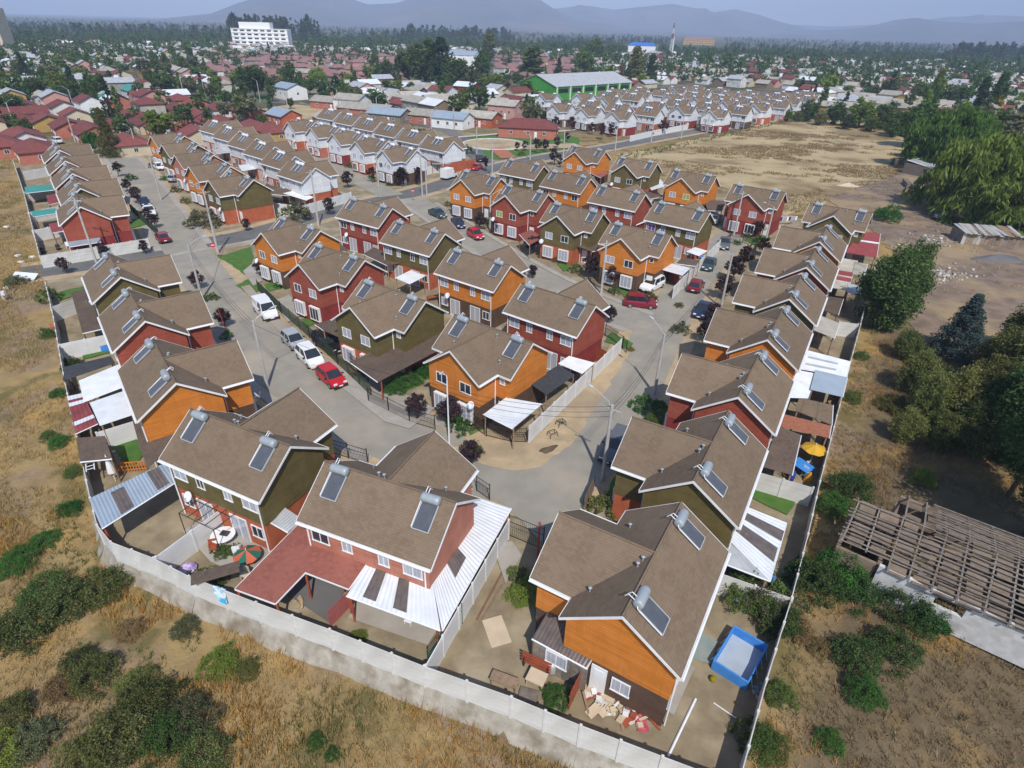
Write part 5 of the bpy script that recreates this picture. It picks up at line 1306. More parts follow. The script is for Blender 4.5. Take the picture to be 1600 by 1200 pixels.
def plant_px(base, top, kind, leaf, label, **k):
    x, y = G(*base); return plant(x, y, HZ(x, y, top), kind, leaf, label, **k)
# street plums
PLUMS = [((311, 452), 424, 'plum tree beside the lamp pole on the left pavement'), ((352, 512), 482, 'plum tree by the red stake on the left pavement'), ((412, 432), 402, 'dark plum by the corner lawn driveway'), ((652, 655), 617, 'dark plum inside the black gate fence'), ((703, 664), 622, 'dark plum behind the slim white lamp'), ((737, 726), 690, 'plum bush at the street bend behind the salmon house'),
         ((104, 428), 403, 'plum tree on the verge by the red end house'), ((166, 404), 385, 'small plum against the end yard wall'), ((228, 397), 376, 'plum tree at the end yard corner'), ((243, 357), 335, 'plum tree before the maroon car'), ((232, 345), 325, 'plum tree beside the white pickup'), ((216, 318), 292, 'large plum tree along the upper left column'), ((200, 300), 280, 'plum tree in the upper left street'), ((186, 277), 254, 'plum tree farther up the left street'),
         ((488, 312), 288, 'plum at the corner of the white yard wall'), ((515, 336), 310, 'plum on the cross street beside the tall pole'), ((386, 361), 342, 'plum in front of the corner wall'), ((434, 327), 312, 'small plum before the white yard wall'), ((478, 345), 325, 'plum in the middle of the cross street verge'), ((544, 294), 268, 'plum at the nearest white gable street'), ((582, 286), 262, 'dark plum before the white gables'), ((628, 292), 262, 'dark plum at the corner white gable'), ((655, 290), 262, 'dark plum left of the white yard wall'), ((500, 246), 228, 'broad plum between the first white gables'),
         ((758, 268), 246, 'plum beside the black off-roader'), ((750, 360), 333, 'dark plum in the lime curtain garden'), ((776, 368), 345, 'dark plum in front of the red middle house'), ((830, 398), 370, 'plum by the red porch roof'), ((856, 402), 376, 'plum in front of the olive middle house'), ((920, 434), 400, 'dark plum by the iron railing'), ((955, 448), 415, 'dark plum beside the orange white-car house'), ((832, 436), 415, 'plum on the middle street pavement'), ((950, 506), 478, 'young plum at the red people carrier corner'),
         ((1144, 440), 402, 'large dark plum by the parked sedan'), ((1160, 420), 385, 'dark plum beside the upper right pavement'), ((1128, 468), 430, 'dark plum behind the right pole'), ((1112, 508), 475, 'dark plum by the navy car'), ((1190, 400), 372, 'dark plum at the turn pole'), ((1098, 535), 505, 'plum shrub before the right orange house'), ((1180, 372), 345, 'grey plum in front of the red house at the turn'),
         ((866, 205), 183, 'dark plum before the first far white house'), ((893, 204), 182, 'dark plum before the second far white house'), ((925, 210), 192, 'dark plum on the far road corner'), ((940, 218), 186, 'tall dark plum on the far road'), ((955, 214), 192, 'dark plum beside the far white wall'), ((1035, 210), 185, 'dark plum in front of the far red ground floors'), ((1018, 205), 186, 'dark plum behind the second lamp pole'), ((1097, 195), 180, 'dark plum beside the fourth lamp pole'), ((1112, 200), 188, 'low dark plum by the far road'), ((1135, 188), 172, 'dark plum at the far white corner'), ((1160, 190), 170, 'dark plum beside the fifth lamp pole'), ((1175, 186), 166, 'dark plum by the far parked car'), ((1190, 182), 163, 'dark plum above the far parked car'), ((1210, 178), 160, 'last dark plum along the far road'),
         ((838, 240), 217, 'dark plum on the park lawn'), ((852, 238), 218, 'second dark plum on the park lawn'), ((808, 236), 222, 'small dark plum by the red walk'), ((820, 236), 220, 'small dark plum behind the park path'), ((870, 232), 214, 'dark plum by the pavilion court'), ((875, 262), 246, 'plum shrub in the gravel by the orange house'), ((866, 258), 232, 'dark plum at the park corner'), ((1018, 213), 207, 'tiny plum on the far verge'), ((886, 222), 207, 'dark plum before the pavilion road')]
for b, t, lab in PLUMS:
    x, y = G(*b); h = HZ(x, y, t)
    plant(x, y, min(4.4, max(2.0, h * 1.02)), 'plum', 'plum', lab, q=2 if y < 75 else (1 if y < 130 else 0), group='purple-leaved street plums', z=0.02, wide=1.2)
# green garden shrubs
GS = [((470, 470), 1.0, 'mid', 'low green shrubs under the orange corner-lawn house'), ((320, 353), 3.2, 'grey', 'grey-green palm-like shrub by the tall pole'), ((462, 345), 3.2, 'grey', 'spiky grey-green shrub on the cross street verge'), ((640, 600), 1.3, 'green', 'dense green hedge beside the brown carport'), ((662, 585), 1.3, 'green', 'upper end of the green hedge by the carport'), ((618, 612), 1.3, 'green', 'lower end of the green hedge by the carport'), ((560, 566), 1.0, 'mid', 'garden plants in front of the olive centre house'), ((785, 352), 1.9, 'yellow', 'yellow-green shrub beside the red middle house'), ((720, 336), 1.3, 'mid', 'green garden shrubs before the first middle house'), ((735, 330), 1.3, 'mid', 'garden bushes under the orange first house'), ((850, 402), 1.0, 'green', 'low hedge before the olive middle house'), ((700, 485), 1.1, 'lime', 'lime plant in the centre back yard'), ((1030, 665), 1.5, 'mid', 'garden shrubs before the right red house'), ((1175, 935), 2.2, 'mid', 'leafy green plant in the pool yard corner'), ((1195, 955), 2.0, 'grey', 'grey-green bush along the pool yard wall'), ((1210, 975), 1.6, 'dark', 'dark bush beside the pool'), ((1180, 1165), 1.3, 'mid', 'green bush at the bottom of the pool yard'), ((825, 935), 1.4, 'lime', 'slim green plant beside the front orange house'), ((870, 1095), 0.9, 'green', 'small bright green plant in the rubble yard'), ((345, 905), 0.7, 'mid', 'flower bed at the patio wall'), ((352, 868), 0.7, 'mid', 'potted plants under the pergola'), ((1028, 640), 1.0, 'green', 'small palm plant before the right red house'), ((1185, 380), 1.2, 'green', 'green shrub in the turn garden'), ((805, 900), 0.7, 'lime', 'weeds growing on the whitewashed divider'), ((740, 708), 0.9, 'mid', 'weeds around the slim white lamp'), ((1060, 480), 0.7, 'olive', 'weeds at the corner of the parked cars wall'), ((985, 548), 0.5, 'dry', 'dry weeds at the end of the long white wall'), ((930, 575), 0.5, 'olive', 'weeds along the long white wall'), ((560, 1000), 0.6, 'lime', 'weed growing in the front porch yard'), ((115, 575), 1.2, 'dark', 'dark bush in the left yard corner'), ((80, 470), 1.6, 'mid', 'climber on the left wall by the lawn'), ((1225, 695), 0.8, 'mid', 'potted plants near the yellow parasol'), ((845, 232), 1.4, 'lime', 'lime hedge in the park'), ((815, 243), 1.2, 'lime', 'low lime shrubs on the park lawn'), ((640, 205), 2.2, 'mid', 'long hedge behind the park-side white row'), ((660, 210), 2.2, 'mid', 'right end of the hedge behind the park-side white row'), ((728, 240), 2.4, 'mid', 'round bush at the end of the park-side white row')]
for b, h, lf, lab in GS:
    x, y = G(*b); plant(x, y, h, 'bush', lf, lab, 'shrub', q=2 if y < 60 else 1, z=0.0, wide=1.15)
GS2 = [(188, 262, 'upper left street'), (205, 282, 'plum tree verge'), (275, 300, 'third stepped house'), (290, 318, 'fourth stepped house'), (305, 335, 'last stepped house'), (258, 282, 'second stepped house'), (240, 262, 'first stepped house'), (545, 262, 'third white gable'), (515, 240, 'second white gable'), (580, 280, 'fourth white gable'), (610, 290, 'corner white gable'), (700, 322, 'first middle house'), (760, 350, 'red middle house'), (790, 368, 'olive middle house'), (870, 410, 'orange middle house'), (900, 425, 'iron railing'), (960, 458, 'middle street pole'), (440, 450, 'red house driveway'), (455, 440, 'corner lawn house'), (545, 545, 'black bars'), (552, 560, 'olive carport house'), (718, 672, 'slim white lamp'), (745, 660, 'canopy railing'), (1165, 372, 'turn garden fence'), (1150, 382, 'turn pole'), (1005, 640, 'right red house'), (1062, 520, 'right orange house'), (940, 800, 'right olive house'), (330, 470, 'left lamp pole'), (355, 528, 'red stake'), (815, 915, 'front orange house'), (1015, 470, 'red people carrier')]
for i, (px_, py_, nm) in enumerate(GS2):
    x, y = G(px_, py_); plant(x, y, random.uniform(0.8, 1.5), 'bush', ['mid', 'green', 'grey', 'olive'][i % 4], f"{['leafy', 'fresh green', 'grey-green', 'yellowish'][i % 4]} garden shrub beside the {nm}", 'shrub', q=1, z=0.0, wide=1.1, group='garden shrubs')
# trees on the right side and around
TR = [((1375, 512), 385, 'full', 'dark', 'tall dark leafy tree against the right panel wall', 2, 0.95), ((1400, 480), 372, 'full', 'dark', 'second dark crown beside the right panel wall', 2, 0.85), ((1385, 345), 318, 'bush', 'green', 'round clipped green bush behind the red tin roof', 2, 1.0),
      ((1488, 556), 456, 'conifer', 'blue', 'blue spruce standing alone in the earth lot', 2, 1.6), ((1545, 345), 212, 'willow', 'willow', 'great weeping willow at the right edge', 2, 1.35), ((1600, 330), 215, 'willow', 'willow', 'weeping willow cut by the right edge', 2, 1.2), ((1475, 268), 165, 'willow', 'willow', 'weeping willow behind the tin yard shed', 2, 1.1), ((1530, 235), 168, 'round', 'mid', 'broad green tree behind the willows', 1, 1.6), ((1575, 240), 172, 'round', 'grey', 'grey-green tree at the right edge', 1, 1.7), ((1430, 232), 160, 'round', 'mid', 'green tree at the corner of the dry field', 1, 1.2), ((1500, 230), 165, 'willow', 'grey', 'grey-green willow in the right grove', 1, 1.2), ((1440, 250), 200, 'round', 'dark', 'dark low tree beside the dry field corner', 1, 1.2), ((1465, 262), 190, 'round', 'dry', 'bare greyish tree among the willows', 1, 0.9),
      ((1452, 175), 107, 'poplar', 'lime', 'leaning lime poplar on the right', 1, 1.3), ((1437, 190), 140, 'poplar', 'lime', 'shorter lime poplar on the right', 1, 1.5), ((1545, 185), 112, 'poplar', 'dark', 'tall dark poplar near the right edge', 1, 1.4), ((1522, 180), 120, 'poplar', 'dark', 'dark poplar left of the tallest one', 1, 1.4), ((1552, 186), 148, 'poplar', 'yellow', 'yellow autumn poplar near the right edge', 1, 1.6),
      ((1340, 200), 152, 'full', 'lime', 'lime tree at the top of the dry field', 1, 1.3), ((1378, 202), 158, 'full', 'dark', 'dark tree beside the lime one at the field top', 1, 1.3), ((1302, 195), 158, 'full', 'mid', 'green tree left of the lime one at the field top', 1, 1.4), ((1262, 190), 155, 'full', 'dark', 'dark green tree at the end of the far road', 1, 1.3), ((1228, 190), 168, 'full', 'mid', 'small green tree at the far road end', 1, 1.2), ((1407, 212), 168, 'full', 'dark', 'dark tree at the right end of the field top', 1, 1.3), ((1280, 196), 172, 'full', 'olive', 'low olive tree in the field top hedge', 1, 1.4), ((1322, 202), 178, 'full', 'dark', 'low dark tree in the field top hedge', 1, 1.5), ((1360, 206), 180, 'full', 'mid', 'low green tree in the field top hedge', 1, 1.5), ((1392, 214), 184, 'full', 'mid', 'low green tree at the right of the field top hedge', 1, 1.4), ((1244, 190), 174, 'full', 'mid', 'low green tree at the left of the field top hedge', 1, 1.4), ((1283, 168), 128, 'poplar', 'mid', 'slim green poplar behind the field', 1, 1.5),
      ((1440, 660), 580, 'full', 'olive', 'olive green thorn tree left of the deep shade', 2, 0.8), ((1500, 640), 575, 'full', 'olive', 'spreading thorn tree below the spruce', 2, 0.95), ((1568, 610), 510, 'full', 'olive', 'yellowish thorn tree right of the spruce', 2, 0.95), ((1592, 725), 555, 'full', 'dark', 'dark tree at the right edge above the ruin', 2, 1.0), ((1602, 835), 600, 'pine', 'dark', 'dark pine at the right edge beside the ruin', 2, 0.9), ((1575, 775), 620, 'pine', 'dark', 'second dark pine behind the ruin', 2, 0.9), ((1660, 900), 600, 'pine', 'dark', 'tall pine just beyond the right edge', 2, 1.0), ((1480, 665), 575, 'full', 'olive', 'lower yellowish thorn tree below the spruce', 2, 0.95), ((1535, 655), 560, 'full', 'olive', 'thorn tree in the middle of the right thicket', 2, 1.0), ((1410, 690), 640, 'full', 'olive', 'small thorn tree at the edge of the shade', 2, 1.1), ((1425, 615), 548, 'full', 'olive', 'airy thorn tree left of the spruce', 2, 1.0), ((1455, 615), 568, 'full', 'bramble', 'greener thorn tree at the spruce foot', 2, 1.2), ((1545, 590), 520, 'full', 'olive', 'thorn tree touching the right of the spruce', 2, 1.0), ((1590, 560), 470, 'full', 'bramble', 'high thorn tree near the right edge', 2, 1.0), ((1520, 705), 630, 'full', 'bramble', 'low thorn tree above the deep shade', 2, 1.2), ((1465, 700), 645, 'full', 'olive', 'low thorn tree left of the deep shade', 2, 1.2), ((1580, 660), 575, 'full', 'dark', 'dark thorn tree near the right edge', 2, 1.2), ((1410, 560), 515, 'full', 'bramble', 'small green tree below the tall dark leafy tree', 2, 1.1), ((1545, 690), 590, 'full', 'dark', 'shaded dark tree behind the ruin', 2, 0.9), ((1620, 640), 500, 'round', 'olive', 'thorn tree cut by the right edge', 2, 1.0),
      ((175, 245), 165, 'conifer', 'olive', 'tall pale conifer at the top of the left street', 2, 1.25), ((150, 240), 205, 'round', 'green', 'bright green tree left of the tall pale conifer', 1, 1.0), ((45, 222), 185, 'round', 'dark', 'round dark tree among the red roofs', 1, 1.0), ((60, 155), 118, 'round', 'dark', 'dark round tree above the grey roofs', 1, 1.1), ((122, 160), 100, 'conifer', 'conifer', 'dark conifer among the grey roofs', 1, 1.1), ((150, 158), 125, 'round', 'dark', 'dark green tree right of the grey roof conifer', 1, 1.2), ((25, 185), 145, 'round', 'dark', 'dark tree at the far left street', 1, 1.3), ((265, 150), 112, 'conifer', 'dark', 'dark conifer by the town street', 1, 1.4), ((300, 150), 118, 'round', 'grey', 'grey-green tree by the small town park', 1, 1.0), ((340, 153), 130, 'round', 'mid', 'small tree on the town park lawn', 1, 1.0), ((400, 155), 101, 'round', 'dark', 'great dark broadleaf tree by the town park', 1, 1.2), ((374, 140), 112, 'round', 'mid', 'lighter tree beside the great broadleaf', 1, 1.0), ((412, 195), 178, 'round', 'mid', 'small round tree behind the first white gable', 1, 1.3), ((455, 170), 153, 'round', 'mid', 'small round tree on the dry strip', 1, 1.0), ((473, 145), 110, 'conifer', 'grey', 'pale conifer in front of the rose roofs', 1, 1.3), ((498, 140), 105, 'round', 'lime', 'lime tree in front of the rose roofs', 1, 1.2), ((485, 148), 122, 'round', 'dark', 'dark tree below the lime one', 1, 1.2), ((540, 168), 146, 'round', 'dark', 'small dark tree by the white town gable', 1, 1.0), ((643, 148), 128, 'round', 'dark', 'dark tree among the grey town roofs', 1, 1.2), ((770, 180), 142, 'conifer', 'dark', 'dark conifer by the white town garage', 1, 1.2), ((745, 186), 168, 'round', 'mid', 'green tree beside the white town garage', 1, 1.3), ((850, 192), 172, 'round', 'dark', 'dark tree left of the far white houses', 1, 1.2),
      ((655, 135), 70, 'pine', 'dark', 'dark pine at the left of the great grove', 1, 1.2), ((690, 138), 62, 'pine', 'conifer', 'tall dark pine in the great grove', 1, 1.15), ((672, 130), 60, 'poplar', 'mid', 'green poplar rising from the great grove', 1, 2.0), ((640, 132), 78, 'round', 'dark', 'dark rounded tree at the grove edge', 1, 1.2), ((715, 140), 90, 'round', 'dark', 'dark round tree below the grove', 1, 1.3), ((755, 130), 80, 'pine', 'dark', 'dark pine right of the grove', 1, 1.2), ((740, 142), 108, 'round', 'grey', 'grey-green tree in front of the white pillared hall', 1, 1.3), ((788, 145), 122, 'round', 'grey', 'pale round tree left of the green hall', 1, 1.2), ((765, 95), 48, 'poplar', 'lime', 'lime poplar behind the grove', 1, 2.2),
      ((832, 128), 72, 'poplar', 'mid', 'broad poplar behind the green hall', 1, 3.0), ((872, 125), 88, 'conifer', 'conifer', 'dark conifer behind the green hall', 1, 1.3), ((912, 122), 78, 'round', 'mid', 'green tree right of the green hall', 1, 1.0), ((928, 100), 60, 'round', 'mid', 'broad tree behind the green hall', 1, 1.2), ((990, 132), 72, 'poplar', 'olive', 'tall yellowish poplar right of the green hall', 1, 1.9), ((1015, 132), 84, 'poplar', 'dark', 'dark poplar right of the yellowish one', 1, 1.8), ((968, 138), 100, 'conifer', 'dry', 'brownish cypress beside the far white houses', 1, 1.3), ((980, 136), 95, 'conifer', 'dark', 'dark cypress beside the brownish one', 1, 1.2)]
for b, t, kd, lf, lab, q, wd in TR:
    x, y = G(*b); h = HZ(x, y, t); cat = 'shrub' if kd == 'bush' else 'tree'
    plant(x, y, h, kd, lf, lab, cat, q=q, wide=wd)
# thickets on the near fields
def pz(px, py): return G(px, py, -1.0)
TH = [((45, 985), 1.7, 1.35, 'bramble', 'dense bramble thicket at the left edge, lower part'), ((105, 950), 1.8, 1.35, 'bramble', 'dense bramble thicket at the left edge, middle part'), ((165, 925), 1.6, 1.3, 'bramble', 'bramble thicket reaching the panel wall corner'), ((5, 1010), 1.6, 1.2, 'bramble', 'bramble thicket cut by the left edge'), ((75, 930), 1.5, 1.2, 'mid', 'greener bramble above the left thicket'),
      ((35, 868), 0.8, 2.0, 'green', 'bright green weed patch at the left edge'), ((70, 845), 0.7, 1.8, 'green', 'bright green weed patch running to the wall'), ((15, 890), 0.8, 1.8, 'green', 'lower bright green weeds at the left edge'), ((112, 800), 0.9, 1.2, 'green', 'green weeds below the blue-grey shed roof'), ((118, 745), 0.8, 1.2, 'mid', 'green weeds beside the ladder shed'), ((98, 700), 0.8, 1.5, 'green', 'green weeds along the striped shed'), ((80, 690), 0.6, 1.6, 'mid', 'sparser weeds left of the striped shed'), ((96, 630), 0.9, 1.1, 'green', 'green weeds by the white tin roofs'), ((80, 540), 1.2, 0.9, 'mid', 'weeds on the left wall by the red house'), ((30, 455), 1.2, 1.6, 'grey', 'grey-green weeds by the white board in the field'),
      ((150, 1060), 1.7, 1.0, 'olive', 'olive bush in the middle of the dry slope'), ((125, 1040), 1.4, 0.9, 'bramble', 'upper olive bush of the dry slope'), ((235, 1115), 1.8, 1.25, 'bramble', 'large grey-green bush at the bottom left'), ((195, 1165), 1.7, 1.3, 'bramble', 'bush just above the bottom edge'), ((265, 1160), 1.6, 1.1, 'mid', 'dark green bush at the bottom left'), ((130, 1195), 1.4, 1.2, 'olive', 'bush cut by the bottom edge'), ((20, 1120), 1.3, 1.1, 'olive', 'yellowish bush at the bottom left edge'), ((300, 1130), 1.5, 1.2, 'grey', 'grey-green right flank of the large bottom bush'), ((215, 1075), 1.2, 1.2, 'olive', 'upper flank of the large bottom bush'), ((320, 1185), 1.3, 1.3, 'bramble', 'lower right flank of the large bottom bush'), ((100, 1075), 1.1, 1.2, 'dry', 'dry twiggy bush on the slope'), ((205, 990), 0.8, 1.5, 'dry', 'dry grey twigs beside the bramble thicket'), ((60, 1160), 1.2, 1.3, 'grey', 'grey-green bush at the bottom left'), ((345, 1040), 0.9, 1.7, 'lime', 'lime green weeds below the panel wall'), ((385, 1050), 0.8, 1.3, 'olive', 'olive weeds below the panel wall'), ((290, 985), 0.8, 1.4, 'grey', 'grey-green tuft below the panel wall'), ((495, 1160), 0.4, 1.7, 'green', 'green weed patch on the bottom slope'), ((520, 1180), 0.35, 1.5, 'green', 'smaller green weed patch on the bottom slope'), ((10, 1180), 1.3, 1.2, 'lime', 'lime bush in the bottom left corner')]
for (b, h, wd, lf, lab) in TH:
    x, y = pz(*b); plant(x, y, h, 'bush', lf, lab, 'shrub', q=2, wide=wd, name='thicket')
TH2 = [((1268, 925), 2.6, 0.85, 'dark', 'dark green sumac clump beside the ruin'), ((1300, 912), 2.6, 0.85, 'green', 'green sumac clump at the ruin corner'), ((1335, 935), 2.0, 0.9, 'dark', 'dark sumac clump below the ruin roof'), ((1415, 965), 2.2, 0.95, 'dark', 'dark sumac clump on the white brick wall'), ((1445, 975), 1.7, 0.9, 'green', 'greener sumac beside the white brick wall'), ((1325, 775), 2.2, 1.1, 'dark', 'dark green thicket above the ruin'), ((1300, 800), 1.6, 1.1, 'green', 'green thicket along the right panel wall'), ((1340, 1030), 1.9, 0.95, 'dark', 'dark sumac in the right foreground'), ((1395, 1020), 1.9, 1.0, 'dark', 'dark sumac clump right of the foreground one'), ((1350, 1080), 1.5, 0.9, 'green', 'lower dark sumac in the right foreground'), ((1303, 1150), 0.9, 1.1, 'green', 'small dark sumac near the bottom'), ((1222, 1085), 1.0, 1.2, 'mid', 'green weeds outside the pool yard wall'), ((1215, 1160), 1.0, 1.2, 'olive', 'olive weeds at the pool yard wall bottom'), ((1395, 640), 1.4, 1.4, 'olive', 'olive thicket beside the right wall path'), ((1330, 625), 1.1, 1.2, 'mid', 'weeds below the pale blue roof'), ((1345, 560), 1.0, 1.0, 'mid', 'weeds along the right wall by the yellow grass'), ((1425, 560), 2.0, 1.1, 'olive', 'thorny bush left of the blue spruce'), ((1440, 755), 1.6, 0.7, 'lime', 'sparse lime sapling above the ruin roof'), ((1250, 905), 1.8, 0.8, 'green', 'sumac leaning on the pool yard corner'), ((1245, 985), 0.9, 1.3, 'dry', 'dry twiggy bush below the sumacs'), ((1280, 1010), 0.8, 1.2, 'dry', 'second dry twiggy bush below the sumacs')]
for (b, h, wd, lf, lab) in TH2:
    x, y = G(*b); plant(x, y, h, 'bush', lf, lab, 'shrub', q=2, wide=wd, name='thicket')
# ------------------------------------------------------------------ yard things
def thing(name, px, label, cat, rz=0.0, z=0.0, zp=0.0):
    x, y = G(*px, zp); return empty(name, (x, y, z), R(rz), label, cat)
# blue frame pool
pc = [G(1113, 1043), G(1142, 992), G(1192, 1017), G(1167, 1083)]
pc = [np.array(p) for p in pc]; ctr = sum(pc) / 4
ex = (pc[2] - pc[1] + pc[3] - pc[0]) / 2; ey = (pc[1] - pc[0] + pc[2] - pc[3]) / 2
pw, pl_ = np.linalg.norm(ex), np.linalg.norm(ey)
pool = empty('frame_pool', (ctr[0], ctr[1], 0), math.atan2(ex[1], ex[0]), 'blue rectangular frame pool nearly empty beside the front orange house', 'pool')
hw, hl_, ph = pw / 2, pl_ / 2, 0.72
mb = MB(); t_ = 0.04
for (cx, cy, dx, dy) in ((0, -hl_, pw, t_), (0, hl_, pw, t_), (-hw, 0, t_, pl_), (hw, 0, t_, pl_)): mb.box((cx, cy, ph / 2), (dx + t_, dy + t_, ph))
mb.build('liner', M['bluepool'], pool)
MB().box((0, 0, 0.05), (pw - 0.06, pl_ - 0.06, 0.06)).build('pool_floor', mat('pool_floor', (0.42, 0.47, 0.52), (0.36, 0.41, 0.46), 0.8, 0.3), pool)
for (a, b) in (((-hw, -hl_), (hw, -hl_)), ((hw, -hl_), (hw, hl_)), ((hw, hl_), (-hw, hl_)), ((-hw, hl_), (-hw, -hl_))):
    MB().tube((a[0], a[1], ph), (b[0], b[1], ph), 0.05, 0.05, 6).build('top_rail', M['bluepool'], pool)
for i in range(8):
    tt = (i % 4 + 0.5) / 4; sx = -1 if i < 4 else 1
    MB().tube((sx * (hw + 0.25), -hl_ + pl_ * tt, 0), (sx * (hw + 0.03), -hl_ + pl_ * tt, ph), 0.025, 0.025, 5).build('leg', M['pvc'], pool)
for i, (bx, by) in enumerate([(1178, 1082), (1186, 1076), (1184, 1090)]):
    b = thing('bucket', (bx, by), ['grey bucket nearest the pool corner', 'grey bucket against the pool yard wall', 'grey bucket lowest of the three by the pool'][i], 'bucket')
    MB().lathe([(0.13, 0), (0.17, 0.36), (0.18, 0.36), (0.17, 0.33), (0.12, 0.05)], 12).build('shell', M['zinc'], b)
    MB().path([(-0.17, 0, 0.36), (-0.1, 0, 0.5), (0.1, 0, 0.5), (0.17, 0, 0.36)], 0.01, 4).build('handle', M['steel'], b)
b = thing('ball', (1113, 1064), 'yellow green ball beside the pool', 'ball'); bpy.context.view_layer.update()
MB().lathe([(0.02, 0), (0.11, 0.04), (0.17, 0.12), (0.18, 0.18), (0.17, 0.24), (0.11, 0.32), (0.02, 0.36)], 12).build('skin', LEAF['yellow'], b, True)
def stick(a, b, r, m, label, cat, za=0.06, zb=0.06, name='pipe'):
    p, q = G(*a, za), G(*b, zb); L = Vector((q[0] - p[0], q[1] - p[1], zb - za))
    o = MB().tube((0, 0, 0), L, r, r, 6).build(name, m); o.location = (p[0], p[1], za)
    tag(o, label, cat); return o
stick((1044, 1182), (1087, 1092), 0.07, M['pvc'], 'long white pipe lying in the pool yard', 'pipe')
stick((745, 968), (800, 865), 0.06, mat('rust', (0.25, 0.12, 0.07)), 'long rusty beam lying along the whitewashed divider', 'beam', name='steel_beam')
stick((750, 972), (790, 905), 0.05, M['wood'], 'wooden batten lying beside the rusty beam', 'plank', name='wood_batten')
stick((1115, 1098), (1150, 1122), 0.03, M['pvc'], 'curved pale hose lying below the pool', 'hose', name='garden_hose')
stick((1030, 1190), (1036, 1185), 0.05, M['pvc'], 'pipe stub at the front wall', 'pipe') if False else None
# red post beside the black gate
rpst = thing('gate_post', (840, 872), 'tall red timber post beside the black gate', 'post'); MB().box((0, 0, 1.6), (0.12, 0.12, 3.2)).build('shaft', mat('red_post', (0.45, 0.06, 0.06)), rpst); MB().box((0, 0.1, 3.0), (0.2, 0.2, 0.12)).build('cap', M['steel'], rpst)
rstk = thing('stake', (354, 518), 'slim red stake in the left verge', 'stake'); MB().tube((0, 0, 0), (-0.35, 0, 2.9), 0.04, 0.04, 5).build('shaft', mat('red_post', (0.45, 0.06, 0.06)), rstk)
brd = empty('board', (*G(776, 987), 0.03), R(20), 'pale plywood board lying on the earth', 'board'); MB().box((0, 0, 0.02), (1.2, 1.9, 0.03)).build('sheet', M['cardboard'], brd)
def bench_table(px, rz, label, top=(1.4, 0.7), h=0.7, m=None, cat='table', name='work_table'):
    t = thing(name, px, label, cat, rz)
    MB().box((0, 0, h), (top[0], top[1], 0.06)).build('table_top', m or M['wood'], t)
    for sx in (-1, 1):
        for sy in (-1, 1): MB().box((sx * (top[0] / 2 - 0.08), sy * (top[1] / 2 - 0.08), h / 2), (0.06, 0.06, h)).build('leg', m or M['wood'], t)
    return t
bench_table((788, 1070), -20, 'old wooden bench at the front wall of the rubble yard', (1.5, 0.6), 0.5)
bench_table((838, 1068), -25, 'wooden crate table in the rubble yard', (1.0, 0.8), 0.6, M['cardboard'])
bench_table((825, 1090), -15, 'low slatted pallet by the front wall', (1.0, 0.8), 0.15, M['greywood'], 'pallet', 'pallet')
rk = thing('bench', (838, 1045), 'red plank bench in front of the smoked shed', 'bench', -25)
for i in range(4): MB().box((0, -0.15 + 0.05 * i, 0.45 + 0.16 * i), (1.7, 0.04, 0.14)).build('slat', M['redwood'], rk)
for sx in (-0.7, 0.7): MB().box((sx, 0.0, 0.35), (0.06, 0.4, 0.7)).build('leg', M['black'], rk)
# rubble heap of boards beside the front house
rr = random.Random(3)
for i in range(60):
    px_, py_ = rr.uniform(908, 1015), 0
    py_ = 1085 + (px_ - 915) * 0.28 + rr.uniform(-24, 30)
    k = rr.choice(['plank', 'plank', 'chunk', 'board'])
    x, y = G(px_, py_)
    col_ = rr.choice(['cardboard', 'cardboard', 'wood', 'whitewall', 'concrete', 'redwood'])
    word = dict(cardboard='pale', wood='brown', whitewall='white', concrete='grey', redwood='reddish')[col_]
    o = empty('scrap_' + ('board' if k != 'chunk' else 'block'), (x, y, 0.02), rr.uniform(0, 6.28), f'{word} scrap {dict(chunk="block", plank="lath", board="panel")[k]} in the rubble, {("red fence end", "middle", "house corner end")[min(2, int((px_ - 915) / 32))]}, {"near the wall" if py_ > 1087 + (px_ - 915) * 0.28 else "near the house"}', 'scrap', 'scraps in the rubble yard')
    d = dict(plank=(rr.uniform(0.6, 1.4), 0.12, 0.05), chunk=(0.3, 0.25, 0.22), board=(rr.uniform(0.4, 0.8), rr.uniform(0.3, 0.6), 0.04))[k]
    q = MB().box((0, 0, d[2] / 2 + rr.uniform(0, 0.15)), d).build('piece', M[col_], o)
    q.rotation_euler = (rr.uniform(-0.25, 0.25), rr.uniform(-0.3, 0.3), 0)
tb = thing('tarp', (1002, 1132), 'crumpled pink cloth on the rubble', 'cloth')
mb = MB(); N = 9
for i in range(N):
    for j in range(N): mb.v.append(((i - 4) * 0.07 + 0.03 * math.sin(j), (j - 4) * 0.11, 0.12 + 0.07 * math.sin(i * 0.9 + j * 0.6) * math.cos(j * 0.7)))
for i in range(N - 1):
    for j in range(N - 1): mb.f.append((i * N + j, (i + 1) * N + j, (i + 1) * N + j + 1, i * N + j + 1))
mb.build('cloth', mat('pink_cloth', (0.55, 0.10, 0.14), (0.45, 0.08, 0.12), 5), tb)
# lean ladder/door leaning on the gable of the front house: timber props
for i, (a, b, h) in enumerate([((972, 1095), (978, 1068), 2.1), ((978, 1098), (990, 1075), 1.6), ((962, 1098), (966, 1080), 1.3)]):
    p, q = G(*a), G(*b)
    o = MB().tube((0, 0, 0), (q[0] - p[0], q[1] - p[1], h), 0.06, 0.05, 4).build('timber_prop', M['cardboard']); o.location = (p[0], p[1], 0.0)
    tag(o, ['tallest timber prop against the front orange gable', 'middle timber prop against the front orange gable', 'shortest timber prop against the front orange gable'][i], 'timber')
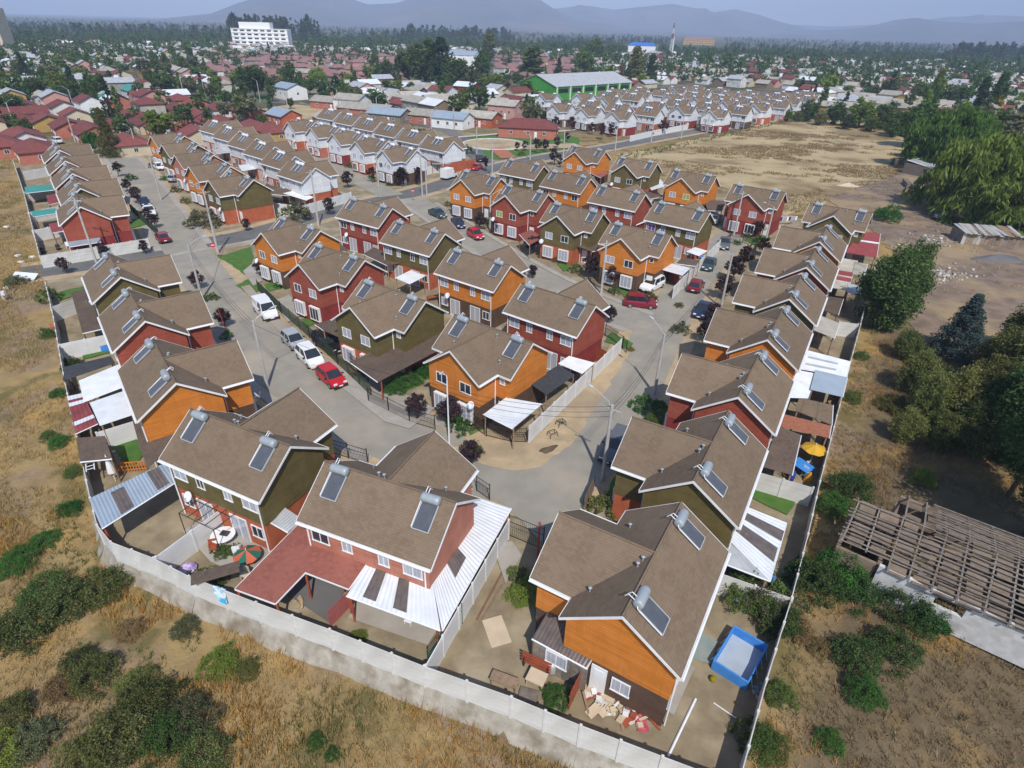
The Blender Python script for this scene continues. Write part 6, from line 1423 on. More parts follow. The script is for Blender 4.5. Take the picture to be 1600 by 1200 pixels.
# patio of the front olive house
pg = thing('pergola', (345, 835), 'thin black metal pergola over the patio', 'pergola', -26)
for x_ in (-1.6, -0.8, 0, 0.8, 1.6): MB().tube((x_, -1.3, 2.3), (x_, 1.3, 2.3), 0.025, 0.025, 4).build('crossbar', M['black'], pg)
for y_ in (-1.3, 0, 1.3): MB().tube((-1.6, y_, 2.33), (1.6, y_, 2.33), 0.025, 0.025, 4).build('rail', M['black'], pg)
for x_ in (-1.6, 1.6):
    for y_ in (-1.3, 1.3): MB().tube((x_, y_, 0), (x_, y_, 2.3), 0.03, 0.03, 5).build('post', M['black'], pg)
tv = thing('oval_table', (352, 848), 'white oval garden table with dark cloth on it', 'table', -10)
MB().lathe([(0.75, 0.70), (0.78, 0.72), (0.78, 0.75)], 20).build('table_top', M['white'], tv)
MB().box((0.1, 0.1, 0.80), (0.55, 0.4, 0.1)).build('cloth', M['shade'], tv)
for k in range(4):
    a = k * 1.57 + 0.7; MB().tube((0.5 * math.cos(a), 0.5 * math.sin(a), 0), (0.45 * math.cos(a), 0.45 * math.sin(a), 0.7), 0.03, 0.03, 5).build('leg', M['pvc'], tv)
def parasol(px, r, h, m, label, tilt=0.0, m2=None):
    t = thing('parasol', px, label, 'parasol', 20)
    MB().tube((0, 0, 0), (0, 0, h + 0.15), 0.025, 0.025, 6).build('pole', M['pvc'], t)
    for k in range(8):
        a, b = k * math.pi / 4, (k + 1) * math.pi / 4
        MB().poly([(0, 0, h), (r * math.cos(a), r * math.sin(a), h - 0.4), (r * 1.0 * math.cos((a + b) / 2), r * math.sin((a + b) / 2), h - 0.46), (r * math.cos(b), r * math.sin(b), h - 0.4)]).build('canopy_panel', (m2 if m2 and k % 2 else m), t)
    MB().lathe([(0.25, 0), (0.25, 0.1), (0.05, 0.14)], 12).build('foot', M['concrete'], t)
    return t
parasol((1265, 724), 0.95, 1.9, mat('yellow_cloth', (0.62, 0.36, 0.03), (0.55, 0.3, 0.02)), 'yellow parasol in the yard of the right red house')
parasol((390, 880), 0.85, 1.2, mat('orange_cloth', (0.55, 0.13, 0.06), (0.5, 0.1, 0.05)), 'orange and green parasol fallen open on the patio', m2=mat('green_cloth', (0.02, 0.14, 0.10)))
cl = thing('closed_parasol', (181, 752), 'white closed parasol by the ladder shed', 'parasol')
MB().lathe([(0.30, 0.9), (0.20, 1.6), (0.12, 2.1), (0.03, 2.4)], 10).build('cloth', M['white'], cl); MB().tube((0, 0, 0), (0, 0, 2.5), 0.03, 0.03, 5).build('pole', M['pvc'], cl)
bt = bench_table((1250, 738), -60, 'blue covered table beside the yellow parasol', (1.6, 1.2), 0.75, M['bluepool'])
hb = thing('water_barrel', (1234, 750), 'dark blue barrel against the concrete divider', 'barrel'); MB().lathe([(0.24, 0), (0.28, 0.25), (0.29, 0.45), (0.28, 0.65), (0.24, 0.9)], 12).build('shell', mat('barrel_blue', (0.02, 0.05, 0.30)), hb, True)
cv = thing('cloth_bag', (1262, 752), 'small orange cloth cone beside the blue table', 'bag'); MB().lathe([(0.4, 0), (0.3, 0.4), (0.06, 0.9)], 8).build('cloth', mat('orange_bag', (0.65, 0.30, 0.02)), cv)
tp_ = thing('tarp', (1172, 905), 'blue tarpaulin under the zinc roof', 'tarp', -30)
mb = MB().box((0, 0, 0.5), (2.6, 0.7, 0.9)); mb.build('cloth', M['bluepool'], tp_)
bc = thing('crate_stack', (165, 548), 'blue plastic crate on the left lawn', 'crate', 10)
MB().box((0, 0, 0.35), (1.0, 0.7, 0.7)).build('shell', M['bluepool'], bc); MB().box((0, 0, 0.71), (0.85, 0.55, 0.02)).build('rim', M['glass'], bc)
# towel hanging over the front wall
tw_p, tw_q = G(336, 912, 1.86), G(352, 918, 1.86)
tw = empty('towel', (tw_p[0], tw_p[1], 0), math.atan2(tw_q[1] - tw_p[1], tw_q[0] - tw_p[0]), 'blue and white towel hanging over the front panel wall', 'towel')
mb = MB(); N = 8
for i in range(N + 1):
    for j in range(9): mb.v.append((i * 0.11, -0.14 - 0.03 * math.sin(i * 1.4 + j * 0.5) - 0.015 * j, 1.92 - j * (0.17 - 0.012 * abs(i - 5))))
for i in range(N):
    for j in range(8): mb.f.append((i * 9 + j, (i + 1) * 9 + j, (i + 1) * 9 + j + 1, i * 9 + j + 1))
mb.build('cloth', mat('towel_blue', (0.05, 0.42, 0.72), (0.72, 0.80, 0.85), 1.8, lo=0.45, hi=0.55), tw, True)
fl = empty('felt_sheet', (*G(325, 905, 1.95), 1.95), R(25), 'brown felt sheet laid over the front panel wall', 'sheet'); MB().box((0.4, 0.3, 0.03), (2.6, 0.9, 0.04)).build('felt', M['darkshingle'], fl)
pv = thing('tarp', (295, 892), 'purple and white tarpaulin bundle at the patio wall', 'tarp')
MB().lathe([(0.5, 0), (0.55, 0.25), (0.3, 0.5), (0.05, 0.6)], 9).build('cloth', mat('lilac_cloth', (0.36, 0.22, 0.52), (0.6, 0.56, 0.65), 4, lo=0.45, hi=0.6), pv)
ch = thing('wooden_chair', (385, 905), 'yellow wooden chair at the patio edge', 'chair', -20)
MB().box((0, 0, 0.45), (0.45, 0.45, 0.04)).build('seat', M['cardboard'], ch); MB().box((0, 0.2, 0.75), (0.45, 0.04, 0.5)).build('backrest', M['cardboard'], ch)
for sx in (-1, 1):
    for sy in (-1, 1): MB().box((sx * 0.19, sy * 0.19, 0.22), (0.05, 0.05, 0.44)).build('leg', M['cardboard'], ch)
# white ladder on the shed wall
ld = empty('ladder', (*G(140, 715, 1.9), 1.9), R(-56), 'white aluminium ladder lying on the yard wall', 'ladder')
for sy in (-0.25, 0.25): MB().box((0, sy, 0.05), (3.6, 0.06, 0.08)).build('rail', M['pvc'], ld)
for i in range(9): MB().tube((-1.6 + i * 0.4, -0.25, 0.05), (-1.6 + i * 0.4, 0.25, 0.05), 0.025, 0.025, 5).build('rung', M['pvc'], ld)
lt = thing('trellis', (200, 738), 'orange wooden trellis fence above the lawn', 'fence', 12)
for i in range(14): MB().box((-1.3 + 0.2 * i, 0, 0.5), (0.07, 0.03, 0.9)).build('slat', M['side_orange'], lt)
for z_ in (0.2, 0.55, 0.9): MB().box((0, 0.03, z_), (2.8, 0.04, 0.07)).build('rail', M['side_orange'], lt)
for i, (a_, b_) in enumerate([(206, 712), (192, 716), (180, 706), (214, 700)]):
    s_o = empty('stepping_stone', (*G(a_, b_), 0.06), i * 0.7, ['pale stepping stone nearest the dish on the green lawn', 'pale stepping stone in the lawn centre', 'shaded stepping stone near the box shed', 'upper stepping stone on the green lawn'][i], 'stone'); MB().box((0, 0, 0.02), (0.45, 0.35, 0.05)).build('slab', M['pavement'], s_o)
for i, (a_, b_) in enumerate([(876, 665), (863, 682)]):
    bs = thing('trestle', (a_, b_), ['upper metal barrel stand on the sandy strip', 'lower metal barrel stand on the sandy strip'][i], 'stand', 30)
    for sx in (-0.4, 0.4):
        for sy in (-0.3, 0.3): MB().tube((sx, sy, 0), (sx * 0.8, sy * 0.8, 0.5), 0.025, 0.025, 4).build('leg', M['black'], bs)
    MB().path([(-0.32, -0.24, 0.5), (0.32, -0.24, 0.5), (0.32, 0.24, 0.5), (-0.32, 0.24, 0.5), (-0.32, -0.24, 0.5)], 0.03, 4).build('top_ring', M['black'], bs)
def heap(px, rx, ry, h, m, label, rz=0, n=16, rings=7, name='earth_heap', cat='heap', seed=1):
    x, y = G(*px); rng = random.Random(seed); mb = MB()
    for j in range(rings):
        f_ = j / (rings - 1)
        for i in range(n):
            a = 6.2832 * i / n; k = f_ * (1 + 0.18 * math.sin(a * 3 + seed) + rng.uniform(-0.06, 0.06))
            mb.v.append((rx * k * math.cos(a), ry * k * math.sin(a), h * (1 - f_) ** 1.2 + rng.uniform(0, 0.06) * h - 0.02))
    for j in range(rings - 1):
        for i in range(n): mb.f.append((j * n + i, (j + 1) * n + i, (j + 1) * n + (i + 1) % n, j * n + (i + 1) % n))
    o = mb.build(name, m, None, True); o.location = (x, y, 0.03); o.rotation_euler = (0, 0, R(rz)); return tag(o, label, cat)
heap((857, 703), 1.2, 0.5, 0.3, mat('dark_soil', (0.12, 0.085, 0.05)), 'dark soil heap on the sandy corner', 35)
heap((1325, 290), 2.4, 1.6, 0.7, M['cream'], 'pale sawdust heap in the earth lot', 0, seed=4)
heap((1560, 405), 4.5, 2.0, 0.8, M['asphalt'], 'dark gravel heap in the earth lot', 10, seed=5)
heap((1450, 385), 3.0, 1.5, 0.6, M['darkdirt'], 'brown earth heap beside the rubble', 0, seed=6)
# rubble spread in the lot
rng = np.random.default_rng(5)
for ri, (cx, cy, sx, sy, n) in enumerate([(1455, 378, 26, 8, 260), (1470, 430, 36, 9, 300), (1385, 285, 28, 7, 160), (1490, 358, 24, 5, 90), (1410, 300, 22, 6, 140)]):
    mb = MB()
    for i in range(n):
        x, y = G(cx + rng.normal() * sx * 0.75, cy + rng.normal() * sy * 0.75); s = 0.10 + 0.42 * rng.random() ** 3
        if rng.random() < 0.2: mb.tube((x, y, 0.05), (x + rng.normal() * 0.9, y + rng.normal() * 0.9, 0.1 + 0.4 * rng.random()), 0.04, 0.03, 4)
        else: mb.lathe([(s * 0.5, 0), (s * (0.4 + 0.3 * rng.random()), s * 0.35), (s * 0.2, s * 0.55)], 5, (x, y, 0))
    tag(mb.build('rubble', leaf_mat('rubble_mix', (0.42, 0.38, 0.33), (0.26, 0.22, 0.18), (0.70, 0.68, 0.64), hue=0, val=0, trans=0.0) if ri < 2 else M['greywood']), ['white rubble strewn below the tin shack', 'pale rubble strewn across the earth lot', 'timber scraps at the edge of the dry field', 'scraps in front of the tin shack', 'scrap timber strewn before the timber stacks'][ri], 'rubble', kind='stuff')
mt = thing('mattress', (1450, 425), 'dirty pale mattress dumped in the earth lot', 'mattress', 20); MB().box((0, 0, 0.2), (1.9, 1.2, 0.25)).build('pad', M['cardboard'], mt)
# tin shacks
def shack(px, w, d, h, rz, label, roofm, wallm):
    t = thing('tin_shack', px, label, 'shack', rz); n = int(w / 0.6)
    for i in range(n):
        MB().box((-w / 2 + (i + 0.5) * w / n, -d / 2, h / 2), (w / n - 0.03, 0.06, h * random.uniform(0.93, 1.0))).build('wall_board', random.choice(wallm), t)
    for sx in (-1, 1): MB().box((sx * (w / 2 - 0.05), 0, h / 2), (0.06, d - 0.1, h)).build('side_wall', wallm[0], t)
    MB().box((0, d / 2, h / 2), (w, 0.06, h)).build('back_wall', wallm[0], t)
    for i in range(n):
        q = MB().box((-w / 2 + (i + 0.5) * w / n, 0, h + 0.12 + 0.1 * (i % 3) * 0.3), (w / n + 0.06, d + 0.7, 0.035)).build('roof_sheet', random.choice(roofm), t); q.rotation_euler = (R(random.uniform(4, 9)), 0, R(random.uniform(-3, 3)))
    return t
shack((1535, 378), 9, 4, 2.0, -8, 'long patched shack of boards with rusty tin roof', [M['zinc'], M['greywood'], M['fibre'], M['wood']], [M['greywood'], M['greywood'], M['wood'], M['greywood'], M['wood'], M['fibre']])
shack((1445, 272), 9, 7, 2.6, 35, 'tin-roofed yard shed above the timber stacks', [M['tin'], M['zinc'], M['zinc'], M['fibre']], [M['greywood'], M['wood']])
shack((1470, 290), 7, 5, 2.3, 20, 'patched scrap shack beside the timber stacks', [M['zinc'], M['fibre'], M['greywood']], [M['greywood'], M['wood']])
shack((1418, 262), 6, 5, 2.2, 40, 'low scrap shack at the corner of the dry field', [M['zinc'], M['fibre'], M['redtin']], [M['greywood'], M['wood']])
for i in range(6):
    o = MB().box((0, 0, 0.5), (0.8, 6.0, 1.0)).build('timber_stack', M['greywood']); x, y = G(1415 + i * 10, 290 + i * 4); o.location = (x, y, 0); o.rotation_euler = (0, 0, R(-20))
    tag(o, f'{ORD[i]} timber stack from the left below the tin yard shed', 'timber', 'timber stacks')
wb_ = empty('board', (*G(40, 436), 0.4), R(-8), 'white board propped in the left field', 'board'); q = MB().box((0, 0, 0), (3.4, 1.2, 0.06)).build('sheet', M['tin'], wb_); q.rotation_euler = (R(30), 0, 0)
for i, (a_, b_) in enumerate([(10, 355), (50, 402), (33, 410), (28, 400), (12, 450)]):
    o = MB().box((0, 0, 0.1), (0.7, 0.45, 0.2)).build('litter', M['white']); x, y = G(a_, b_); o.location = (x, y, -0.03); tag(o, ['white litter nearest the upper left edge', 'white litter by the cross street end', 'white litter left of the street end', 'white litter in the left field', 'white litter on the left edge by the road'][i], 'litter')
ps = thing('field_pole', (8, 470), 'concrete pole leaning at the left edge with meter box', 'pole'); MB().tube((0, 0, -0.1), (-0.6, 0, 4.5), 0.13, 0.11, 7).build('shaft', M['pole'], ps); MB().box((0.2, 0, 1.0), (0.4, 0.3, 0.5)).build('meter_box', M['tin'], ps)
# laundry
lnr = thing('clothes_line', (1228, 352), 'washing line full of clothes behind the red house', 'laundry', 15)
for i in range(9): MB().box((-1.8 + i * 0.45, 0, 1.2), (0.36, 0.03, 0.7)).build('garment', [M['white'], PAINT['navy'], mat('lilac_cloth', (0.36, 0.22, 0.52)), M['bluetin']][i % 4], lnr)
for sx in (-2, 2): MB().tube((sx, 0, 0), (sx, 0, 1.7), 0.03, 0.03, 5).build('post', M['wood'], lnr)
MB().tube((-2, 0, 1.58), (2, 0, 1.58), 0.012, 0.012, 4).build('line', M['white'], lnr)

# small clutter of the yards
def plastic_chair(px, rz, m, label):
    t = thing('garden_chair', px, label, 'chair', rz)
    MB().box((0, 0, 0.43), (0.48, 0.46, 0.04)).build('seat', m, t); MB().box((0, 0.22, 0.70), (0.46, 0.04, 0.48)).build('backrest', m, t)
    for sx in (-1, 1):
        for sy in (-1, 1): MB().tube((sx * 0.21, sy * 0.2, 0), (sx * 0.19, sy * 0.18, 0.42), 0.022, 0.022, 5).build('leg', m, t)
        MB().box((sx * 0.23, 0.02, 0.62), (0.04, 0.42, 0.03)).build('armrest', m, t)
plastic_chair((107, 388), 40, M['pvc'], 'white plastic chair in the end yard')
plastic_chair((640, 452), 10, M['pvc'], 'white plastic chair beside the lilac canopy')
plastic_chair((1258, 742), 120, M['pvc'], 'white plastic chair beside the blue table')
plastic_chair((372, 866), 200, M['pvc'], 'white plastic chair beside the oval table')
plastic_chair((335, 862), 20, M['redwood'], 'brown chair under the pergola')
plastic_chair((640, 975), -20, M['pvc'], 'white plastic chair under the tin porch')
def barrel(px, m, label, s=1.0):
    t = thing('barrel', px, label, 'barrel'); t.scale = (s, s, s)
    MB().lathe([(0.24, 0), (0.28, 0.2), (0.28, 0.7), (0.24, 0.88)], 12).build('shell', m, t, True); MB().lathe([(0.29, 0.42), (0.29, 0.46)], 12).build('hoop', M['steel'], t)
barrel((68, 396), M['black'], 'black barrel in the end yard corner'); barrel((92, 391), M['black'], 'second black barrel in the end yard')
barrel((578, 392), M['bluepool'], 'blue barrel behind the red cross-street house'); barrel((1300, 520), M['tin'], 'white drum behind the right olive house')
barrel((862, 1050), M['zinc'], 'grey drum in front of the smoked shed'); barrel((940, 1078), M['white'], 'white drum by the front orange gable', 0.8)
def pots(px, n, label, leaf):
    x, y = G(*px); t = empty('plant_tray', (x, y, 0.0), R(20), label, 'plants')
    for k in range(n):
        MB().lathe([(0.10, 0), (0.14, 0.24)], 8, (k * 0.4, 0.1 * (k % 2), 0)).build('pot', M['tile'], t)
        c, r = clumps('bush', np.random.default_rng(k + int(px[0])), 10); v, f = leaf_cloud(c * 0.45 + np.array((k * 0.4, 0.1 * (k % 2), 0.2)), r * 0.45, 14, 0.05, np.random.default_rng(k))
        ob('foliage', npmesh('foliage', v, f, LEAF[leaf]), t)
pots((338, 868), 4, 'row of potted plants under the pergola', 'mid'); pots((395, 842), 3, 'potted plants against the front olive house', 'green'); pots((300, 905), 4, 'potted flowers along the patio wall', 'lime'); pots((1225, 745), 3, 'potted plants at the dark brown felt roof', 'green'); pots((550, 590), 4, 'potted plants by the carport', 'mid'); pots((690, 490), 3, 'potted plants in the centre back yard', 'lime')
for i, (px_, py_, w_, d_, mm, lab) in enumerate([(1285, 525, 1.6, 0.9, 'zinc', 'laundry rack table behind the right olive house'), (676, 470, 1.4, 0.7, 'redwood', 'red toy bench in the centre back yard'), (600, 430, 1.5, 0.8, 'wood', 'wooden table behind the red centre house'), (215, 560, 1.2, 0.8, 'wood', 'wooden bench beside the left red house'), (1300, 640, 1.2, 0.8, 'wood', 'wooden bench under the brown porch'), (985, 345, 1.2, 0.8, 'bluepool', 'blue table behind the red middle house'), (88, 515, 1.3, 0.8, 'low_brick', 'orange garden bench behind the left red house'), (1090, 405, 1.4, 0.8, 'bluepool', 'striped blue table behind the parked cars wall')]):
    bench_table((px_, py_), i * 23, lab, (w_, d_), 0.6, M[mm], 'table', 'garden_table')
# ------------------------------------------------------------------ ruined shed with open roof lattice
rz0 = math.atan2(20.8 - 23.4, 29.1 - 25.6)
ux, uy = math.cos(rz0), math.sin(rz0)
A0 = np.array((22.6, 25.6))                  # left front corner of the walls
ruin = empty('ruined_shed', (A0[0], A0[1], gz(*A0)), rz0, 'ruined whitewashed brick shed with its roof laths bare', 'ruin')
RW_, RD = 13.0, 7.6
def rbox(nm, c, d, m): return MB().box(c, d).build(nm, m, ruin)
rbox('brick_wall', (1.55, 0, 1.3), (3.1, 0.25, 2.6), M['brickwhite']); rbox('brick_wall', (3.1 + 0.75, 0, 0.75), (1.5, 0.25, 1.5), M['brickwhite']); rbox('brick_wall', (3.85, 0, 2.45), (1.5, 0.25, 0.3), M['brickwhite']); rbox('brick_wall', (4.6 + 4.2, 0, 1.3), (8.4, 0.25, 2.6), M['brickwhite'])
rbox('lintel', (3.85, -0.02, 2.28), (1.9, 0.27, 0.1), M['greywood'])
rbox('side_wall', (0.0, RD / 2, 1.2), (0.25, RD - 0.6, 2.4), M['adobe']); rbox('back_wall', (RW_ / 2, RD, 1.4), (RW_, 0.25, 2.8), M['adobe']); rbox('cross_wall', (8.0, RD / 2, 1.3), (0.2, RD - 0.3, 2.6), M['adobe'])
def rz_at(x, y): return 2.75 + 0.9 * (1 - abs(y - RD * 0.55) / (RD * 0.55))
rr = random.Random(8)
for i in range(12):
    x = -2.2 + i * 1.25 + rr.uniform(-0.15, 0.15); y1 = RD if x > 0 else RD * 0.52; y0 = -0.5 if x > 0 else RD * 0.04
    for (ya, yb) in ((y0, min(y1, RD * 0.55)), (RD * 0.55, y1 + 0.3)):
        if yb <= ya: continue
        MB().tube((x, ya, rz_at(x, ya)), (x + rr.uniform(-0.1, 0.1), yb, rz_at(x, yb)), 0.07, 0.06, 4).build('rafter', M['greywood'], ruin)
for j in range(24):
    y = -0.4 + j * (RD + 0.6) / 23
    seg = [(-2.5, 2.2), (2.0, 7.9), (7.7, RW_ + 0.3)]
    for (xa, xb) in seg:
        if xa < 0 and (y < RD * 0.03 or y > RD * 0.53): continue
        if rr.random() < 0.10: continue
        MB().box(((xa + xb) / 2 + rr.uniform(-0.2, 0.2), y + rr.uniform(-0.06, 0.06), rz_at(0, y) + 0.1), (xb - xa, 0.075, 0.05), rr.uniform(-0.03, 0.03)).build('lath', M['greywood'], ruin)
for i in range(12):
    for j in range(8):
        x = -2.2 + i * 1.25 + 0.62; y = 0.1 + j * 0.95
        if x < 0 and (y < RD * 0.04 or y > RD * 0.52): continue
        if x > 0 and rr.random() < 0.22: continue
        q = MB().box((0, 0, 0), (1.12 * rr.uniform(0.7, 1), 0.86 * rr.uniform(0.7, 1), 0.05)).build('clay_slab', M['adobe'], ruin); q.location = (x, y, rz_at(x, y) - 0.16); q.rotation_euler = (R(12 if y < RD * 0.55 else -12), R(rr.uniform(-4, 4)), R(rr.uniform(-6, 6)))
rbox('annex_wall', (-1.3, RD * 0.03, 1.2), (2.3, 0.22, 2.4), M['adobe']); rbox('annex_wall', (-2.35, RD * 0.28, 1.2), (0.22, RD * 0.45, 2.4), M['adobe']); rbox('annex_wall', (-1.3, RD * 0.52, 1.2), (2.3, 0.22, 2.4), M['adobe'])

# ------------------------------------------------------------------ sleeping dog
dg_ = MB(); me = bpy.data.meshes.new('body')
J = [(0, 0, .16, .13), (.22, .02, .17, .145), (.42, .02, .17, .13), (.56, .0, .20, .085), (.68, -.05, .19, .075), (.80, -.10, .15, .04), (-.16, .0, .13, .10), (-.30, .08, .07, .03), (-.50, .18, .04, .02),
     (.42, -.14, .07, .05), (.56, -.28, .05, .032), (.66, -.30, .04, .03), (.40, -.16, .05, .045), (.48, -.34, .045, .032), (.56, -.40, .04, .03), (-.08, -.14, .08, .07), (.06, -.30, .05, .04), (-.06, -.38, .04, .03), (-.14, -.14, .06, .06), (-.02, -.34, .045, .036), (-.16, -.42, .04, .03), (.66, .04, .28, .022), (.70, -.12, .27, .022)]
ED = [(0, 1), (1, 2), (2, 3), (3, 4), (4, 5), (0, 6), (6, 7), (7, 8), (2, 9), (9, 10), (10, 11), (2, 12), (12, 13), (13, 14), (6, 15), (15, 16), (16, 17), (6, 18), (18, 19), (19, 20), (4, 21), (4, 22)]
me.from_pydata([j[:3] for j in J], ED, [])
dog = ob('dog', me, None, (*G(470, 938), 0.03), R(-60)); me.materials.append(mat('tan_fur', (0.50, 0.38, 0.24), (0.36, 0.25, 0.14), 7.0, 0.95))
sk = dog.modifiers.new('skin', 'SKIN')
for i, j in enumerate(J): me.skin_vertices[0].data[i].radius = (j[3], j[3])
me.skin_vertices[0].data[0].use_root = True
ss = dog.modifiers.new('sub', 'SUBSURF'); ss.levels = 1; ss.render_levels = 2
dog.scale = (1.0, 1.0, 1.0)
tag(dog, 'tan dog lying asleep in the gravel court of the salmon house', 'dog')
# far walkers
def person(px, label, cm, rz):
    me = bpy.data.meshes.new('person')
    V = [(0, 0, .95, .14), (0, 0, 1.2, .15), (0, 0, 1.4, .16), (0, 0, 1.52, .06), (0, 0.02, 1.66, .105), (-.1, 0, .9, .1), (-.11, .08, .5, .07), (-.11, .02, .06, .05), (-.11, .14, .04, .045), (.1, 0, .9, .1), (.11, -.08, .5, .07), (.11, -.16, .08, .05), (.11, -.05, .04, .045), (-.2, 0, 1.38, .06), (-.25, -.02, 1.1, .045), (-.24, .08, .86, .035), (.2, 0, 1.38, .06), (.25, .05, 1.1, .045), (.24, .16, .88, .035)]
    Ee = [(0, 1), (1, 2), (2, 3), (3, 4), (0, 5), (5, 6), (6, 7), (7, 8), (0, 9), (9, 10), (10, 11), (11, 12), (2, 13), (13, 14), (14, 15), (2, 16), (16, 17), (17, 18)]
    me.from_pydata([v[:3] for v in V], Ee, []); o = ob('person', me, None, (*G(*px), 0.03), R(rz)); me.materials.append(cm)
    o.modifiers.new('skin', 'SKIN')
    for i, v in enumerate(V): me.skin_vertices[0].data[i].radius = (v[3], v[3])
    me.skin_vertices[0].data[0].use_root = True
    s2 = o.modifiers.new('sub', 'SUBSURF'); s2.levels = 1; s2.render_levels = 1
    return tag(o, label, 'person')
person((421, 159), 'person in pale clothes walking on the town street', M['white'], 40)
person((622, 192), 'person in dark clothes, left of two on the park street', PAINT['navy'], 200)
person((626, 192), 'person in dark clothes, right of two on the park street', PAINT['grey'], 210)
# ------------------------------------------------------------------ landmark buildings of the town
def block(name, label, cat, loc, rz): return empty(name, (loc[0], loc[1], 0), R(rz), label, cat)
# green sports hall
B_ = np.array(G(868, 158)); A_ = np.array(G(808, 150)); C_ = np.array(G(936, 144))
e1 = A_ - B_; gw = np.linalg.norm(e1); an = math.atan2(-e1[1], -e1[0])
hallh = 6.2
hall = empty('sports_hall', (A_[0], A_[1], 0), an, 'large bright green hall with pale tin roof behind the white houses', 'hall')
HL = float(np.linalg.norm(C_ - B_)); pk = hallh + 4.2
mb = MB()
mb.poly([(0, 0, 0), (gw, 0, 0), (gw, 0, hallh), (gw / 2, 0, pk), (0, 0, hallh)]); mb.poly([(gw, HL, 0), (0, HL, 0), (0, HL, hallh), (gw / 2, HL, pk), (gw, HL, hallh)])
mb.poly([(gw, 0, 0), (gw, HL, 0), (gw, HL, hallh), (gw, 0, hallh)]); mb.poly([(0, HL, 0), (0, 0, 0), (0, 0, hallh), (0, HL, hallh)]); mb.build('wall', M['greentin'], hall)
for s in (0, 1):
    x0, x1 = (-0.4, gw / 2) if s == 0 else (gw / 2, gw + 0.4); z0, z1 = (hallh - 0.15, pk + 0.05) if s == 0 else (pk + 0.05, hallh - 0.15)
    grid_sheet([(gw / 2, -0.4, pk + 0.05), (gw / 2, HL + 0.4, pk + 0.05), (x0 if s == 0 else x1, HL + 0.4, hallh - 0.15), (x0 if s == 0 else x1, -0.4, hallh - 0.15)], 0.12, 0.05, 1.0).build('roof_sheet', M['zinc'], hall)
for i in range(7):
    y_ = HL * (i + 0.05) / 6.2; MB().box((gw + 0.15, y_, hallh / 2), (0.4, 0.6, hallh)).build('pilaster', M['whitewall'], hall)
    if i < 6: MB().box((gw + 0.05, y_ + HL / 12.4, hallh * 0.68), (0.1, HL / 9, hallh * 0.3)).build('window', M['glass'], hall)
MB().box((gw * 0.33, -3.5, 1.25), (gw * 0.6, 7, 2.5)).build('annex_wall', M['whitewall'], hall); grid_sheet([(gw * 0.33 - gw * 0.32, -7.3, 2.5), (gw * 0.33 + gw * 0.32, -7.3, 2.5), (gw * 0.33 + gw * 0.32, 0, 3.3), (gw * 0.33 - gw * 0.32, 0, 3.3)], 0.1, 0.04, 0.9).build('annex_roof', M['fibre'], hall)
# white hospital block
x, y = G(410, 76); hs_ = HZ(x, y, 45)
hosp = block('hospital_block', 'white four-storey hospital block rising over the town', 'building', (x, y), 8)
fw_ = 62.0; fl_h = hs_ / 5
MB().box((0, 10, hs_ / 2), (fw_, 24, hs_)).build('wall', M['white'], hosp); MB().box((-5, 10, hs_ + fl_h * 0.8), (34, 18, fl_h * 1.6)).build('penthouse', M['white'], hosp)
MB().box((14, -10, fl_h * 0.55), (70, 16, fl_h * 1.1)).build('low_wing', M['white'], hosp)
wm = MB().box((0, 0, 0), (4.6, 0.3, fl_h * 0.36)).mesh('window', M['glass'])
for f_ in range(4):
    for i in range(8): ob('window', wm, hosp, (-fw_ / 2 + 5 + i * 7.4, -2.1, fl_h * (f_ + 1.55)))
for f_ in range(5): MB().box((0, -2.2, fl_h * (f_ + 1.0)), (fw_ + 0.6, 0.6, 0.5)).build('ledge', M['white'], hosp)
MB().tube((-2, 6, hs_ + fl_h * 1.6), (-2, 6, hs_ + fl_h * 1.6 + 7), 0.3, 0.15, 5).build('mast', M['steel'], hosp)
# apartment tower at the left edge
x, y = G(8, 82); tw_h = HZ(x, y, 12)
twr = block('apartment_tower', 'beige apartment tower cut by the left edge', 'building', (x - 8, y), 10)
MB().box((0, 0, tw_h / 2), (26, 18, tw_h)).build('wall', M['cream'], twr); nf = 9
bm_ = MB().box((0, 0, 0), (4.2, 1.2, 0.9)).mesh('balcony', M['whitewall']); wm2 = MB().box((0, 0, 0), (2.6, 0.3, 1.6)).mesh('window', M['glass'])
for f_ in range(nf):
    for i in range(4): ob('balcony', bm_, twr, (-9 + i * 6, -9.5, tw_h * (f_ + 0.4) / nf)); ob('window', wm2, twr, (-9 + i * 6, -9.1, tw_h * (f_ + 0.62) / nf))
# lattice mast
x, y = G(1046, 92); mh = HZ(x, y, 36)
ms = block('radio_mast', 'red and white lattice radio mast above the town', 'mast', (x, y), 15)
for i in range(7):
    z0, z1 = mh * i / 7, mh * (i + 1) / 7; w0, w1 = 1.6 * (1 - i / 8), 1.6 * (1 - (i + 1) / 8); mb = MB(); cs = [(1, 1), (1, -1), (-1, -1), (-1, 1)]
    for k, (sx, sy) in enumerate(cs):
        nx2, ny2 = cs[(k + 1) % 4]; mb.tube((sx * w0, sy * w0, z0), (sx * w1, sy * w1, z1), 0.22, 0.2, 4); mb.tube((sx * w0, sy * w0, z0), (nx2 * w1, ny2 * w1, z1), 0.12, 0.12, 4)
    mb.build('lattice_section', M['redtin'] if i in (4, 6) else M['tin'], ms)
ms2 = block('radio_mast', 'shorter pale mast right of the red and white one', 'mast', G(1049, 91), 0); MB().tube((0, 0, 0), (0, 0, mh * 0.62), 0.9, 0.5, 6).build('shaft', M['tin'], ms2)
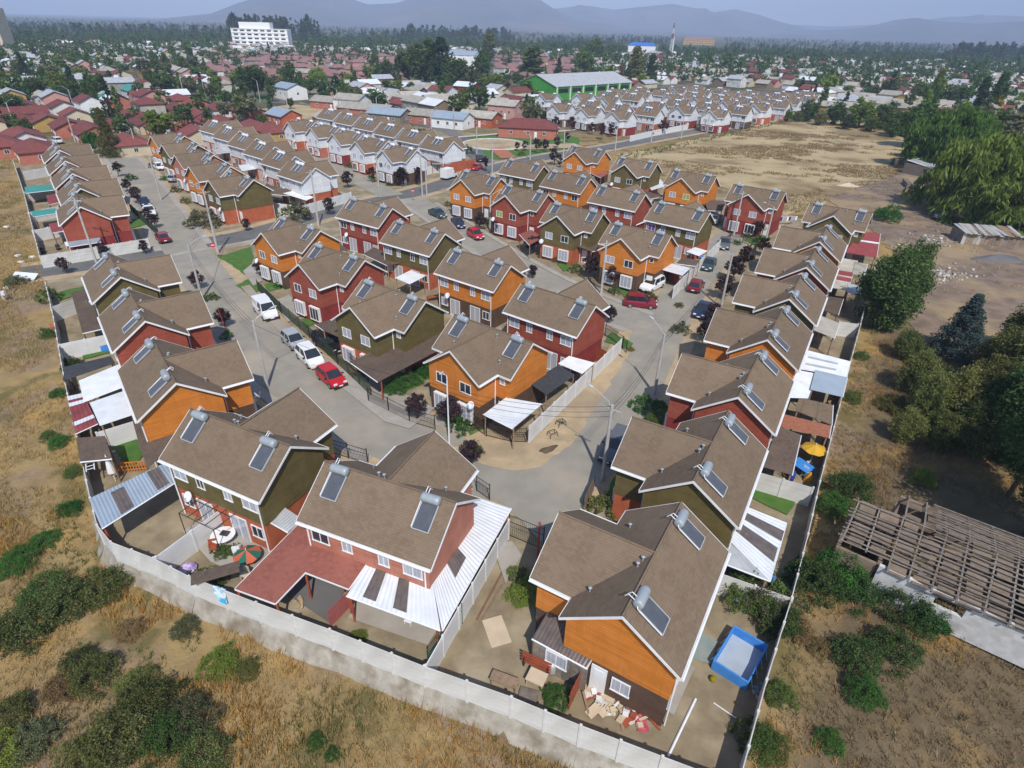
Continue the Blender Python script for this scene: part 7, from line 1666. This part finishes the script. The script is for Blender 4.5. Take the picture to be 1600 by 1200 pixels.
# generic low building
def gable_parts(L, D, h, rise, roofm, wallm, hip=0.0, ov=0.4):
    w = MB(); hx, hy = L / 2, D / 2
    w.prism([(-hx, -hy), (hx, -hy), (hx, hy), (-hx, hy)], 0, h)
    if hip == 0:
        for s in (-1, 1): w.poly([(s * hx, -s * hy, h), (s * hx, s * hy, h), (s * hx, 0, h + rise * 0.97)])
    r = MB(); X, Y = hx + ov, hy + ov; e = h - ov * rise / hy * 0.8; rx = X - hip * Y
    t = 0.09
    for off, fl in ((t, False), (0, True)):
        P_ = [(-X, -Y, e + off), (X, -Y, e + off), (X, Y, e + off), (-X, Y, e + off), (-rx, 0, h + rise + off), (rx, 0, h + rise + off)]
        F_ = [(0, 1, 5, 4), (2, 3, 4, 5)] + ([(1, 2, 5), (3, 0, 4)] if hip else [])
        for f in F_: r.poly([P_[i] for i in (f[::-1] if fl else f)])
    return w, r
TH_CACHE = {}
def town_house(x, y, rz, L, D, h, rise, roofm, wallm, hip, label, group, q=1, name='town_house', cat='house'):
    key = (L, D, h, rise, hip)
    if key not in TH_CACHE:
        w, r = gable_parts(L, D, h, rise, None, None, hip)
        TH_CACHE[key] = (w.mesh('wall', M['cream']), r.mesh('roof', M['fibre']))
    wme, rme = TH_CACHE[key]
    root = empty(name, (x, y, 0), rz, label, cat, group)
    ob('wall', wme, root, m=wallm); ob('roof', rme, root, m=roofm)
    if q:
        for fx in (-0.28, 0.02, 0.3):
            fr = ob('window', WIN['low'][0], root, (fx * L, -D / 2 - 0.03, h * 0.55)); ob('pane', WIN['low'][1], fr, (0, 0.012, 0), 0, M['glass'])
        ob('door', DOOR, root, (0.15 * L, -D / 2 - 0.04, 0))
        fr = ob('window', WIN['low'][0], root, (L / 2 + 0.03, 0, h * 0.55), math.pi / 2); ob('pane', WIN['low'][1], fr, (0, 0.012, 0), 0, M['glass'])
    return root
WALLS = [('cream', 'cream'), ('white', 'whitewall'), ('ochre', None), ('grey', 'concrete'), ('brown', 'wood'), ('pale pink', None), ('pale grey', 'fibre')]
M['w_ochre'] = mat('ochre_wall', (0.46, 0.30, 0.09), (0.40, 0.26, 0.08), 0.6); M['w_pink'] = mat('pink_wall', (0.55, 0.30, 0.25), (0.48, 0.26, 0.22), 0.6); M['w_green'] = mat('pale_green_wall', (0.28, 0.42, 0.34), (0.25, 0.37, 0.3), 0.6)
WALLS[2] = ('ochre', 'w_ochre'); WALLS[5] = ('pale pink', 'w_pink')
HOUSED = []
# red pavilion of the park
x, y = G(826, 213); town_house(x, y, R(-8), 18, 9, 3.0, 2.2, M['redtile'], M['low_red'], 0.9, 'red brick pavilion with hipped red roof beside the park', None, name='pavilion', cat='pavilion'); HOUSED.append((x, y, 12))
x, y = G(715, 105); ph_ = town_house(x, y, R(-12), 34, 18, 9.0, 3, M['bluetin'], M['white'], 0.0, 'white pillared hall with pale blue roof among the dark trees', None, name='market_hall', cat='hall'); HOUSED.append((x, y, 20))
for i in range(6): MB().box((-15 + i * 6, -9.6, 4.4), (1.2, 1.2, 8.8)).build('pillar', M['white'], ph_)
x, y = G(1090, 70); yb = town_house(x, y, R(-6), 76, 22, 12, 5, M['rosetile'], M['w_ochre'], 0.7, 'long yellow building with red roof near the horizon', None, q=0, name='school_block', cat='building'); HOUSED.append((x, y, 40))
for i in range(12):
    for f_ in range(2): ob('window', wm2, yb, (-34 + i * 6.2, -11.1, 3.5 + f_ * 5))
x, y = G(1002, 82); town_house(x, y, R(-10), 40, 16, 9, 4, mat('blue_roof', (0.03, 0.15, 0.55), (0.03, 0.12, 0.45)), M['white'], 0.6, 'white hall with bright blue roof behind the poplars', None, q=0, name='market_hall', cat='hall'); HOUSED.append((x, y, 22))
# hand placed red roofs at the left
RED = [(42, 222, 15, 'largest red-roofed house at the far left'), (62, 243, 12, 'red-roofed house just above the upper left column'), (38, 196, 10, 'red roof behind the round dark tree'), (78, 196, 11, 'red roof with a chimney on the left street'), (112, 205, 11, 'red roof above the bright green tree'), (146, 213, 15, 'long red roof beside the tall pale conifer'), (212, 187, 10, 'red roof right of the tall pale conifer'), (236, 199, 13, 'red roof behind the stepped row'), (206, 232, 12, 'dark red roof at the head of the left street'), (262, 208, 13, 'red roof with cream gable behind the stepped row'), (292, 187, 12, 'red roof row, third behind the stepped row'), (316, 188, 11, 'red roof row, fourth behind the stepped row'), (334, 197, 12, 'red roof row beside the pole'), (312, 168, 11, 'red roof above the pole by the town park'), (346, 175, 10, 'red roof with ochre wall by the town park'), (392, 180, 13, 'red roof by the dry grass strip'), (356, 200, 11, 'red roof behind the first white house'), (404, 207, 14, 'long red roof behind the second white house'), (312, 217, 9, 'small red roof between stepped and white rows'), (178, 205, 10, 'red roof half hidden by the tall conifer'), (285, 160, 10, 'red roof left of the town park'), (10, 235, 12, 'red roof cut by the left edge'), (430, 212, 10, 'red roof left of the first white gable')]
for px_, py_, L, lab in RED:
    x, y = G(px_, py_ + 6); town_house(x, y, R(-48), L, 8, 2.6, 1.7, M['redtile'], M[random.choice(['cream', 'whitewall', 'w_ochre', 'low_red'])], 0.0 if L % 2 else 0.6, lab, 'red-roofed houses at the left'); HOUSED.append((x, y, 7.5))
NEAR = [(446, 193, 11, 7, 3.6, 'bluetin', 'low_brick', 'brick red building with pale blue roof by the dry strip'), (145, 178, 10, 7, 5.0, 'redtile', 'white', 'white two-storey house with red roof at the left'), (185, 172, 8, 7, 4.5, 'tin', 'low_red', 'dark red house with white roof at the left'), (238, 168, 10, 8, 5.2, 'redtile', 'w_pink', 'pink two-storey house with red roof at the left'), (178, 160, 8, 7, 3, 'teal', 'w_green', 'house with turquoise tin roof at the left'), (212, 148, 12, 7, 3, 'teal', 'whitewall', 'longer house with turquoise tin roof at the left'), (110, 122, 16, 9, 4, 'bluetin', 'white', 'white house with pale blue roof above the grey roofs'), (22, 112, 12, 10, 6, 'tin', 'white', 'tall white house at the far left edge'), (190, 132, 12, 7, 3.2, 'tin', 'w_ochre', 'ochre house with white roof by the street poles'), (165, 112, 14, 7, 3.2, 'tin', 'w_ochre', 'ochre row house with white roofs at the left'), (10, 140, 12, 7, 3, 'bluetin', 'w_ochre', 'ochre house with blue roof at the left edge'),
        (575, 178, 22, 8, 2.8, 'fibre', 'low_red', 'long row of porches with blue-grey roof on the park street'), (552, 170, 12, 8, 4.5, 'fibre', 'white', 'white two-storey town house with black railings'), (610, 186, 14, 8, 2.8, 'bluetin', 'greywood', 'town house with bright blue tin roof on the street'), (520, 166, 16, 7, 2.8, 'fibre', 'low_red', 'brick red low house with grey roof at the street'), (665, 188, 14, 7, 2.8, 'fibre', 'low_red', 'brick red house with grey roof behind the hedge'), (708, 195, 12, 8, 3.2, 'bluetin', 'white', 'white town garage with pale blue roof'), (750, 192, 13, 8, 3, 'fibre', 'low_brick', 'red house with pale roof near the pavilion'), (692, 155, 10, 9, 4.8, 'redtile', 'white', 'white two-storey house with red roof below the grove'), (730, 148, 10, 8, 5, 'tin', 'low_darkred', 'bright red two-storey house with white roof'), (455, 150, 14, 9, 4.6, 'bluetin', 'white', 'white verandah house with blue-grey roof behind the dry strip'), (790, 180, 11, 8, 4.6, 'fibre', 'w_pink', 'pink two-storey house left of the pavilion'), (470, 120, 20, 8, 4, 'fibre', 'cream', 'long cream building before the rose roofs'), (370, 150, 12, 8, 3, 'fibre', 'bluetin', 'blue walled house behind the town park')]
for px_, py_, L, D, h, rm, wm_, lab in NEAR:
    x, y = G(px_, py_ + 4); town_house(x, y, R(-45 if px_ < 470 else -25), L, D, h, 1.7, M[rm], M[wm_], 0.0, lab, 'town houses'); HOUSED.append((x, y, 8))
# the rest of the town on its street grid
LAND = [(410, 60, 'the white hospital block'), (860, 140, 'the green hall'), (690, 110, 'the great grove'), (1050, 75, 'the radio mast'), (400, 130, 'the great broadleaf tree'), (1452, 140, 'the leaning lime poplar'), (1530, 150, 'the tall dark poplars'), (990, 105, 'the yellowish poplar'), (122, 130, 'the grey roof conifer'), (620, 105, 'the rose roofs'), (830, 190, 'the red pavilion'), (1280, 150, 'the slim green poplar'), (1180, 130, 'the far white quarter'), (10, 50, 'the apartment tower'), (720, 90, 'the white pillared hall'), (60, 130, 'the dark round tree')]
def where(px_, py_):
    l = min(LAND, key=lambda t: (t[0] - px_) ** 2 + ((t[1] - py_) * 3) ** 2); dx, dy = px_ - l[0], (py_ - l[1]) * 2.5
    if abs(dx) > abs(dy): w = 'left of' if dx < 0 else 'right of'
    else: w = 'behind' if dy < 0 else 'in front of'
    d = math.hypot(dx, dy); return (('close ' if d < 35 else ('well ' if d > 90 else '')) + w + ' ' + l[2])
KEEP = [gp(l) for l in ([(840, 252), (846, 166), (900, 158), (1000, 140), (1060, 132), (1230, 140), (1275, 185), (1100, 215), (960, 245)], [(700, 225), (690, 195), (850, 200), (960, 215), (960, 245), (762, 260)], [(960, 245), (1060, 218), (1210, 185), (1440, 195), (1480, 300), (1230, 345)], [(1390, 300), (1420, 190), (1700, 190), (1700, 400), (1500, 420)], [(395, 186), (400, 165), (460, 155), (650, 186), (640, 204)], [(625, 140), (640, 85), (780, 85), (785, 140)], [(320, 165), (325, 145), (430, 145), (425, 165)])]
ESTW = [(-118, 142), (-64, 76), (-20, 25), (60, 90), (62, 125), (40, 170), (10, 200), (-20, 225), (-75, 205)]
def blocked(x, y, pad=4.5):
    if inpoly(x, y, ESTW): return True
    for K in KEEP:
        if inpoly(x, y, K): return True
    for (hx_, hy_, hr) in HOUSED:
        if (x - hx_) ** 2 + (y - hy_) ** 2 < (hr + pad) ** 2: return True
    return False
FARHALL = [(p[0], p[1]) for p in used]
cand = []
ca, sa = math.cos(R(-48)), math.sin(R(-48)); rng = np.random.default_rng(21)
for i in range(-75, 76):
    for j in range(-75, 100):
        if j % 4 == 0: continue                     # streets
        if i % 11 == 0: continue
        gx_, gy_ = i * 12.2 + rng.normal() * 0.9, j * 10.4 + rng.normal() * 0.9
        x, y = gx_ * ca - gy_ * sa, 250 + gx_ * sa + gy_ * ca
        if y < 120 or y > 900: continue
        px_, py_ = PX(x, y, 2)
        if px_ < -40 or px_ > 1640 or py_ > 245 or py_ < 70: continue
        if px_ > 1240 and py_ > 178: continue
        if blocked(x, y): continue
        if any((x - a) ** 2 + (y - b) ** 2 < 121 for a, b in FARHALL): continue
        if (x - (A_[0] + B_[0]) / 2 - 14) ** 2 + (y - (A_[1] + B_[1]) / 2 - 26) ** 2 < 42 ** 2: continue
        if rng.random() < (0.24 if 325 < px_ < 910 and 90 < py_ < 130 else 0.10): continue
        cand.append((math.hypot(x, y), x, y, px_, py_, rng.random(), rng.random(), rng.random()))
cand.sort()
ROOFS = [('grey', 'fibre'), ('grey', 'fibre'), ('weathered grey', 'fibre'), ('dusty grey', 'fibre'), ('pale', 'zinc'), ('pale', 'zinc'), ('white', 'tin'), ('red', 'redtile')]
nbig = 0; rest = []
for (d, x, y, px_, py_, a, b, c) in cand:
    rose = 325 < px_ < 910 and 90 < py_ < 130
    if nbig < 205 and d < 420:
        nbig += 1
        rn, rm = ('rose', 'rosetile') if rose else ROOFS[int(a * 8)]
        if px_ < 300 and py_ > 165 and not rose: rn, rm = ('red', 'redtile') if a < 0.7 else (rn, rm)
        wn_, wm_ = ('pale pink', 'w_pink') if rose and b < 0.6 else WALLS[int(b * 7)]
        L = [9.0, 10.0, 11.5][int(c * 3)]; h = [2.6, 2.6, 2.9, 4.8][int(fract(c * 7) * 4)]
        rzv = R(-48) + (math.pi / 2 if fract(a * 13) < 0.35 else 0)
        town_house(x, y, rzv, L, 7.6, h, 1.7, M[rm], M[wm_], 0.85 if rose or fract(b * 11) < 0.2 else 0.0, f'{"tall" if h > 4 else "low"} house, {rn} roof, {wn_} walls, {where(px_, py_)}', 'houses of the town grid', q=1 if d < 300 else 0)
        HOUSED.append((x, y, 6))
    else: rest.append((x, y, px_, py_, a, b, c))
# town trees: nearest as individuals
tcand = []
for k in range(11000):
    y = 150 + 1000 * rng.random() ** 0.75; x = (rng.random() - 0.5) * y * 2.1
    px_, py_ = PX(x, y, 2)
    if px_ < -30 or px_ > 1630 or py_ > 215 or py_ < 58: continue
    if px_ > 1230 and py_ > 182: continue
    if 330 < px_ < 900 and 92 < py_ < 128 and rng.random() < 0.75: continue
    if blocked(x, y, 0.6): continue
    if any((x - a) ** 2 + (y - b) ** 2 < 64 for a, b in FARHALL): continue
    if (x - (A_[0] + B_[0]) / 2 - 14) ** 2 + (y - (A_[1] + B_[1]) / 2 - 26) ** 2 < 38 ** 2: continue
    a_, b_ = PX(x, y, 4)
    if any(l < a_ < r and t < b_ < bt for l, r, t, bt in ((362, 458, 58, 84), (1050, 1132, 56, 80), (978, 1030, 68, 94), (684, 750, 88, 112))): continue
    tcand.append((math.hypot(x, y), x, y, px_, py_, rng.random(), rng.random()))
tcand.sort()
_kept = []; _cell = {}
for t_ in tcand:                                  # thin them so that the nearest individuals spread over the town
    cx_, cy_ = int(t_[1] // 7), int(t_[2] // 7)
    if (cx_, cy_) in _cell: continue
    _cell[(cx_, cy_)] = 1; _kept.append(t_)
tcand = _kept
TK = [('round', 'dark', 'dark round tree'), ('round', 'mid', 'green broadleaf tree'), ('round', 'dark', 'dense dark tree'), ('round', 'grey', 'grey-green tree'), ('round', 'lime', 'light green tree'), ('conifer', 'conifer', 'dark conifer'), ('pine', 'dark', 'dark pine'), ('poplar', 'mid', 'slim poplar')]
tn = 0; trest = []
for (d, x, y, px_, py_, a, b) in tcand:
    kd, lf, wd = TK[int(a * 8)]; h = (4.5 + 5.5 * b * b + 0.003 * d) * (1.0 if kd == 'round' else 1.4)
    if tn < 270 and d < 430 and fract(a * 37) < 0.85:
        tn += 1; plant(x, y, h, kd, lf, f'{"tall" if h > 8 else ("small" if h < 5.5 else "medium")} {wd} {where(px_, py_)}', q=0, wide=1.15 if kd == 'round' else 1.0, group='trees between the town houses', z=0)
    else:
        if fract(a * 91) < 0.86: trest.append((x, y, h * 0.9, kd, a, b))
# farther houses and trees: a mass nobody could count
def far_roofs(lst):
    groups = {}
    for (x, y, px_, py_, a, b, c) in lst:
        rose = 325 < px_ < 910 and 88 < py_ < 130
        rm = 'rosetile' if rose else ROOFS[int(a * 8)][1]; wm_ = WALLS[int(b * 7)][1]
        L, D, h, r = 7.5 + 3 * c, 7.0, 2.8 + 2.0 * (fract(c * 7) > 0.8), 1.8; an = R(-48) + (math.pi / 2 if fract(a * 13) < 0.35 else 0)
        w, rr_ = gable_parts(L, D, h, r, None, None, 0.85 if rose else 0.0)
        cs, sn = math.cos(an), math.sin(an)
        for mbb, key in ((w, wm_), (rr_, rm)):
            g = groups.setdefault(key, MB()); n = len(g.v)
            g.v += [(x + p[0] * cs - p[1] * sn, y + p[0] * sn + p[1] * cs, p[2]) for p in mbb.v]; g.f += [tuple(i + n for i in f) for f in mbb.f]
    return groups
ft = empty('far_town', (0, 400, 0), 0, 'far roofs and walls of the town running together below the wood', None); ft['kind'] = 'stuff'
for key, g in far_roofs(rest).items():
    o = g.build('far_houses', M[key], ft); o.location = (0, -400, 0); o['kind'] = 'stuff'
def landmark_view(x, y):
    a_, b_ = PX(x, y, 4)
    return any(l < a_ < r and t < b_ < bt for l, r, t, bt in ((362, 458, 58, 82), (1050, 1132, 56, 78), (978, 1030, 68, 92), (684, 750, 88, 112)))
def far_trees(lst, lf, name, label):
    allv, allf, off = [], [], 0
    for (x, y, h, kd, a, b) in lst:
        r_ = np.random.default_rng(int(a * 1e6))
        n = 24
        c, rad = clumps(kd, r_, n); v, f = leaf_cloud(c * h, rad * h, 4, 0.10 * h if kd in ('round', 'pine') else 0.06 * h, r_)
        v[:, 0] += x; v[:, 1] += y; allv.append(v); allf.append(f + off); off += len(v)
    if not allv: return
    o = ob(name, npmesh(name, np.concatenate(allv), np.concatenate(allf), LEAF[lf])); tag(o, label, 'trees', kind='stuff')
far_trees([t for t in trest if t[4] < 0.5], 'dark', 'far_trees', 'dark far trees among the town roofs')
far_trees([t for t in trest if t[4] >= 0.5], 'mid', 'far_trees', 'green far trees among the town roofs')
wood = []
for k in range(5200):
    y = 900 + 2600 * rng.random() ** 1.3; x = (rng.random() - 0.5) * y * 2.0
    if landmark_view(x, y): continue
    wood.append((x, y, 6 + 7 * rng.random() ** 1.5, ('round', 'pine', 'conifer', 'poplar')[int(rng.random() * 4)], rng.random(), rng.random()))
# denser dark belts seen against the hills
for (pa, pb, py_, hh, n) in ((360, 500, 66, 30, 120), (630, 800, 66, 24, 120), (120, 350, 58, 16, 150), (1480, 1620, 95, 22, 130), (1300, 1500, 80, 16, 90), (560, 640, 62, 16, 50), (850, 1050, 68, 14, 120), (0, 120, 50, 14, 60)):
    for k in range(n):
        x, y = G(pa + (pb - pa) * rng.random(), py_ + rng.normal() * 1.5); wood.append((x, y, hh * (0.6 + 0.6 * rng.random()), ('pine', 'poplar', 'conifer')[int(rng.random() * 3)], rng.random(), rng.random()))
far_trees([t for t in wood if t[4] < 0.6], 'conifer', 'far_wood', 'dark wood along the horizon')
far_trees([t for t in wood if t[4] >= 0.6], 'dark', 'far_wood', 'greener part of the wood along the horizon')

# ------------------------------------------------------------------ hills
def hills(name, prof, D, m, label, depth, seed, rough=3.4):
    """profile in photo points -> ridge heights at distance D, built as relief running back from the plain"""
    xs = np.array([p[0] for p in prof], float); ys = np.array([p[1] for p in prof], float)
    n, k = 260, 46; rng = np.random.default_rng(seed); V = np.zeros((k, n, 3))
    ph = rng.random(40) * 6.28
    for i in range(n):
        px_ = xs[0] + (xs[-1] - xs[0]) * i / (n - 1); py_ = np.interp(px_, xs, ys)
        d = _fw * F_PX + _rt * (px_ - 800) - _up * (py_ - 600); s = D / math.hypot(d[0], d[1])
        zt = CAM_H + d[2] * s; dx, dy = d[0] / math.hypot(d[0], d[1]), d[1] / math.hypot(d[0], d[1])
        for j in range(k):
            t = j / (k - 1); u_ = t / 0.62
            prof_h = (u_ ** 1.25 if u_ < 1 else max(0.0, 1 - (u_ - 1) / 0.62) ** 1.1)
            rr_ = D + depth * (t - 0.62); a_ = i * 0.09
            nz = sum(math.sin(a_ * (2 ** (q * 0.8)) + t * 5 * (1.7 ** q) + ph[q]) * 0.5 ** q for q in range(6))
            e = 1 - abs(2 * (fract(a_ * 0.31 + t * 0.5 + 0.15 * math.sin(a_ * 1.9 + ph[7])) - 0.5))
            z = zt * prof_h * (1 + rough * (0.07 * nz + 0.16 * (e - 0.5)) * (1 - prof_h ** 3)) - 4
            V[j, i] = (dx * rr_, dy * rr_, z)
    idx_ = np.arange(n * k).reshape(k, n); f = np.stack([idx_[:-1, :-1], idx_[:-1, 1:], idx_[1:, 1:], idx_[1:, :-1]], -1).reshape(-1, 4)
    o = ob(name, npmesh(name, V.reshape(-1, 3), f, m, True)); return tag(o, label, kind='structure')
HM = mat('hill_scrub', (0.050, 0.060, 0.040), (0.105, 0.080, 0.062), 0.0035, 0.97, 0.0, 1, big=((0.19, 0.12, 0.095), 0.0016, 0.52, 0.7), spec=0.05)
hills('hills', [(-500, 30), (0, 30), (250, 28), (330, 20), (370, 4), (430, -14), (480, -22), (540, -6), (575, 6), (620, 4), (660, -8), (720, -25), (790, -22), (840, -4), (868, 14), (900, 30), (940, 36), (1000, 46), (1100, 52)], 6200, HM, 'bare hills on the left and centre of the horizon', 2600, 3)
hills('hills', [(700, 40), (800, 22), (870, 12), (920, 8), (960, 14), (1000, 10), (1050, 5), (1085, 12), (1115, 18), (1150, 13), (1185, 22), (1215, 32), (1260, 44), (1320, 50), (1400, 60)], 8200, HM, 'paler hills in the middle of the horizon', 3000, 5)
hills('hills', [(1150, 60), (1230, 48), (1300, 46), (1350, 42), (1400, 30), (1430, 27), (1470, 32), (1530, 36), (1600, 32), (1700, 25), (1900, 40), (2100, 60)], 7000, HM, 'low hills at the right of the horizon', 2600, 9)
hills('hills', [(1180, 40), (1240, 38), (1300, 41), (1400, 36), (1480, 26), (1560, 23), (1650, 27), (1800, 20), (2000, 40)], 10500, HM, 'faint farthest hills at the right', 3000, 12)

# ------------------------------------------------------------------ dry grass on the near fields
def grass(n, region, name, label, cols, hgt, mats, accept):
    pts = []
    lo, hi = np.array(region[0]), np.array(region[1])
    P_ = lo + (hi - lo) * RNG.random((n, 2)); ok = accept(P_[:, 0], P_[:, 1]); P_ = P_[ok]
    z = ground_z(P_[:, 0], P_[:, 1]); m_ = len(P_)
    blades = 5
    base = np.repeat(np.c_[P_, z - 0.02], blades, 0); k = len(base)
    base[:, :2] += RNG.normal(size=(k, 2)) * 0.09
    a = RNG.random(k) * 6.28; h = hgt * (0.5 + RNG.random(k)) * np.repeat(0.6 + 0.8 * RNG.random(m_), blades); lean = RNG.normal(size=(k, 2)) * 0.30 * h[:, None]
    w = 0.012 + 0.02 * RNG.random(k)
    d = np.c_[np.cos(a), np.sin(a), np.zeros(k)] * w[:, None]
    tip = base + np.c_[lean, h]
    v = np.stack([base - d, base + d, tip], 1).reshape(-1, 3); f = np.arange(len(v)).reshape(-1, 3)
    o = ob(name, npmesh(name, v, f, mats)); return tag(o, label, 'grass', kind='stuff')
def wave_noise(x, y, s): return np.sin(x * s + 1.7 * np.sin(y * s * 0.7)) + np.sin(y * s * 1.3 + 1.1 * np.sin(x * s * 0.9 + 2)) + 0.5 * np.sin((x + y) * s * 2.7)
GSTRAW = leaf_mat('straw', (0.44, 0.31, 0.13), (0.35, 0.245, 0.105), (0.56, 0.41, 0.185), hue=0, val=0, trans=0.3)
GGOLD = leaf_mat('gold_straw', (0.50, 0.285, 0.075), (0.42, 0.235, 0.062), (0.60, 0.39, 0.125), hue=0, val=0, trans=0.3)
GGREEN = leaf_mat('green_grass', (0.10, 0.13, 0.035), (0.14, 0.15, 0.045), (0.20, 0.20, 0.07), hue=0, val=0, trans=0.3)
def field(x, y): return (below_front(x, y) > 0.02) & (edge_dist(x, y) > 0.7)
def rfield(x, y): return ((y - 13.4) < (x - 10.4) * (62.3 - 13.4) / (39.6 - 10.4) - 0.9) & (x > 10.4)
def lfield(x, y): return (x < -26.5) & ((y - 27.8) < (x + 26.5) * (67.8 - 27.8) / (-57.3 + 26.5) - 0.7) & (y > 25)
grass(26000, ((-46, 5), (14, 34)), 'dry_grass', 'straw coloured dry grass below the front wall', None, 0.30, GSTRAW, lambda x, y: field(x, y) & (wave_noise(x, y, 0.35) > -0.4))
grass(20000, ((-40, 5), (14, 32)), 'dry_grass', 'golden dry grass in swathes below the front wall', None, 0.42, GGOLD, lambda x, y: field(x, y) & (wave_noise(x + 7, y, 0.42) > 0.45))
grass(16000, ((-46, 5), (14, 34)), 'green_weeds', 'green grass tufts below the front wall', None, 0.32, GGREEN, lambda x, y: field(x, y) & (wave_noise(x - 3, y + 5, 0.5) > 0.55))
grass(26000, ((-75, 26), (-27, 80)), 'dry_grass', 'straw coloured dry grass of the left field', None, 0.34, GSTRAW, lambda x, y: lfield(x, y) & (wave_noise(x, y, 0.28) > -0.6))
grass(26000, ((10, 8), (48, 62)), 'dry_grass', 'grey-brown dry grass of the right field', None, 0.32, leaf_mat('brown_straw', (0.29, 0.215, 0.115), (0.22, 0.165, 0.09), (0.40, 0.30, 0.165), hue=0, val=0, trans=0.3), lambda x, y: rfield(x, y) & (wave_noise(x, y, 0.3) > -0.7))
grass(11000, ((10, 8), (48, 62)), 'dry_grass', 'golden dry grass patches of the right field', None, 0.4, GGOLD, lambda x, y: rfield(x, y) & (wave_noise(x + 9, y, 0.42) > 0.7))

FLD = gp([(965, 242), (1060, 224), (1200, 192), (1290, 186), (1400, 200), (1432, 262), (1330, 300), (1236, 336), (1130, 292), (1040, 258)])
def tall_field(x, y):
    return np.array([inpoly(a, b, FLD) for a, b in zip(x, y)]) & (wave_noise(x * 0.6, y, 0.16) + 0.5 * wave_noise(x, y, 0.7) > 0.35)
def tuft_field(n, region, name, label, hgt, wd, m, accept):
    lo, hi = np.array(region[0]), np.array(region[1]); P_ = lo + (hi - lo) * RNG.random((n, 2)); P_ = P_[accept(P_[:, 0], P_[:, 1])]
    k = len(P_) * 4; base = np.repeat(np.c_[P_, np.full(len(P_), 0.0)], 4, 0); base[:, :2] += RNG.normal(size=(k, 2)) * 0.25
    a = RNG.random(k) * 6.28; h = hgt * (0.4 + RNG.random(k)); lean = RNG.normal(size=(k, 2)) * 0.4 * h[:, None]
    d = np.c_[np.cos(a), np.sin(a), np.zeros(k)] * wd; v = np.stack([base - d, base + d, base + np.c_[lean, h]], 1).reshape(-1, 3)
    o = ob(name, npmesh(name, v, np.arange(len(v)).reshape(-1, 3), m)); return tag(o, label, 'grass', kind='stuff')
tuft_field(80000, ((25, 105), (150, 262)), 'dry_grass', 'brown tall grass patches of the dry field', 0.40, 0.055, leaf_mat('brown_grass', (0.27, 0.195, 0.095), (0.21, 0.155, 0.075), (0.36, 0.27, 0.135), hue=0, val=0, trans=0.3), tall_field)
tuft_field(9000, ((25, 105), (150, 262)), 'green_weeds', 'green weeds along the edge of the dry field', 0.7, 0.10, GGREEN, lambda x, y: np.array([inpoly(a, b, FLD) for a, b in zip(x, y)]) & (np.abs((y - 182.7) - (x - 35.1) * (255.9 - 182.7) / (98 - 35.1)) < 9))
tuft_field(26000, ((-135, 55), (-57, 150)), 'dry_grass', 'dry grass of the field beyond the upper left wall', 0.35, 0.05, GSTRAW, lambda x, y: ((y - 77) < (x + 64.4) * (137 - 77) / (-112 + 64.4) - 1.0) & (wave_noise(x, y, 0.3) > -0.2))
tuft_field(9000, ((-135, 55), (-57, 150)), 'green_weeds', 'olive weeds of the field beyond the upper left wall', 0.35, 0.05, GGREEN, lambda x, y: ((y - 77) < (x + 64.4) * (137 - 77) / (-112 + 64.4) - 0.6) & (wave_noise(x, y, 0.22) > 0.5))
LOT = gp([(1300, 318), (1330, 300), (1432, 272), (1600, 300), (1600, 500), (1430, 540), (1405, 400)])
tuft_field(4500, ((40, 50), (125, 150)), 'dry_grass', 'dry weeds scattered over the earth lot', 0.4, 0.06, GSTRAW, lambda x, y: np.array([inpoly(a, b, LOT) for a, b in zip(x, y)]) & (wave_noise(x, y, 0.45) > 0.9))
_fl = np.array(FRONT)
def foot(x, y): return (edge_dist(x, y) < 1.6) & (edge_dist(x, y) > 0.45) & (below_front(x, y) > 0.5) & (wave_noise(x, y, 0.9) > 0.2)
grass(9000, ((-30, 8), (12, 30)), 'dry_grass', 'golden weeds along the foot of the front wall', None, 0.5, GGOLD, foot)
# labels that came out alike: tell them apart by distance
_by = {}
for o_ in list(S.objects):
    if o_.parent is None and 'label' in o_ and 'kind' not in o_: _by.setdefault(o_['label'], []).append(o_)
for lab_, os_ in _by.items():
    if 3 < len(os_) < 9:
        os_.sort(key=lambda q: q.location.length)
        for k_, q in enumerate(os_):
            if len(lab_.split()) < 15: q['label'] = ('nearest ' if k_ == 0 else ORD[k_] + ' nearest ') + lab_
    if len(os_) in (2, 3):
        os_.sort(key=lambda q: q.location.length)
        for w_, q in zip(('nearer', 'farther') if len(os_) == 2 else ('nearest', 'middle', 'farthest'), os_):
            if len(lab_.split()) < 16: q['label'] = w_ + ' ' + lab_
# ------------------------------------------------------------------ haze
hz = MB().box((0, 6900, 420), (29600, 15600, 850)).build('haze', None)
hm = bpy.data.materials.new('haze'); hm.use_nodes = True; hn = hm.node_tree; hn.nodes.clear()
pv_ = hn.nodes.new('ShaderNodeVolumePrincipled'); pv_.inputs['Color'].default_value = (0.56, 0.70, 1.0, 1); pv_.inputs['Density'].default_value = 0.0002; pv_.inputs['Anisotropy'].default_value = -0.25
ho = hn.nodes.new('ShaderNodeOutputMaterial'); hn.links.new(pv_.outputs[0], ho.inputs['Volume'])
hz.data.materials.append(hm); hz['kind'] = 'stuff'; hz['label'] = 'thin bluish haze lying over the plain and hills'
